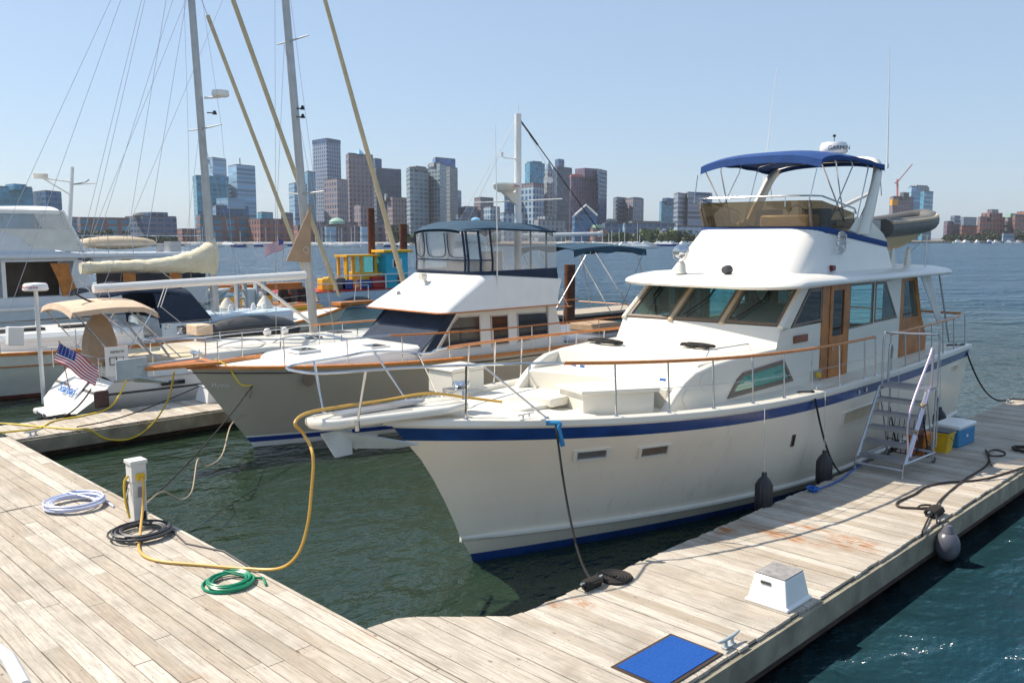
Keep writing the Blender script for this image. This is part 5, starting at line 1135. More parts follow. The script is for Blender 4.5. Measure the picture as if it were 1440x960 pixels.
mb = MB(); mb.tube([(8.3, 0, 4.0), (8.65, 0, 7.5)], [.1, .07], 8); ms = mb.build('radar_mast', 'mast_white', D)
mb = MB(); mb.lathe([(.001, 0), (.26, 0), (.28, .18), (.001, .22)], (7.5, .2, 7.0), 16); mb.tube([(8.5, 0, 6.4), (7.6, .2, 7.0)], .03, 5); mb.tube([(8.6, 0, 6.9), (7.7, .2, 7.0)], .03, 5); mb.build('radar_dome', 'gelcoat', ms)
mb = MB(); mb.tube([(8.6, 0, 6.8), (9.0, -.4, 6.9), (9.1, -.5, 7.0)], .025, 5); mb.tube([(8.6, 0, 6.8), (9.3, -.6, 6.85)], .02, 5); mb.build('light_bracket', 'steel_dull', ms)
mb = MB(); mb.tube([(1.2, -1.8, 4.0), (1.2, -1.8, 7.3)], [.02, .008], 5); mb.build('whip_antenna', 'mast_white', D)
mb = MB(); mb.tube([(8.0, -1.95, 4.75), (13.5, -1.5, 4.75)], .02, 5); mb.tube([(8.0, -1.95, 4.4), (13.5, -1.5, 4.4)], .012, 5)
for k in range(6): mb.tube([(8.2 + k, -1.95 + .08 * k, 4.0), (8.2 + k, -1.95 + .08 * k, 4.75)], .015, 5)
mb.build('boat_deck_rail', 'chrome', D)
mb = MB(); mb.ell((10.3, .2, 4.45), 1.7, .6, .28, 16); mb.build('covered_dinghy', 'beige', D)
mb = MB(); mb.box(11.9, 12.1, -.3, -.1, 4.05, 4.4); mb.box(12.3, 12.8, -.5, .1, 4.05, 4.5); mb.build('deck_gear', 'steel_dull', D)
mb = MB(); mb.box(8.7, 13.2, -1.86, -1.8, 2.75, 3.7); mb.build('forward_window_band', 'glass_black', D)
for x in (9.7, 11.6): mb = MB(); mb.box(x, x + .5, -1.92, -1.86, 2.3, 3.8); mb.build('varnished_door', 'varnish', D)
mb = MB(); mb.box(8.6, 13.3, -1.84, 1.84, 1.9, 2.72); mb.box(8.6, 13.3, -1.84, 1.84, 3.7, 3.88); mb.box(13.2, 13.3, -1.8, 1.8, 2.7, 3.8); mb.build('forward_house', 'pale_white', D)

# ================================================================ pilings
def piling(px, ytop, ybase, wpx, y=None, m='rust', label='', base=None, cat='piling', z0=-1.5):
    p = at(px, ybase, z=0.0) if base is None else Vector(base)
    t_ = at(px, ytop, x=p.x) if abs(p.x) > abs(p.y) else at(px, ytop, y=p.y)
    dist = (p - Vector((0, 0, CAM_Z))).length; r = wpx / 2 * dist / 1230
    mb = MB(); mb.lathe([(r, z0), (r, 0.4), (r * .99, t_.z), (r * .8, t_.z + .01), (r * .001, t_.z)], (p.x, p.y, 0), 20)
    return single('steel_piling', mb, m, (p.x, p.y, 0), label, cat, 'rusty steel pilings', angle=40)
piling(525, 293, 0, 10, label='tall rusty piling just left of the turquoise wheelhouse', base=(36.5, 50.5, 0))
piling(566, 315, 0, 11, label='rusty piling standing behind the turquoise wheelhouse', base=(40.5, 52.0, 0))
piling(801, 372, 0, 16, label='short thick rusty piling between the two motor yachts', base=(34.6, 30.3, 0))
o = piling(519, 320, 0, 3.4, m='pole_green', label='thin weathered pole left of the tan riding sail', base=(29.0, 52, 0)) if False else None

# small dock behind the trawler with a blue bin
d = thing('outer_dock', (34.5, 31, ZD), 'short outer dock with a blue bin beneath the short thick piling', 'dock')
mb = MB(); mb.box(32.5, 44, 30.9, 33.2, .35, ZD); mb.build('deck_planks', 'planks', d, world=True)
mb = MB(); mb.box(32.6, 43.9, 31.0, 33.1, -.4, .34); mb.build('float_beam', 'dock_under', d, world=True)
mb = MB(); mb.hexa([(33.6, 31.2, ZD), (34.6, 31.2, ZD), (34.6, 32.2, ZD), (33.6, 32.2, ZD)], [(33.5, 31.1, 1.5), (34.7, 31.1, 1.5), (34.7, 32.3, 1.5), (33.5, 32.3, 1.5)])
single('storage_bin', mb, 'cooler_blue', (34.1, 31.7, ZD), 'blue bin on the outer dock by the short thick piling', 'bin', bevel=.05)

# ================================================================ work barge and excursion boat
W = thing('excursion_boat', (36, 50, 0), 'white excursion boat with yellow cabin, red deck edge and turquoise wheelhouse', 'workboat')
def WL(p): return (p[0] - 36, p[1] - 50, p[2])
WX0, WX1, WY = 28.4, 42.5, 48.4
mb = MB(); rows = []
for z, e in ((-.4, .8), (0.0, .4), (.5, .15), (1.05, 0), (1.1, 0)):
    rows.append([(x, y, z) for x, y in ((WX0 + e, WY + .3), (WX0 + 1.2 + e, WY + e * .3), (WX1 - 3, WY + e * .3), (WX1 - e, WY + 2.2), (WX1 - 3, WY + 4.4 - e * .3), (WX0 + e, WY + 4.4))])
mb.grid(rows, False, True, None, True); mb.build('hull', 'pale_blue_hull', W, world=True, bevel=.04)
mb = MB(); mb.box(WX0 + .1, WX1 - 3, WY - .03, WY + 4.3, 1.1, 1.17); mb.build('deck_edge', 'red', W, world=True)
mb = MB(); mb.box(37.2, 39.6, WY - .03, WY + .0, .35, 1.04); mb.build('hull_flash', 'turquoise', W, world=True)
mb = MB(); mb.ell((33.6, WY - .22, .45), 1.1, .22, .3, 14); mb.build('side_fender', 'dark_grey', W, world=True)
a = at(390, 411, y=WY); b_ = at(540, 405, y=WY)
text_part('boat_name', 'SEA BELLE', .42, 'name_red', W, frame_M(WL((at(408, 430, y=WY - .05).x + 1.2, WY - .05, .62)), (1, 0, 0), (0, 0, 1)), .01)
def WB(x0, x1, y0, y1, z0, z1, name, m, parent=W, **k): mb = MB(); mb.box(x0, x1, y0, y1, z0, z1); return mb.build(name, m, parent, world=(parent is W), **k)
# yellow cabin frame
xa, xb_ = at(487, 400, y=49.6).x, at(527, 395, y=49.6).x; ZC = at(505, 361, y=49.6).z
mb = MB()
for x in (xa, xa + .55, xb_ - 1.2, xb_): mb.box(x - .09, x + .09, 49.4, 49.55, 1.15, ZC); mb.box(x - .09, x + .09, 50.4, 50.55, 1.15, ZC)
mb.box(xa - .2, xb_ + .2, 49.2, 50.7, ZC, ZC + .14); mb.build('cabin_frame', 'barge_yellow', W, world=True)
WB(xa + .9, xb_ + .2, 49.35, 50.6, 1.7, 2.3, 'cabin_side', 'barge_yellow', bevel=.05); WB(xb_ + .25, xb_ + .8, 49.3, 50.0, 1.8, 2.25, 'cabin_side', 'barge_yellow', bevel=.05)
WB(xa + 1.2, xb_ - .2, 49.5, 50.5, 2.31, ZC - .01, 'pane', 'glass_teal')
# wheelhouse
ZW = at(550, 355, y=48.9).z; xw = at(543, 400, y=48.9).x; xv = at(573, 400, y=48.9).x
mb = MB(); mb.hexa([(xw, 48.8, 1.15), (xv, 48.8, 1.15), (xv, 49.9, 1.15), (xw, 49.9, 1.15)], [(xw - .05, 48.8, ZW), (xv, 48.8, ZW), (xv, 49.9, ZW), (xw - .05, 49.9, ZW)]); wh = mb.build('wheelhouse', 'turquoise', W, world=True, bevel=.03)
mb = MB(); mb.box(xw - .35, xv + .3, 48.6, 50.1, ZW, ZW + .18); mb.build('wheelhouse_roof', 'barge_yellow', W, world=True, bevel=.03)
mb = MB(); xm = (xw + xv) / 2; mb.box(xm - .45, xm + .35, 48.74, 48.80, ZW - 1.05, ZW - .45); f = mb.build('wheelhouse_window', 'white', W, world=True); mb = MB(); mb.box(xm - .36, xm + .05, 48.71, 48.739, ZW - 1.0, ZW - .5); mb.build('window_pane', 'glass_black', W, world=True)
mb = MB(); mb.tube([(xm + .3 + .28 * math.cos(q_), 48.72, 1.75 + .28 * math.sin(q_)) for q_ in [R(30 * k) for k in range(12)]], .07, 6, closed=True); mb.build('life_ring', 'red', W, world=True)
mb = MB()
x = WX0 + 1.5
while x < WX1 - 3.5:
    mb.tube([(x, WY + .1, 1.15), (x, WY + .1, 2.15)], .045, 5); x += 2.1
for z in (1.65, 2.15): mb.tube([(WX0 + 1.5, WY + .1, z), (WX1 - 3.4, WY + .1, z)], .04, 5)
mb.build('deck_rail', 'white', W, world=True)
for i, (px, py, w_, h_, m) in enumerate(((487, 405, 1.0, .65, 'deep_blue'), (514, 404, .9, .6, 'deep_blue'), (531, 403, 1.1, .8, 'red'), (456, 400, .5, .8, 'barge_yellow'), (463, 398, .4, .9, 'barge_yellow'), (478, 398, .7, .8, 'dark_grey'), (498, 402, .7, .35, 'plastic_orange'))):
    p = at(px, py, y=49.2); mb = MB(); mb.box(p.x - w_ / 2, p.x + w_ / 2, 49.0, 49.7, 1.18, 1.18 + h_)
    nm, lb, ct = (('deck_chest', ('left', 'middle', 'dark red')[i] if i < 3 else '', 'chest') if i < 3 else (('cargo_bag', '', 'bag')))
    desc = ['dark blue chest on the excursion boat deck left of the yellow cabin', 'dark blue chest behind the rail below the yellow cabin', 'dark red chest on deck beside the turquoise wheelhouse', 'yellow equipment bundle at the left end of the boat rail', 'taller yellow equipment bundle beside the first one', 'dark grey machinery on deck left of the yellow cabin', 'orange gear bag under the yellow cabin'][i]
    single(nm, mb, m, (p.x, 49.3, 1.17), desc, ct, bevel=.08)
# orange and yellow barge left of it
G = thing('work_barge', (24, 47, 0), 'low orange and yellow work barge with grey steel spud frames behind the sailboats', 'barge')
gx0, gx1 = at(315, 440, y=45.5).x, at(455, 440, y=45.5).x
def GB(x0, x1, y0, y1, z0, z1, name, m, **k): mb = MB(); mb.box(x0, x1, y0, y1, z0, z1); return mb.build(name, m, G, world=True, **k)
GB(gx0, gx1, 45.5, 49.5, -.3, .55, 'hull', 'barge_yellow', bevel=.05); GB(gx0 + .1, gx1 - .1, 45.6, 49.4, .55, .62, 'deck', 'barge_orange')
GB(gx0 - .2, gx0 + 6.2, 47.4, 48.0, 1.5, 1.9, 'gantry_beam', 'barge_orange'); GB(gx0 + .5, gx0 + 4, 47.2, 47.35, .62, 1.2, 'barrier', 'barge_yellow')
for x in (340, 367):
    xx = at(x, 420, y=45.9).x; mb = MB(); mb.box(xx - .3, xx - .18, 45.8, 46.2, .5, 2.2); mb.box(xx + .18, xx + .3, 45.8, 46.2, .5, 2.2)
    for k in range(4): mb.box(xx - .18, xx + .18, 45.95, 46.05, .7 + k * .45, .8 + k * .45)
    mb.build('spud_frame', 'galv', G, world=True)
GB(at(334, 420, y=46).x + .6, at(360, 420, y=46).x, 46.0, 46.6, .6, 1.75, 'tank', 'white', bevel=.08)
for k, px in enumerate((352, 375, 398, 412, 424)):
    xx = at(px, 410, y=48.6).x; mb = MB(); mb.lathe([(.32, .62), (.34, 1.0), (.3, 1.45), (.1, 1.6), (.001, 1.62)], (xx, 48.6, 0), 10)
    single('oil_drum' if k < 2 else 'rope_bale', mb, 'dark_grey' if k % 2 else 'black', (xx, 48.6, .62), ['black bundle on the barge deck nearest the grey frames', 'dark grey bundle on the barge between the two steel frames', 'black bundle in the middle of the barge deck', 'dark grey bundle left of the riding sail', 'black bundle at the right end of the barge deck'][k], 'bundle')
# green shrub-like plant and US flags

# ================================================================ things on the docks
def D5(px, py, h=0.0): return at(px, py, z=ZD + h)
def coil(c, r0, r1, turns, r, seed, lift=.012, tail=None, wob=.15, fl=1.0):
    q = random.Random(seed); pts = []; n = int(turns * 22); ph = q.uniform(0, 6); ox = oy = 0
    for i in range(n + 1):
        a = ph + 2 * math.pi * turns * i / n
        if i % 22 == 0: tr = q.uniform(r0, r1); tx, ty_, tz = q.uniform(-wob, wob) * r1, q.uniform(-wob, wob) * r1, q.uniform(0, 1)
        if i == 0: cr, ox, oy, oz = tr, tx, ty_, tz
        cr += (tr - cr) * .08; ox += (tx - ox) * .08; oy += (ty_ - oy) * .08; oz += (tz - oz) * .08
        pts.append((c[0] + ox + cr * math.cos(a), c[1] + oy + cr * fl * math.sin(a), c[2] + r + lift * (i / 22) * .6 + .02 * oz * turns * .3))
    return pts + (tail or [])
def ropething(name, pts, r, m, label, cat, loc=None, n=6, group=None, extra=None):
    mb = MB(); mb.tube(pts, r, n)
    if extra: extra(mb)
    p = Vector(pts[0]) if loc is None else Vector(loc)
    return single(name, mb, m, tuple(p), label, cat, group)
# power pedestal
P0 = Vector((4.90, 12.74, ZD)); PD = thing('power_pedestal', tuple(P0), 'white shore power pedestal with a yellow plug at the walkway edge', 'power pedestal')
mb = MB(); mb.box(-.13, .13, -.13, .13, 0, .70); mb.build('post', 'white_post', PD, bevel=.006)
mb = MB(); mb.box(-.145, .145, -.145, .145, .70, 1.0); mb.box(-.17, .17, -.17, .17, 1.0, 1.06); mb.build('head', 'white_post', PD, bevel=.008)
mb = MB(); mb.box(-.07, .09, -.21, -.145, .74, .85); mb.build('outlet_cover', 'plastic_yellow', PD, bevel=.01)
mb = MB(); mb.box(-.05, .07, -.15, -.131, .45, .62); mb.build('meter', 'steel_dull', PD, bevel=.01)
mb = MB(); mb.box(.0, .10, -.145, -.131, .02, .2); mb.build('cable_hole', 'black', PD)
for k, m in enumerate(('plastic_yellow', 'rust', 'rope_white')):
    mb = MB(); mb.tube(spline([(-.15, .02, .8 - .1 * k), (-.24, .0, .7 - .15 * k), (-.26 + .02 * k, -.06, .4), (-.2, -.08, .12)], 6), .015 if k else .022, 6); mb.build('hanging_cord', m, PD)
# ochre power cord: outlet -> deck -> over the water -> pulpit
PD.scale = (.74, .74, .9); S0 = P0 + Vector((.015, -.155, .71))
pts = [S0, S0 + Vector((-.01, -.08, -.12)), S0 + Vector((-.06, -.14, -.42)), D5(197, 752, .05), D5(197, 775, .03), D5(222, 788, .025), D5(285, 794, .025), D5(345, 799, .03), at(392, 799, x=5.3), at(418, 780, x=5.35), at(432, 740, x=5.4), at(438, 690, x=5.4), at(440, 640, x=5.4), yw((-2.7, .12, 2.33))]
ropething('electric_cable', spline(pts + [yw((-2.86, .05, 2.5)), yw((-2.6, .2, 2.56)), yw((-2.1, .25, 2.56)), yw((-1.5, .1, 2.58)), yw((-.9, -.1, 2.62)), yw((-.3, -.2, 2.50)), yw((.1, -.5, 2.42))], 8), .020, 'cord_ochre', 'thick ochre power cord hanging from the pulpit to the power pedestal', 'power cord', n=8)
c = D5(105, 713); ropething('white_hose', coil(c, .34, .46, 9, .018, 3, tail=[tuple(D5(150, 705, .02)), tuple(D5(160, 712, .02))]), .018, 'hose_white', 'coiled pale blue-white hose on the walkway, left of the pedestal', 'hose', loc=c)
c = D5(200, 753); ropething('black_cable', coil(c, .28, .42, 9, .016, 5, tail=[tuple(D5(244, 747, .02)), tuple(D5(262, 764, .01)), tuple(D5(315, 775, .01)), tuple(D5(355, 800, .01))]), .016, 'cable_black', 'coiled black cable at the foot of the power pedestal', 'cable', loc=c)
c = D5(325, 821); ropething('green_hose', coil(c, .20, .30, 7, .016, 8, tail=[tuple(D5(352, 812, .03)), tuple(D5(370, 812, .02)), tuple(D5(374, 822, .02))]), .016, 'hose_green', 'coiled green garden hose near the walkway edge', 'hose', loc=c)
# step box
B0 = Vector((9.06, 4.66, ZD)); SB = thing('dock_step', tuple(B0), 'white moulded dock step with a grey non-slip top', 'dock step')
mb = MB(); mb.grid([[(x * a, y * b_, z) for x, y in ((-1, -1), (1, -1), (1, 1), (-1, 1))] for a, b_, z in ((.30, .27, 0), (.30, .27, .035), (.275, .245, .045), (.22, .19, .335))], False, True, None, True); mb.build('body', 'white', SB, bevel=.012)
mb = MB(); mb.box(-.218, .218, -.188, .188, .337, .352); mb.build('tread', 'step_top', SB, bevel=.004)
mb = MB(); mb.box(-.247, -.235, -.02, .10, .245, .275); mb.build('hand_slot', 'dark_grey', SB)
# doormat
q = [(6.45, 5.02), (7.40, 5.02), (7.46, 4.46), (6.40, 4.40)]
c = Vector((6.95, 4.75, ZD)); M0 = thing('doormat', tuple(c), 'blue carpet doormat with a dark border on the dock corner', 'doormat')
mb = MB(); mb.box(-.55, .47, -.36, .28, .004, .012); mb.build('border', 'rope_brown', M0, bevel=.002)
mb = MB(); mb.box(-.51, .43, -.32, .24, .013, .02); mb.build('carpet', 'doormat_blue', M0, bevel=.003)
# cleats
def cleat(p, rz, label, s=1.0, m='galv'):
    p = Vector(p); o = thing('dock_cleat', tuple(p), label, 'cleat', 'galvanised dock cleats', rz)
    mb = MB(); mb.tube([(-.2 * s, 0, .10 * s), (-.1 * s, 0, .085 * s), (.1 * s, 0, .085 * s), (.2 * s, 0, .10 * s)], [.012 * s, .02 * s, .02 * s, .012 * s], 8); mb.build('horn', m, o)
    mb = MB()
    for x in (-.06, .06): mb.tube([(x * s, 0, 0), (x * s, 0, .08 * s)], [.025 * s, .018 * s], 8)
    mb.box(-.1 * s, .1 * s, -.03 * s, .03 * s, 0, .012); mb.build('foot', m, o); return o
cleat((7.62, 4.45, ZD + .004), 0, 'bare grey cleat beside the blue doormat')
CB = Vector((7.78, 6.42, ZD)); cleat(CB, 0, 'cleat holding the black bow line of the cream yacht')
C2 = D5(1310, 725); C2.y = 4.5; cleat(C2, 0, 'cleat wrapped in black rope above the round fender')
C3 = D5(1395, 562); C3 = Vector((24.4, 6.45, ZD)); cleat(C3, 0, 'cleat at the far corner of the right dock')
C4 = Vector((5.6, 20.05, ZD)); cleat(C4, .3, 'cleat on the finger dock holding the sailboat stern line')
# bow line, flat coil
fl = [(CB.x + .42 + (.03 + .20 * i / 80) * math.cos(i * .42), CB.y - .02 + (.03 + .20 * i / 80) * math.sin(i * .42), ZD + .018) for i in range(81)]
bow = yw((.18, -1.42, 2.22)); ropething('bow_line', [tuple(p) for p in sag(bow, CB + Vector((0, .0, .10)), .42, 20)] + [tuple(CB + Vector((.2 * math.cos(k), .08 * math.sin(k), .08))) for k in range(8)] + [tuple(CB + Vector((.25, -.05, .03)))] + fl[::-1], .017, 'rope_black', 'black bow line from the cream yacht to its cleat and flat coil', 'mooring line')
mb = MB(); q = yw((.12, -1.30, 2.24)); pts = [q, q + Vector((.10, -.14, .0)), bow + Vector((0.02, -.03, -.05)), bow + Vector((.05, -.08, -.28))]; mb.tube(spline(pts, 6), .035, 7); single('chafe_wrap', mb, 'cooler_blue', tuple(q), 'turquoise chafe wrap on the bow line at the rail', 'chafe guard')
# spring line at mid hull, fender lines
sp0 = yw((5.95, -2.33, 2.04)); pts = sag(sp0, Vector((14.6, 6.45, ZD + .1)), .25, 16); ropething('spring_line', [tuple(yw((5.6, -2.2, 2.06)))] + [tuple(p) for p in pts], .018, 'rope_black', 'black spring line running down the yacht hull behind the ladder', 'mooring line')
sp0 = yw((14.55, -2.2, 2.08)); pts = sag(sp0, Vector((24.4, 6.45, ZD + .1)), .5, 16); ropething('stern_line', [tuple(yw((13.9, -2.0, 2.1)))] + [tuple(p) for p in pts] + [(25.0, 6.1, ZD + .03), (26, 5.9, ZD - .1)][:1], .02, 'rope_black', 'black stern line looping from the yacht to the far dock corner', 'mooring line')
def fender(p, L_, r, top, label, ribs=True, m='rubber'):
    p = Vector(p); o = thing('fender', tuple(p), label, 'fender', 'black ribbed fenders along the yacht hull')
    prof = [(.001, -.0), (.04, 0), (.045, -.06), (r * .75, -.12), (r, -.2), (r, -L_ + .1), (r * .75, -L_ + .02), (.04, -L_ - .04), (.001, -L_ - .05)]
    rows = []; n = 48
    for rr, z in prof:
        rows.append([((rr * (1 + (.07 * math.cos(j * math.pi / 2) if ribs and rr >= r * .9 else 0))) * math.cos(2 * math.pi * j / n), (rr * (1 + (.07 * math.cos(j * math.pi / 2) if ribs and rr >= r * .9 else 0))) * math.sin(2 * math.pi * j / n), z) for j in range(n)])
    mb = MB(); mb.grid(rows, True, True, None, True); mb.build('body', m, o, angle=60)
    mb = MB(); mb.tube([(0, 0, -.05), tuple(Vector(top) - p)], .007, 5); mb.build('line', 'rope_white', o); return o
for (px, pyt, pyb, lab, stx) in ((1075, 664, 722, 'nearest black ribbed fender hanging on the yacht hull', 4.1), (1160, 633, 682, 'middle black fender on the hull, right of the nearest one', 5.95), (1322, 572, 602, 'farthest round-bottomed fender hanging behind the ladder', 11.2), (1262, 618, 652, 'dark fender on the hull hidden behind the ladder steps', 8.74)):
    t_ = at(px, pyt, y=6.60); b_ = at(px, pyb, y=6.60); L_ = t_.z - b_.z; fender(t_, L_, .13, tuple(at(px + (6 if px < 1300 else 0), pyt, y=6.78) + Vector((0, .0, 0)) if False else (t_.x + .05, 6.66, 2.03)), lab)
# rolling ladder
LD = thing('rolling_steps', (15.6, 6.05, ZD), 'aluminium rolling boarding steps with handrails and blue tape beside the yacht', 'boarding steps')
X0, YA, YB = -.22, -.42, .42
def lt(pts, name, r=.024, m='alu_bright'): mb = MB(); mb.tube(pts, r, 8); return mb.build(name, m, LD)
for y in (YA, YB):
    lt([(X0, y, .24), (.62, y, 1.42)], 'stringer', .03)
    lt([(X0 - .1, y, .02), (X0 - .1, y, .24), (1.2, y, .20)], 'base_rail', .02)
    lt([(1.12, y, .06), (1.12, y, 1.4)], 'rear_leg', .02); lt([(1.12, y, .2), (.62, y, 1.38)], 'brace', .014)
lt([(X0 - .1, YA, .14), (X0 - .1, YB, .14)], 'base_rail'); lt([(1.2, YA, .20), (1.2, YB, .20)], 'base_rail')
for i in range(5):
    x = X0 + .02 + .84 * i / 5; z = .26 + 1.18 * i / 5
    mb = MB(); mb.box(x - .02, x + .22, YA + .01, YB - .01, z - .03, z + .03)
    for k in range(5): mb.box(x - .01 + .045 * k, x + .01 + .045 * k, YA + .02, YB - .02, z + .032, z + .038)
    mb.build('step', 'alu_bright', LD)
mb = MB(); mb.box(.60, 1.14, YA, YB, 1.42, 1.46)
for k in range(10): mb.box(.62 + .05 * k, .645 + .05 * k, YA + .02, YB - .02, 1.462, 1.468)
mb.build('platform', 'alu_bright', LD)
lt(spline([(.72, YB, 1.46), (.72, YB, 2.35), (.80, YB - .08, 2.42), (.92, 0, 2.42), (1.04, YA + .08, 2.42), (1.12, YA, 2.34), (1.12, YA, 1.46)], 6), 'guard_rail', .021)
lt(spline([(1.0, YB, 1.46), (1.0, YB, 2.08), (1.06, YB, 2.18), (1.13, YB, 2.08), (1.13, YB, 1.9)], 6), 'guard_rail', .021)
lt(spline([(X0 + .1, YA, .42), (X0 + .02, YA - .02, 1.12), (.62, YA - .02, 2.05), (.78, YA, 2.20), (.84, YA, 2.1), (.84, YA, 1.46)], 6), 'handrail', .022, 'alu_pink')
lt([(X0 + .12, YA - .03, .35), (.66, YA - .03, 1.46)], 'stringer', .024, 'alu_pink')
lt([(1.12, YA, 1.0), (1.25, YA, 1.3), (1.25, YA, .3)], 'cord_hook', .014)
for p in ((.12, .78), (.42, 1.22)):
    mb = MB(); mb.tube([(p[0] + .03 * math.cos(a), YA - .03 + .04 * math.sin(a), p[1] + .02 * math.sin(2 * a)) for a in [R(30 * k) for k in range(12)]], .014, 5, closed=True); mb.tube([(p[0], YA - .04, p[1]), (p[0] + .04, YA - .05, p[1] - .16)], .012, 5); mb.build('rope_tie', 'rope_tan', LD)
mb = MB(); mb.tube([(.29, YA - .03, .88), (.35, YA - .03, .97)], .029, 8); mb.build('tape', 'cooler_blue', LD)
for y in (YA, YB):
    mb = MB(); mb.lathe([(.001, -.015), (.06, -.015), (.06, .015), (.001, .015)], (1.2, y, .06), 14, 'y'); mb.build('wheel', 'dark_grey', LD)
    mb = MB(); mb.lathe([(.001, 0), (.035, 0), (.025, .05), (.001, .05)], (X0 - .1, y, 0), 10); mb.build('foot', 'steel_dull', LD)
# black wire cart behind it
CT = thing('wire_cart', (16.95, 6.2, ZD), 'black wire folding cart standing behind the boarding steps', 'cart')
mb = MB()
for k in range(7): mb.tube([(-.3 + .05 * k, -.28 + .06 * k * 0, .12), (-.15 + .05 * k, -.28, .85)], .007, 4)
for k in range(7): mb.tube([(-.3, -.28 + .09 * k, .12), (-.15, -.28 + .09 * k, .85)], .007, 4)
for k in range(4): mb.tube([(-.3 + .05 * k, -.28, .12 + .24 * k), (-.3 + .05 * k, .28, .12 + .24 * k)], .008, 4)
mb.build('basket', 'black', CT); mb = MB(); mb.tube([(.3, -.3, .1), (-.2, -.3, 1.1), (-.2, .3, 1.1), (.3, .3, .1)], .016, 6); mb.build('frame', 'black', CT)
for y in (-.32, .32): mb = MB(); mb.lathe([(.001, -.02), (.11, -.02), (.11, .02), (.001, .02)], (.25, y, .11), 16, 'y'); mb.build('wheel', 'rubber', CT)
# buckets and cooler
def bucket(p, m, lab, lid):
    o = thing('bucket', tuple(p), lab, 'bucket', 'plastic buckets by the cooler')
    mb = MB(); mb.grid([[(a * s_, b_ * s_, z) for a, b_ in ((-1, -.9), (1, -.9), (1, .9), (-1, .9))] for s_, z in ((.15, 0), (.19, .36), (.205, .365), (.205, .40))], False, True, None, True); mb.build('tub', m, o, bevel=.03)
    mb = MB(); mb.box(-.21, .21, -.19, .19, .402, .43); mb.build('lid', lid, o, bevel=.02)
    mb = MB(); mb.tube(spline([(-.2, -.2, .36), (0, -.26, .2), (.2, -.2, .36)], 6), .006, 5); mb.build('handle', 'black', o)
bucket((17.85, 5.85, ZD), 'plastic_yellow', 'yellow bucket with grey lid between the orange bucket and cooler', 'dark_grey')
bucket((17.35, 6.12, ZD), 'plastic_orange', 'orange-yellow bucket standing nearest the boarding steps', 'plastic_orange')
o = thing('cooler', (18.75, 5.92, ZD), 'blue picnic cooler with white lid beside the yellow bucket', 'cooler', rz=R(-3))
mb = MB(); mb.box(-.42, .42, -.25, .25, 0, .36); mb.build('body', 'cooler_blue', o, bevel=.03)
mb = MB(); mb.box(-.44, .44, -.27, .27, .362, .45); mb.build('lid', 'white', o, bevel=.03)
mb = MB(); mb.ell((.0, -.255, .2), .05, .012, .03, 10); mb.build('badge', 'white', o)
mb = MB(); mb.tube([(-.45, -.08, .27), (-.47, -.08, .33), (-.47, .08, .33), (-.45, .08, .27)], .014, 6); mb.build('handle', 'dark_grey', o)
# ropes on the right dock
mb_pts = [C2 + Vector((0, 0, .09)), D5(1325, 700, .02), D5(1355, 675, .02), D5(1386, 655, .02), D5(1391, 640, .02), D5(1386, 632, .03), D5(1392, 640, .04), D5(1410, 640, .02), D5(1413, 636, .02), D5(1400, 632, .02), D5(1389, 636, .05), D5(1392, 648, .03), D5(1394, 654, .04)]
ropething('dock_rope', spline([tuple(p) for p in mb_pts], 6), .0155, 'rope_brown', 'dark rope with a loop running from the fender cleat', 'rope')
pts = [D5(1448, 654, .02), D5(1420, 663, .02), D5(1380, 674, .02), D5(1330, 678, .02), D5(1302, 684, .02), D5(1285, 695, .02), D5(1263, 705, .02), D5(1264, 712, .02), D5(1290, 714, .02), D5(1305, 714, .02), D5(1309, 710, .03), D5(1296, 710, .03), D5(1291, 713, .03)]
ropething('dock_rope', spline([tuple(p) for p in pts], 6), .017, 'rope_brown', 'long dark rope curving across the dock to an eye splice', 'rope')
mb = MB()
for k in range(10): mb.tube([tuple(C2 + Vector((-.10 + .035 * k + .02 * math.cos(a), .09 * math.cos(a), .06 + .055 * math.sin(a)))) for a in [R(45 * j) for j in range(8)]], .022, 6, closed=True)
single('rope_hitch', mb, 'rope_black', tuple(C2), 'black rope wound thickly on the cleat above the round fender', 'rope')
mb = MB()
for k in range(6): mb.tube([tuple(CB + Vector((-.12 + .045 * k + .02 * math.cos(a), .07 * math.cos(a), .06 + .05 * math.sin(a)))) for a in [R(45 * j) for j in range(8)]], .02, 6, closed=True)
single('rope_hitch', mb, 'rope_black', tuple(CB), 'black rope wound on the bow line cleat beside the flat coil', 'rope')
c = D5(1418, 634); ropething('rope_coil', coil(D5(1443, 634), .12, .3, 4, .02, 12), .02, 'rope_brown', 'brown rope coil at the right edge of the picture', 'rope')
pts = [D5(1218, 650, .05), D5(1200, 660, .03), D5(1180, 675, .03), D5(1152, 687, .03), D5(1142, 690, .03)]
q = D5(1142, 691); ropething('blue_line', [tuple(p) for p in spline(pts, 6)] + coil(q, .05, .14, 5, .014, 4), .014, 'rope_blue', 'bright blue line trailing beside the hull to a small heap', 'rope')
# ball fender and its ropes
o = thing('ball_fender', (13.05, 4.12, .26), 'big grey round fender hanging off the outer dock edge', 'fender')
mb = MB(); mb.ell((0, 0, 0), .175, .175, .225, 22); mb.tube([(0, 0, .2), (0, 0, .3)], [.09, .05], 12); mb.build('ball', 'ball_grey', o)
mb = MB(); mb.tube([(0, 0, .36), (.0, .16, .30), (C2.x - 13, .35, .31)], .014, 6); mb.tube([(-.45, .2, -.1), (-.45, .2, .27), (C2.x - 13.1, .4, .28)], .014, 6); mb.build('line', 'rope_black', o)
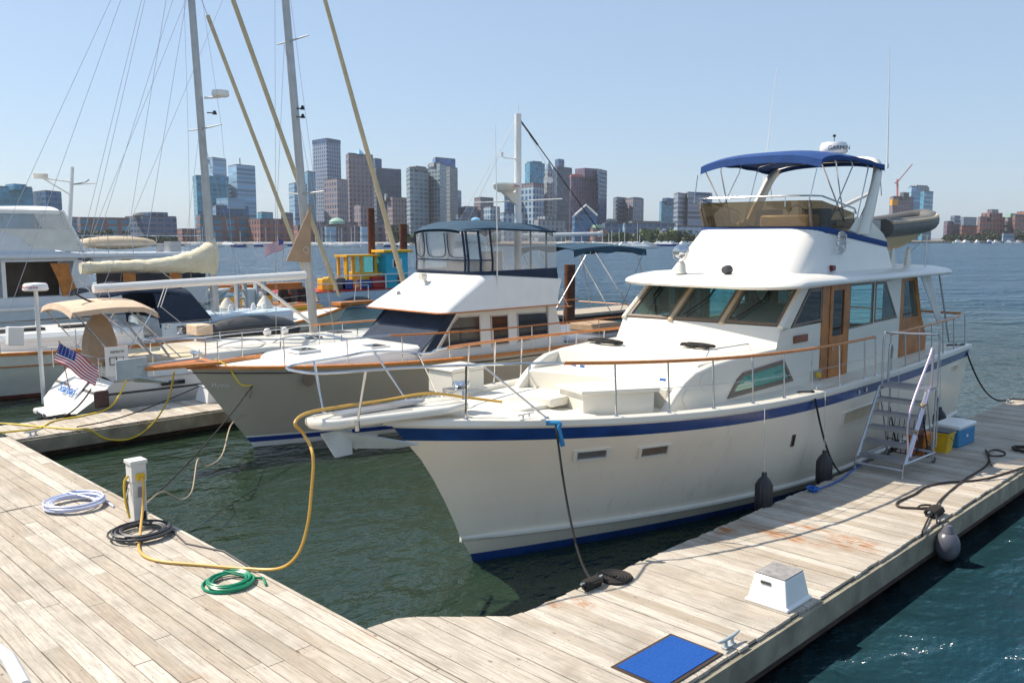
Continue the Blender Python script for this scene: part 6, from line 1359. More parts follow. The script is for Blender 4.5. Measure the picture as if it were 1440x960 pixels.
# lines on the yacht's trunk top and seat
def heap(c, sx, sy, m, lab, seed, r=.02, n=60):
    q = random.Random(seed); pts = []; a = 0
    for i in range(n): a += q.uniform(.5, .9); rr = q.uniform(.3, 1); pts.append((c[0] + sx * rr * math.cos(a), c[1] + sy * rr * math.sin(a), c[2] + .02 + .05 * q.random() * (1 - rr * .5)))
    return ropething('rope_heap', [tuple(p) for p in spline(pts, 4)], r, m, lab, 'rope', loc=c)
heap(yw((5.05, -.55, 2.74)), .16, .38, 'rope_black', 'black rope heap below the middle windshield on the cabin top', 3)
heap(yw((4.55, 1.15, 2.72)), .16, .4, 'rope_black', 'black rope heap at the far side of the cabin top', 5)
mb = MB(); a, b_ = yw((3.35, 1.25, 2.44)), yw((4.1, -1.25, 2.76)); a = yw((3.3, .95, 2.46)); b_ = yw((3.05, -1.15, 2.46)); mb.tube([a, b_], .012, 6)
bh = single('boat_hook', mb, 'steel_dull', tuple(a), 'long boat hook with blue grips lying across the bow cockpit seat', 'boat hook')
for f_ in (.02, .12, .98): mb = MB(); p = Vector(a).lerp(Vector(b_), f_) - Vector(a); p2 = Vector(a).lerp(Vector(b_), f_ + .05) - Vector(a); mb.tube([p, p2], .022, 8); mb.build('grip', 'rope_blue', bh)
# trawler lines
hk = Vector((9.42 + .75, 17.66 - 1.0, 1.6)); hk = at(355, 542, y=16.95)
E1 = Vector((5.1, 13.1, ZD + .1))
ropething('black_line', [tuple(p) for p in sag(hk, E1, .12, 14)], .014, 'rope_black', 'black mooring line from the grey hull to the walkway', 'mooring line')
ropething('white_line', [tuple(p) for p in spline([hk, at(345, 580, x=9.2), at(325, 597, x=8.2), at(312, 640, x=7.2), at(290, 655, x=6.8), at(278, 646, x=6.5), at(270, 690, x=6.0), at(255, 702, x=5.8), at(240, 695, x=5.6), at(225, 692, x=5.4), E1], 6)], .013, 'rope_tan', 'slack pale line looping beneath the black mooring line', 'mooring line')
ropething('yellow_line', [tuple(p) for p in spline([at(302, 505, y=17.6), at(320, 515, y=17.3), at(338, 540, y=17.0), hk], 6)], .018, 'cord_yellow', 'short yellow line across the grey hull to its hawse pipe', 'mooring line')
ropething('electric_cable', [tuple(p) for p in spline([at(245, 522, y=18.3), at(237, 560, y=19.2), at(215, 595, y=19.7), at(185, 616, y=19.78), at(150, 617, y=19.8), at(125, 607, y=19.84) + Vector((0, 0, .06)), D5(105, 603, .03), D5(60, 600, .02), D5(20, 596, .02), D5(-20, 594, .02)], 6)], .02, 'cord_yellow', 'long yellow cord drooping off the finger dock edge', 'power cord')
ropething('electric_cable', [tuple(p) for p in spline([at(180, 505, y=21.7), at(177, 535, y=21.7), at(165, 560, y=21.6), D5(150, 575, .05), D5(118, 584, .02), D5(75, 592, .02), D5(55, 602, .02), D5(20, 606, .02), D5(-20, 610, .02)], 6)], .02, 'cord_yellow', 'yellow cord from the sailboat sign along the finger dock', 'power cord')
heap(D5(85, 587), .38, .10, 'rope_black', 'black rope heap on the finger dock under the sailboat stern', 9, n=50)
ropething('dark_line', [tuple(p) for p in spline([D5(108, 600, .04), D5(150, 592, .12), D5(190, 580, .3), D5(240, 560, .5), at(280, 543, y=19.0)], 6)], .016, 'rope_black', 'dark tarred line slanting over the finger dock towards the trawler', 'mooring line')
ropething('stern_rope', [tuple(p) for p in sag(at(128, 547, y=22.2), D5(88, 586, .05), .1, 10)], .02, 'rope_black', 'thick black stern line on the sailboat transom', 'mooring line')
o = thing('dock_box', (10.2, 21.1, ZD), 'white step box on the finger dock beside the grey bow', 'dock step')
mb = MB(); mb.grid([[(x * a, y * a, z) for x, y in ((-1, -1), (1, -1), (1, 1), (-1, 1))] for a, z in ((.36, 0), (.28, .38))], False, True, None, True); mb.build('body', 'white', o, bevel=.02)
mb = MB(); mb.box(-.3, .3, -.3, .3, .382, .41); mb.build('tread', 'white', o, bevel=.01)
t_ = at(142, 549, y=21.72); o = thing('fender', tuple(t_), 'flat dark brown fender on the white sailboat hull', 'fender'); mb = MB(); mb.box(-.17, .17, -.06, .06, -.42, 0); mb.build('body', 'fender_brown', o, bevel=.05); mb = MB(); mb.tube([(0, 0, 0), (.05, .02, .6)], .007, 4); mb.build('line', 'rope_white', o)
# flags
def flag(name, o_, ux, vz, w_, h_, label, pole=None, cant=.42):
    """o_ = hoist top; ux = fly direction, vz = down direction"""
    root = thing(name, tuple(o_), label, 'flag'); U_, V_ = Vector(ux), Vector(vz); nrm = U_.cross(V_).normalized()
    def pt(u, v): return tuple(U_ * (u * w_) + V_ * (v * h_) + nrm * (.05 * w_ * math.sin(u * 9 + v * 2)) + Vector((0, 0, -.10 * w_ * u * u)))
    mb = MB()
    for s_ in range(13):
        v0, v1 = s_ / 13, (s_ + 1) / 13
        for k in range(12):
            u0, u1 = k / 12, (k + 1) / 12
            m = 2 if (u1 <= cant and s_ < 7) else (0 if s_ % 2 == 0 else 1)
            mb.add([pt(u0, v0), pt(u1, v0), pt(u1, v1), pt(u0, v1)], [(0, 1, 2, 3)], True, m)
    mb.build('cloth', ['flag_red', 'flag_white', 'flag_blue'], root)
    mb = MB()
    for a in range(5):
        for b_ in range(4):
            p = Vector(pt(.03 + a * cant * .19, .06 + b_ * .125)); r_ = .012 * w_
            for off in (nrm * .006, -nrm * .006): mb.add([tuple(p + off + U_ * r_ * math.cos(t) + V_ * r_ * math.sin(t)) for t in [R(72 * i) for i in range(5)]], [(0, 1, 2, 3, 4)])
    mb.build('stars', 'flag_white', root)
    if pole: mb = MB(); mb.tube([tuple(Vector(q) - Vector(o_)) for q in pole], .012, 5); mb.build('staff', 'varnish', root)
    return root
hp = at(84, 481, y=22.6); flag('national_flag', hp, (.74, -.3, -.58), (-.42, -.42, -.8), 1.05, .5, 'striped national flag drooping over the white sailboat stern', [hp + Vector((-.02, 0, .05)), at(98, 548, y=22.6)])
hp = at(398, 336, y=40); flag('national_flag', hp, (-.95, .2, -.25), (-.2, -.4, -.85), 1.0, .62, 'small striped national flag flying left of the brown riding sail', [hp + Vector((.02, 0, .05)), at(398, 372, y=40)], .3)

# foreground white rail end at the lower left
mb = MB(); mb.tube([at(-30, 895, z=2.6), at(12, 925, z=2.55), at(34, 965, z=2.5)], .035, 12); single('white_handrail', mb, 'white', tuple(at(12, 925, z=2.55)), 'blurred white handrail end in the lower left corner', 'handrail')

# the grey and tan tender on the yacht's boat deck
TD = thing('inflatable_tender', tuple(yw((12.25, -.65, 4.50))), 'grey inflatable tender with tan hull stowed on the yacht roof', 'tender', rz=math.atan(.02))
TD.rotation_euler = (0, R(-3.5), math.atan(.02))
def tube_side(sg): return spline([(-.6, sg * .58, .42), (.6, sg * .60, .40), (2.2, sg * .55, .40), (3.2, sg * .30, .46), (3.55, 0, .50)], 6)
mb = MB()
for sg in (-1, 1): mb.tube(tube_side(sg), .215, 14)
mb.build('air_tube', 'tube_grey', TD, angle=60)
mb = MB(); mb.prism([(-.55, -.5), (2.2, -.5), (3.1, -.25), (3.1, .25), (2.2, .5), (-.55, .5)], .42, .50); mb.build('tonneau_cover', 'tube_grey', TD, bevel=.03)
mb = MB()
for sg in (-1, 1): mb.tube([p + Vector((0, sg * .17, .13)) if p.x < 2.9 else p + Vector((.14, sg * .06, .13)) for p in tube_side(sg)], .05, 6)
mb.build('rub_strip', 'beige', TD)
mb = MB(); rows = []
for x, hw, zk, zc in ((-.6, .66, -.26, .26), (.6, .68, -.26, .26), (2.1, .60, -.18, .28), (2.9, .34, .02, .34), (3.5, .03, .36, .46)): rows.append([(x, -hw, zc), (x, -hw * .55, (zk + zc) / 2 - .03), (x, 0, zk), (x, hw * .55, (zk + zc) / 2 - .03), (x, hw, zc)])
mb.grid(rows, True); mb.add([rows[0][0], rows[0][1], rows[0][2], rows[0][3], rows[0][4]], [(0, 1, 2, 3, 4)]); mb.build('hull', 'tender_tan', TD, angle=30)
mb = MB(); mb.box(-.62, -.55, -.5, .5, .2, .6); mb.build('transom', 'white', TD)

# ================================================================ far shore
def far(px, py, d):
    r = _f * 1220 + _r * (px - 720) - _u * (py - 480); h = Vector((r.x, r.y, 0)).dot(Vector((2 ** -.5, 2 ** -.5, 0))); return Vector((0, 0, CAM_Z)) + r * (d / h)
def facade(name, wall, gl, bay, floor, fx=.6, fz=.55, rough=.25):
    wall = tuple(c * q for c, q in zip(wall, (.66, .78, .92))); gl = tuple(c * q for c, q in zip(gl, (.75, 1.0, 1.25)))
    m, t, b = nodes(name); uv = N(t, 'UVMap'); sep = N(t, 'SeparateXYZ'); t.links.new(uv.outputs[0], sep.inputs[0])
    u = math_(t, 'DIVIDE', sep.outputs[0], bay); v = math_(t, 'DIVIDE', sep.outputs[1], floor)
    a = math_(t, 'LESS_THAN', math_(t, 'FRACT', u), fx); c_ = math_(t, 'LESS_THAN', math_(t, 'FRACT', v), fz); msk = math_(t, 'MULTIPLY', a, c_)
    cmb = N(t, 'CombineXYZ'); t.links.new(math_(t, 'FLOOR', u), cmb.inputs[0]); t.links.new(math_(t, 'FLOOR', v), cmb.inputs[1])
    wn = N(t, 'TexWhiteNoise'); wn.noise_dimensions = '2D'; t.links.new(cmb.outputs[0], wn.inputs['Vector'])
    g2 = mixc(t, wn.outputs['Value'], tuple(c * .55 for c in gl), tuple(min(1, c * 1.6) for c in gl))
    w2 = mixc(t, noise(t, .03, 3), tuple(c * .9 for c in wall), tuple(min(1, c * 1.08) for c in wall))
    t.links.new(mixc(t, msk, w2, g2), b.inputs['Base Color'])
    t.links.new(math_(t, 'SUBTRACT', .8, math_(t, 'MULTIPLY', msk, .8 - rough)), b.inputs['Roughness'])
    return m
F_ = {}
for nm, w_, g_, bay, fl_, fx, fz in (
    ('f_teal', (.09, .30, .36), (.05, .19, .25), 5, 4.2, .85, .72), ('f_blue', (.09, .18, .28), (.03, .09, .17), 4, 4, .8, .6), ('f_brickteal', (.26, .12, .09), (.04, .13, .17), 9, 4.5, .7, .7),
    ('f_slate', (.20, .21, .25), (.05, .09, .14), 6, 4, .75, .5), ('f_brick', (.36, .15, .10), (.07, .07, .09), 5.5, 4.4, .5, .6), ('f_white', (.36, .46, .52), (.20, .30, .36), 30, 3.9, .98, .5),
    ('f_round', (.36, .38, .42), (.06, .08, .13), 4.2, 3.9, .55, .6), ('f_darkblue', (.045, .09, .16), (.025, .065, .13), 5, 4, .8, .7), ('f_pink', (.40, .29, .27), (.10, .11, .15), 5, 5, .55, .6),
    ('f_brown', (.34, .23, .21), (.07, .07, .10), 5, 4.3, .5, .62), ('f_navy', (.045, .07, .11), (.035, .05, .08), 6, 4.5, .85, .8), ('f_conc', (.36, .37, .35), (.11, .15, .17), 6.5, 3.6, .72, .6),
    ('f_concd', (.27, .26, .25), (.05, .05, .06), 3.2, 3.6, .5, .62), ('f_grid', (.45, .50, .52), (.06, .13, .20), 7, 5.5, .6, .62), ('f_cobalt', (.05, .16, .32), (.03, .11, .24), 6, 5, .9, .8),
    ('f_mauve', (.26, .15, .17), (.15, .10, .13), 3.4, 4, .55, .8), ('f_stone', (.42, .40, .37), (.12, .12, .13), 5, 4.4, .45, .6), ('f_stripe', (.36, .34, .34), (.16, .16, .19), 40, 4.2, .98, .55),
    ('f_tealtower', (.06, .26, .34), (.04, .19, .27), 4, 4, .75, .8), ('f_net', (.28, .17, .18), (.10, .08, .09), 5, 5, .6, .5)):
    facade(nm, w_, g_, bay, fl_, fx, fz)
mat('copper', (.26, .42, .34), .7); mat('roof_dark', (.09, .09, .10), .8); mat('orange_net', (.60, .30, .04), .8); mat('crane_pink', (.55, .16, .14), .6); mat('seawall', (.22, .19, .16), .9, var=.3, scale=.05)
def facebox(P, z0, z1, mb):
    """four footprint corners, uv in metres along the wall and up"""
    n = len(P); vs = [(p[0], p[1], z0) for p in P] + [(p[0], p[1], z1) for p in P]; u = 0
    for i in range(n):
        j = (i + 1) % n; L_ = math.hypot(P[j][0] - P[i][0], P[j][1] - P[i][1])
        mb.add([vs[i], vs[j], vs[n + j], vs[n + i]], [(0, 1, 2, 3)]); mb.uv += [(u, z0), (u + L_, z0), (u + L_, z1), (u, z1)]; u += L_
    mb.add(vs[n:], [tuple(range(n))]); mb.uv += [(.99, .99)] * n
def foot(x0, xm, x1, d, dl=22, dr=22):
    p0, pm, p1 = far(x0, 300, d + dl), far(xm, 300, d), far(x1, 300, d + dr); return [(p.x, p.y) for p in (pm, p1, p0 + p1 - pm, p0)]
def roundfoot(x0, x1, d, n=20):
    a, b_ = far(x0, 300, d), far(x1, 300, d); c_ = (a + b_) / 2; r = (b_ - a).length / 2; return [(c_.x + r * math.cos(2 * math.pi * k / n), c_.y + r * math.sin(2 * math.pi * k / n)) for k in range(n)]
NB = 0
def tower(label, x0, xm, x1, yt, d, m, tops=(), dl=22, dr=22, rnd_=False, name='tower', cat='tower', z0=0.5):
    d = d * (1.22 if x0 > 1320 else 1); P = roundfoot(x0, x1, d) if rnd_ else foot(x0, xm, x1, d, dl, dr); c_ = (sum(p[0] for p in P) / len(P), sum(p[1] for p in P) / len(P), z0)
    o = thing(name, c_, label, cat); h = far((x0 + x1) / 2, yt, d).z
    mb = MB(); facebox(P, z0, h, mb); mb.build('wall', m, o, world=True)
    for (kind, a, b_, ya, mm) in tops:
        ha = far((x0 + x1) / 2, ya, d + 5).z; yb_ = h
        if kind == 'box':
            Q = foot(a, a + (b_ - a) * .4, b_, d + 6, 12, 12); mb = MB(); facebox(Q, h - 2, ha, mb); mb.build('penthouse', mm, o, world=True)
        elif kind == 'pyramid':
            Q = foot(a, (a + b_) / 2, b_, d + 3, 10, 10); cx = sum(q[0] for q in Q) / 4, sum(q[1] for q in Q) / 4; mb = MB(); mb.add([(q[0], q[1], h) for q in Q] + [(cx[0], cx[1], ha)], [(0, 1, 4), (1, 2, 4), (2, 3, 4), (3, 0, 4)]); mb.build('pyramid_roof', mm, o, world=True)
        elif kind == 'band':
            cx = c_; Q = [(cx[0] + (q[0] - cx[0]) * 1.02, cx[1] + (q[1] - cx[1]) * 1.02) for q in P]; mb = MB(); facebox(Q, far(x0, b_, d).z, far(x0, a, d).z, mb); mb.build('crown_band', mm, o, world=True)
        elif kind == 'dome':
            p = far((a + b_) / 2, 300, d + 6); r = (far(b_, 300, d) - far(a, 300, d)).length / 2; mb = MB(); mb.lathe([(r, h - .5), (r * .95, h + r * .25), (r * .7, h + r * .5), (r * .3, h + r * .65), (.01, h + r * .7)], (p.x, p.y, 0), 20); mb.build('dome', mm, o, world=True)
        elif kind == 'mast':
            p = far(a, 300, d + 8); mb = MB(); mb.tube([(p.x, p.y, h - 1), (p.x, p.y, ha)], .5, 5); mb.build('roof_mast', mm, o, world=True)
    mb = MB(); rr = [(c_[0] + (q[0] - c_[0]) * .985, c_[1] + (q[1] - c_[1]) * .985) for q in P]; mb.prism(rr, h + .02, h + .9); mb.build('roof', 'roof_dark', o, world=True); return o
T_ = tower
# far left
T_('teal glass office block cut by the left picture edge', -60, -50, 48, 262, 640, 'f_teal', [('box', 10, 40, 258, 'f_tealtower')], name='office_block', cat='office building')
T_('blue office slab right of the teal block on the left', 48, 66, 88, 269, 660, 'f_blue', name='office_block', cat='office building')
T_('long red brick hall with big teal windows on the left', 108, 112, 182, 307, 600, 'f_brickteal', name='brick_hall', cat='building')
T_('grey gabled waterfront block right of the brick hall', 175, 200, 248, 305, 640, 'f_slate', [('box', 196, 236, 298, 'f_slate'), ('dome', 186, 204, 300, 'roof_dark')], name='waterfront_block', cat='building')
T_('tiny brick building behind the first mast rigging', 248, 255, 276, 323, 620, 'f_brick', name='brick_building', cat='building')
T_('pale tower with slotted top behind the teal glass tower', 290, 302, 321, 222, 900, 'f_white', [('box', 291, 300, 224, 'f_stone')])
T_('teal glass tower behind the first mast', 273, 278, 323, 248, 800, 'f_teal', [('band', 246, 252, 0, 'f_tealtower')])
T_('white and glass tower with rounded edge left of the furled sail', 323, 335, 361, 232, 820, 'f_white', [('mast', 340, 0, 222, 'roof_dark')])
T_('pale blue stepped block in front of the teal glass tower', 299, 304, 350, 290, 640, 'f_blue', [('box', 305, 345, 278, 'f_white')], name='stepped_block', cat='building')
T_('teal and red waterfront base block below the pale stepped block', 275, 281, 351, 304, 600, 'f_brickteal', name='waterfront_block', cat='building')
T_('red brick warehouse right of the teal waterfront block', 347, 365, 412, 309, 600, 'f_brick', name='brick_warehouse', cat='building')
T_('slim white banded tower behind the second mast', 407, 415, 433, 258, 780, 'f_white')
T_('narrow teal tower just left of the tall round tower', 430, 434, 445, 241, 860, 'f_tealtower')
T_('dark low block between brick warehouse and second mast', 395, 402, 412, 300, 700, 'f_navy', name='office_block', cat='building')
T_('tall round-cornered grey and blue tower, highest on the left', 442, 462, 481, 196, 900, 'f_round', [('band', 194, 200, 0, 'f_darkblue')])
T_('pink granite tower in front of the tall round tower', 456, 475, 490, 252, 780, 'f_pink')
T_('brown arched tower with a small white glass pyramid roof', 488, 492, 526, 216, 840, 'f_brown', [('pyramid', 499, 515, 208, 'f_white'), ('band', 222, 226, 0, 'f_pink')])
T_('dark stepped tower right of the pyramid-roofed tower', 524, 530, 565, 237, 900, 'f_navy', [('box', 523, 538, 222, 'f_darkblue')])
T_('brown stepped office block left of the twin concrete towers', 545, 552, 573, 278, 760, 'f_brown', [('box', 541, 546, 272, 'f_stone')], name='office_block', cat='building')
T_('harbour hotel with green dome and arch on the waterfront', 437, 442, 548, 314, 600, 'f_brown', [('dome', 462, 485, 300, 'copper'), ('box', 498, 521, 288, 'f_brown')], name='domed_hotel', cat='building')
T_('right brick wing of the domed harbour hotel', 540, 545, 575, 318, 590, 'f_brown', name='hotel_wing', cat='building')
for a, b_, l in ((456, 472, 'left'), (506, 520, 'right')): T_('pale green round bay on the %s of the hotel front' % l, a, 0, b_, 319, 575, 'f_white', rnd_=True, name='round_pavilion', cat='pavilion')
T_('left concrete apartment tower of the twin pair', 572, 577, 603, 236, 720, 'f_conc', [('box', 577, 600, 233, 'f_concd')])
T_('right concrete apartment tower of the twin pair', 602, 619, 628, 230, 735, 'f_conc', [('box', 604, 622, 228, 'f_stone')])
T_('cobalt glass tower rising behind the twin concrete towers', 609, 613, 641, 222, 950, 'f_cobalt')
T_('stone gridded tower right of the twin concrete towers', 621, 633, 644, 235, 800, 'f_concd')
T_('thin cobalt tower edge right of the stone gridded tower', 638, 640, 649, 268, 900, 'f_cobalt')
T_('left grey step of the small downtown cluster', 649, 655, 672, 291, 900, 'f_slate', name='office_block', cat='building')
T_('brown central slab of the small downtown cluster', 667, 676, 694, 278, 920, 'f_brown')
T_('pale right slab of the small downtown cluster', 680, 690, 703, 291, 860, 'f_grid', name='office_block', cat='building')
T_('low white harbour terminal above the trawler canopy', 628, 633, 705, 310, 620, 'f_stone', [('dome', 662, 676, 300, 'f_white')], name='terminal', cat='building')
T_('round-topped glass tower left of the trawler mast', 709, 0, 727, 274, 820, 'f_blue', rnd_=True)
T_('gridded pale blue hotel tower behind the trawler mast', 731, 750, 765, 258, 800, 'f_grid', [('band', 257, 262, 0, 'f_brown')])
T_('tall teal glass tower left of the clock tower', 738, 745, 766, 229, 950, 'f_tealtower', [('box', 741, 762, 226, 'f_tealtower')])
T_('tall dark slab with a smaller block on its roof', 777, 783, 804, 235, 880, 'f_navy', [('box', 780, 793, 223, 'f_darkblue')])
T_('mauve granite tower with a red stripe near its top', 801, 803, 842, 246, 820, 'f_mauve', [('band', 245, 248, 0, 'crane_pink'), ('box', 808, 842, 236, 'f_mauve')])
T_('dark side tower attached right of the mauve tower', 838, 842, 853, 239, 815, 'f_darkblue')
T_('beige low block in front of the dark slab', 751, 757, 795, 310, 640, 'f_stone', [('box', 756, 782, 304, 'f_stone')], name='low_block', cat='building')
T_('small dark block right of the mauve tower', 852, 856, 866, 309, 760, 'f_navy', name='office_block', cat='building')
T_('dark brick wharf row below the round tower and hotel', 412, 418, 448, 318, 560, 'f_brick', name='brick_row', cat='building')
T_('grey infill office right of the twin concrete towers', 640, 644, 668, 303, 700, 'f_slate', name='office_block', cat='building')
T_('pale low hotel wing left of the gridded hotel tower', 703, 708, 735, 300, 720, 'f_grid', name='hotel_wing', cat='building')
T_('dark infill tower between gridded hotel and dark slab', 764, 768, 780, 275, 900, 'f_slate')
T_('low brown block left of the paired towers', 884, 889, 930, 312, 720, 'f_concd', name='low_block', cat='building')
T_('blue grey block behind the brick hall on the left', 86, 92, 112, 306, 700, 'f_slate', name='office_block', cat='building')
T_('dark teal glass block behind the brick warehouse', 362, 368, 384, 299, 760, 'f_teal', name='office_block', cat='building')
# clock tower
c_ = far(771.5, 300, 830); o = thing('clock_tower', (c_.x, c_.y, .5), 'stone clock tower with pointed spire between teal and dark towers', 'clock tower')
hz = lambda y: far(771, y, 830).z
mb = MB(); facebox(foot(764, 769, 779, 826, 8, 8), .5, hz(250), mb); mb.build('shaft', 'f_stone', o, world=True)
mb = MB(); facebox(foot(765.5, 770, 777.5, 828, 7, 7), hz(250), hz(240), mb); mb.build('belfry', 'f_stone', o, world=True)
Q = foot(765.5, 770, 777.5, 828, 7, 7); cx = sum(q[0] for q in Q) / 4, sum(q[1] for q in Q) / 4; mb = MB(); mb.add([(q[0], q[1], hz(240)) for q in Q] + [(cx[0], cx[1], hz(226))], [(0, 1, 4), (1, 2, 4), (2, 3, 4), (3, 0, 4)]); mb.build('spire', 'f_stone', o, world=True)
p = far(773.0, 254, 827); mb = MB(); dr_ = Vector((2 ** -.5, 2 ** -.5, 0)); mb.tube([p - dr_ * 6, p + dr_ * 1], 3.0, 20); mb.build('clock_face', 'white', o, world=True)
# gabled glass building
d_ = 610; o = thing('gabled_hotel', tuple(far(824, 342, d_)), 'pale blue gabled glass building in front of the mauve tower', 'building')
mb = MB(); P = [far(808, 340, d_), far(840, 340, d_), far(840, 303, d_), far(824, 289, d_), far(808, 303, d_)]; bk = dr_ * 25
n_ = 5; vs = P + [p + bk for p in P]
for f in [(0, 1, 2, 3, 4), (1, 6, 7, 2), (2, 7, 8, 3), (3, 8, 9, 4), (4, 9, 5, 0)]:
    mb.add([vs[i] for i in f], [tuple(range(len(f)))]); mb.uv += [((vs[i] - vs[0]).length if k else 0, vs[i].z) for k, i in enumerate(f)]
mb.build('wall', 'f_blue', o, world=True)
mb = MB(); mb.tube([P[4] - dr_, P[3] - dr_ + Vector((0, 0, .3)), P[2] - dr_], .8, 5); mb.build('gable_edge', 'white', o, world=True)
T_('dark brick aquarium building with green roof strip', 829, 834, 856, 322, 590, 'f_brick', [('box', 832, 850, 316, 'copper')], name='brick_building', cat='building')
T_('left half of the paired brown and grey towers', 862, 868, 882, 278, 850, 'f_slate')
T_('right half of the paired towers, with rounded top', 879, 890, 905, 279, 840, 'f_pink', [('box', 884, 902, 277, 'f_stone')])
T_('long grey granite wharf building on the waterfront', 846, 851, 951, 315, 640, 'f_slate', name='wharf_building', cat='building')
T_('small white cupola church tower above the wharf building', 876, 878, 880, 318, 600, 'f_white', [('pyramid', 876, 880, 312, 'f_white')], name='cupola', cat='church tower')
T_('teal slab tower with dark cap left of the striped towers', 927, 930, 947, 284, 820, 'f_tealtower', [('box', 931, 947, 278, 'f_darkblue')])
T_('left tower of the horizontally striped pair', 947, 953, 966, 272, 780, 'f_stripe')
T_('right tower of the horizontally striped pair', 963, 967, 1001, 271, 790, 'f_stripe', [('box', 966, 998, 270, 'f_darkblue')])
T_('low glass-roofed market hall under the striped towers', 948, 953, 990, 319, 600, 'f_grid', name='market_hall', cat='building')
T_('red roofed waterfront house among trees', 928, 932, 946, 326, 570, 'f_brick', [('pyramid', 927, 942, 321, 'f_brick')], name='waterfront_house', cat='building')
# right of the yacht
o = T_('concrete tower under construction with orange safety netting', 1250, 1255, 1284, 277, 760, 'f_net', [('box', 1264, 1277, 270, 'roof_dark'), ('box', 1251, 1262, 276, 'orange_net')])
mb = MB(); Q = foot(1250.5, 1254, 1262, 757, 5, 5); facebox(Q, far(1256, 289, 757).z, far(1256, 280, 757).z, mb); mb.build('safety_netting', 'orange_net', o, world=True)
T_('pale glass tower behind the unfinished tower', 1275, 1280, 1305, 263, 860, 'f_white', [('box', 1277, 1303, 260, 'f_stone')])
T_('glass tower right of the unfinished tower', 1293, 1298, 1311, 269, 820, 'f_teal')
o = thing('tower_crane', tuple(far(1262, 342, 790)), 'pinkish tower crane above the unfinished tower', 'crane')
mb = MB(); mb.tube([far(1262, 300, 790), far(1262, 252, 790)], .9, 4); mb.build('crane_mast', 'crane_pink', o, world=True)
mb = MB(); mb.tube([far(1258, 258, 790), far(1263, 255, 790), far(1283, 231, 790)], .6, 4); mb.build('jib', 'crane_pink', o, world=True)
T_('dark low block right of the yacht radar arch', 1240, 1244, 1252, 305, 760, 'f_navy', name='office_block', cat='building')
T_('purple brick block just right of the tender bow', 1328, 1333, 1352, 312, 650, 'f_mauve', [('box', 1337, 1351, 303, 'f_slate')], name='brick_building', cat='building')
T_('low red brick building between purple block and gabled block', 1350, 1354, 1377, 318, 640, 'f_brick', name='brick_building', cat='building')
T_('arched hangar roof behind the low red brick building', 1350, 1356, 1374, 306, 900, 'f_slate', name='arched_hall', cat='building')
T_('stepped brick apartment block with sloping top floors', 1375, 1379, 1414, 306, 620, 'f_brick', [('box', 1380, 1410, 299, 'f_brick'), ('box', 1388, 1404, 294, 'f_brown')], name='apartment_block', cat='building')
T_('green roofed brick block at the right picture edge', 1413, 1418, 1436, 307, 640, 'f_pink', [('box', 1414, 1432, 300, 'copper')], name='apartment_block', cat='building')
T_('last brick block cut by the right picture edge', 1424, 1428, 1470, 303, 625, 'f_brick', [('box', 1430, 1460, 297, 'f_brick')], name='apartment_block', cat='building')
T_('small white boathouse on the right shore', 1411, 1413, 1428, 329, 560, 'f_white', name='boathouse', cat='boathouse')
# land, seawall, trees
mb = MB(); e = [far(px, 340, d) for px, d in ((-400, 440), (100, 440), (400, 440), (720, 450), (1000, 480), (1250, 640), (1330, 680), (1500, 690), (1900, 700))]; bk_ = [p + dr_ * 1500 for p in e]
for i in range(len(e) - 1): mb.add([(e[i].x, e[i].y, 1.2), (e[i + 1].x, e[i + 1].y, 1.2), (bk_[i + 1].x, bk_[i + 1].y, 1.2), (bk_[i].x, bk_[i].y, 1.2)], [(0, 1, 2, 3)]); mb.add([(e[i].x, e[i].y, -.5), (e[i + 1].x, e[i + 1].y, -.5), (e[i + 1].x, e[i + 1].y, 1.2), (e[i].x, e[i].y, 1.2)], [(0, 1, 2, 3)])
o = mb.build('far_shore_ground', 'seawall'); tag(o, kind='structure')
mat('foliage', (.05, .075, .035), .9, var=.4, scale=.3); mat('foliage_light', (.10, .14, .045), .9, var=.3, scale=.3)
mb = MB(); r_ = random.Random(5)
def clump(px, py, d, w_, h_, mi):
    c_ = far(px, py, d); c_.z = 1.2
    for _ in range(int(26 * w_ * h_ / 20) + 30):
        a = r_.uniform(0, 6.28); q = r_.random() ** .5; x = q * math.cos(a) * w_ / 2; z = abs(r_.gauss(.5, .28)) * h_; y = r_.uniform(-.5, .5) * w_ * .6
        s_ = r_.uniform(.5, 1.3); k = 1 - .5 * (z / h_) ** 2; p = c_ + Vector((2 ** -.5, -2 ** -.5, 0)) * x * k + dr_ * y + Vector((0, 0, min(z, h_)))
        n1 = Vector((r_.uniform(-1, 1), r_.uniform(-1, 1), r_.uniform(-.4, 1))).normalized(); t1 = n1.orthogonal().normalized() * s_; t2 = n1.cross(t1)
        mb.add([tuple(p - t1), tuple(p - t2 * .8), tuple(p + t1), tuple(p + t2)], [(0, 1, 2, 3)], False, mi)
for (a, b_, hh, lt_) in ((118, 182, 5, 0), (555, 600, 6, .2), (905, 945, 6, .5), (940, 1010, 5, .1), (1328, 1345, 4, .2), (1350, 1375, 5, .1), (1386, 1410, 7, .1), (1432, 1460, 6, .3), (855, 905, 4, .6), (190, 250, 3, 0), (610, 700, 3, .2)):
    px = a
    while px < b_: clump(px, 340, (470 if px < 850 else 500 if px < 1300 else 705) + r_.uniform(0, 8), r_.uniform(4, 8), hh * r_.uniform(.7, 1.5), 1 if r_.random() < lt_ else 0); px += r_.uniform(4, 9)
o = mb.build('shore_trees', ['foliage', 'foliage_light']); tag(o, 'row of green trees lining the far waterfront', 'trees', kind='stuff')
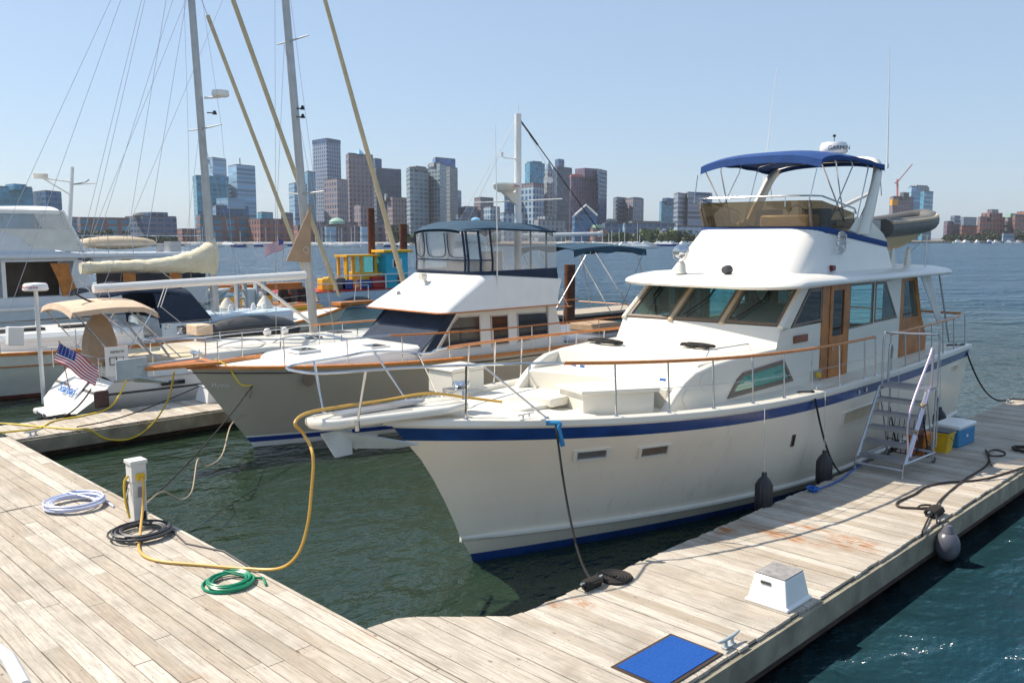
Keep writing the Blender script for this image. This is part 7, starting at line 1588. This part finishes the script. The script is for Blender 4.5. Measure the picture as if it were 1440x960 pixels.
# moored boats along the far shore
def small_boat(px, d, kind, L_, label, mastpx=18, rz=None):
    p = far(px, 340, d); p.z = 0; r2 = random.Random(int(px * 7)); a = r2.uniform(-.6, .6) - .78 if rz is None else rz
    root = thing('moored_sailboat' if kind == 's' else 'moored_motorboat', tuple(p), label, 'sailboat' if kind == 's' else 'motorboat', 'sailboats moored off the far shore' if kind == 's' else 'motorboats moored off the far shore', a)
    L = L_; w_ = L * .28; mb = MB(); mb.grid([[(x * s_, y * s_, z) for x, y in ((-L / 2, -w_ / 2), (L * .2, -w_ / 2), (L / 2, 0), (L * .2, w_ / 2), (-L / 2, w_ / 2))] for s_, z in ((.85, -.2), (.95, .35), (1.0, 1.1))], False, True, None, True); mb.build('hull', 'white' if r2.random() > .25 else 'deep_blue', root)
    if kind == 's':
        mb = MB(); mb.box(-L * .15, L * .2, -w_ * .25, w_ * .25, 1.1, 1.6); mb.build('cabin', 'white', root)
        h_ = mastpx * d / 1229; mb = MB(); mb.tube([(L * .08, 0, 1.0), (L * .08, 0, h_)], .10, 5); mb.tube([(L * .08, 0, 2.0), (-L * .38, 0, 1.9)], .16, 5); mb.build('mast', 'mast_white', root)
    else:
        mb = MB(); mb.hexa([(-L * .3, -w_ * .4, 1.1), (L * .22, -w_ * .4, 1.1), (L * .22, w_ * .4, 1.1), (-L * .3, w_ * .4, 1.1)], [(-L * .26, -w_ * .35, 1.95), (L * .05, -w_ * .35, 1.95), (L * .05, w_ * .35, 1.95), (-L * .26, w_ * .35, 1.95)]); mb.build('cabin', 'white', root)
        mb = MB(); mb.box(-L * .22, -L * .02, -w_ * .3, w_ * .3, 1.95, 2.5); mb.build('flybridge', 'white', root)
r3 = random.Random(11)
spots = ['below the red brick warehouse', 'below the domed hotel', 'below the right hotel wing', 'below the twin concrete towers', 'under the trawler boom tip', 'below the gabled glass building', 'below the mauve tower', 'below the wharf building', 'below the paired towers', 'near the trees left of the striped towers', 'in front of the right shore', 'behind the first mast']
rng = [(352, 412), (440, 530), (540, 572), (575, 600), (785, 806), (806, 842), (842, 856), (856, 900), (868, 905), (905, 985), (1340, 1440), (262, 345)]
cnt = [4, 10, 3, 1, 3, 5, 2, 5, 3, 6, 7, 5]
import itertools
for sp_, (a, b_), n_ in zip(spots, rng, cnt):
    for k in range(n_):
        kind = 's' if r3.random() < .6 and a < 1000 else 'm'; px = a + (b_ - a) * (k + r3.uniform(.2, .8)) / n_
        small_boat(px, (r3.uniform(385, 430) if a < 900 else r3.uniform(420, 460) if a < 1300 else r3.uniform(600, 660)), kind, (r3.uniform(7.5, 11.5) if a < 1300 else r3.uniform(5, 9)), ('small moored sailboat with bare mast ' if kind == 's' else 'small white moored motorboat ') + sp_, r3.uniform(16, 30))
small_boat(903, 350, 'm', 14, 'largest white motor cruiser on the far side, left of the bright trees', rz=-.9)
small_boat(883, 375, 'm', 13, 'second largest white cruiser on the far side, low and wide', rz=-.7)
small_boat(893, 400, 's', 14, 'tallest masted sailboat left of the striped towers', 34)
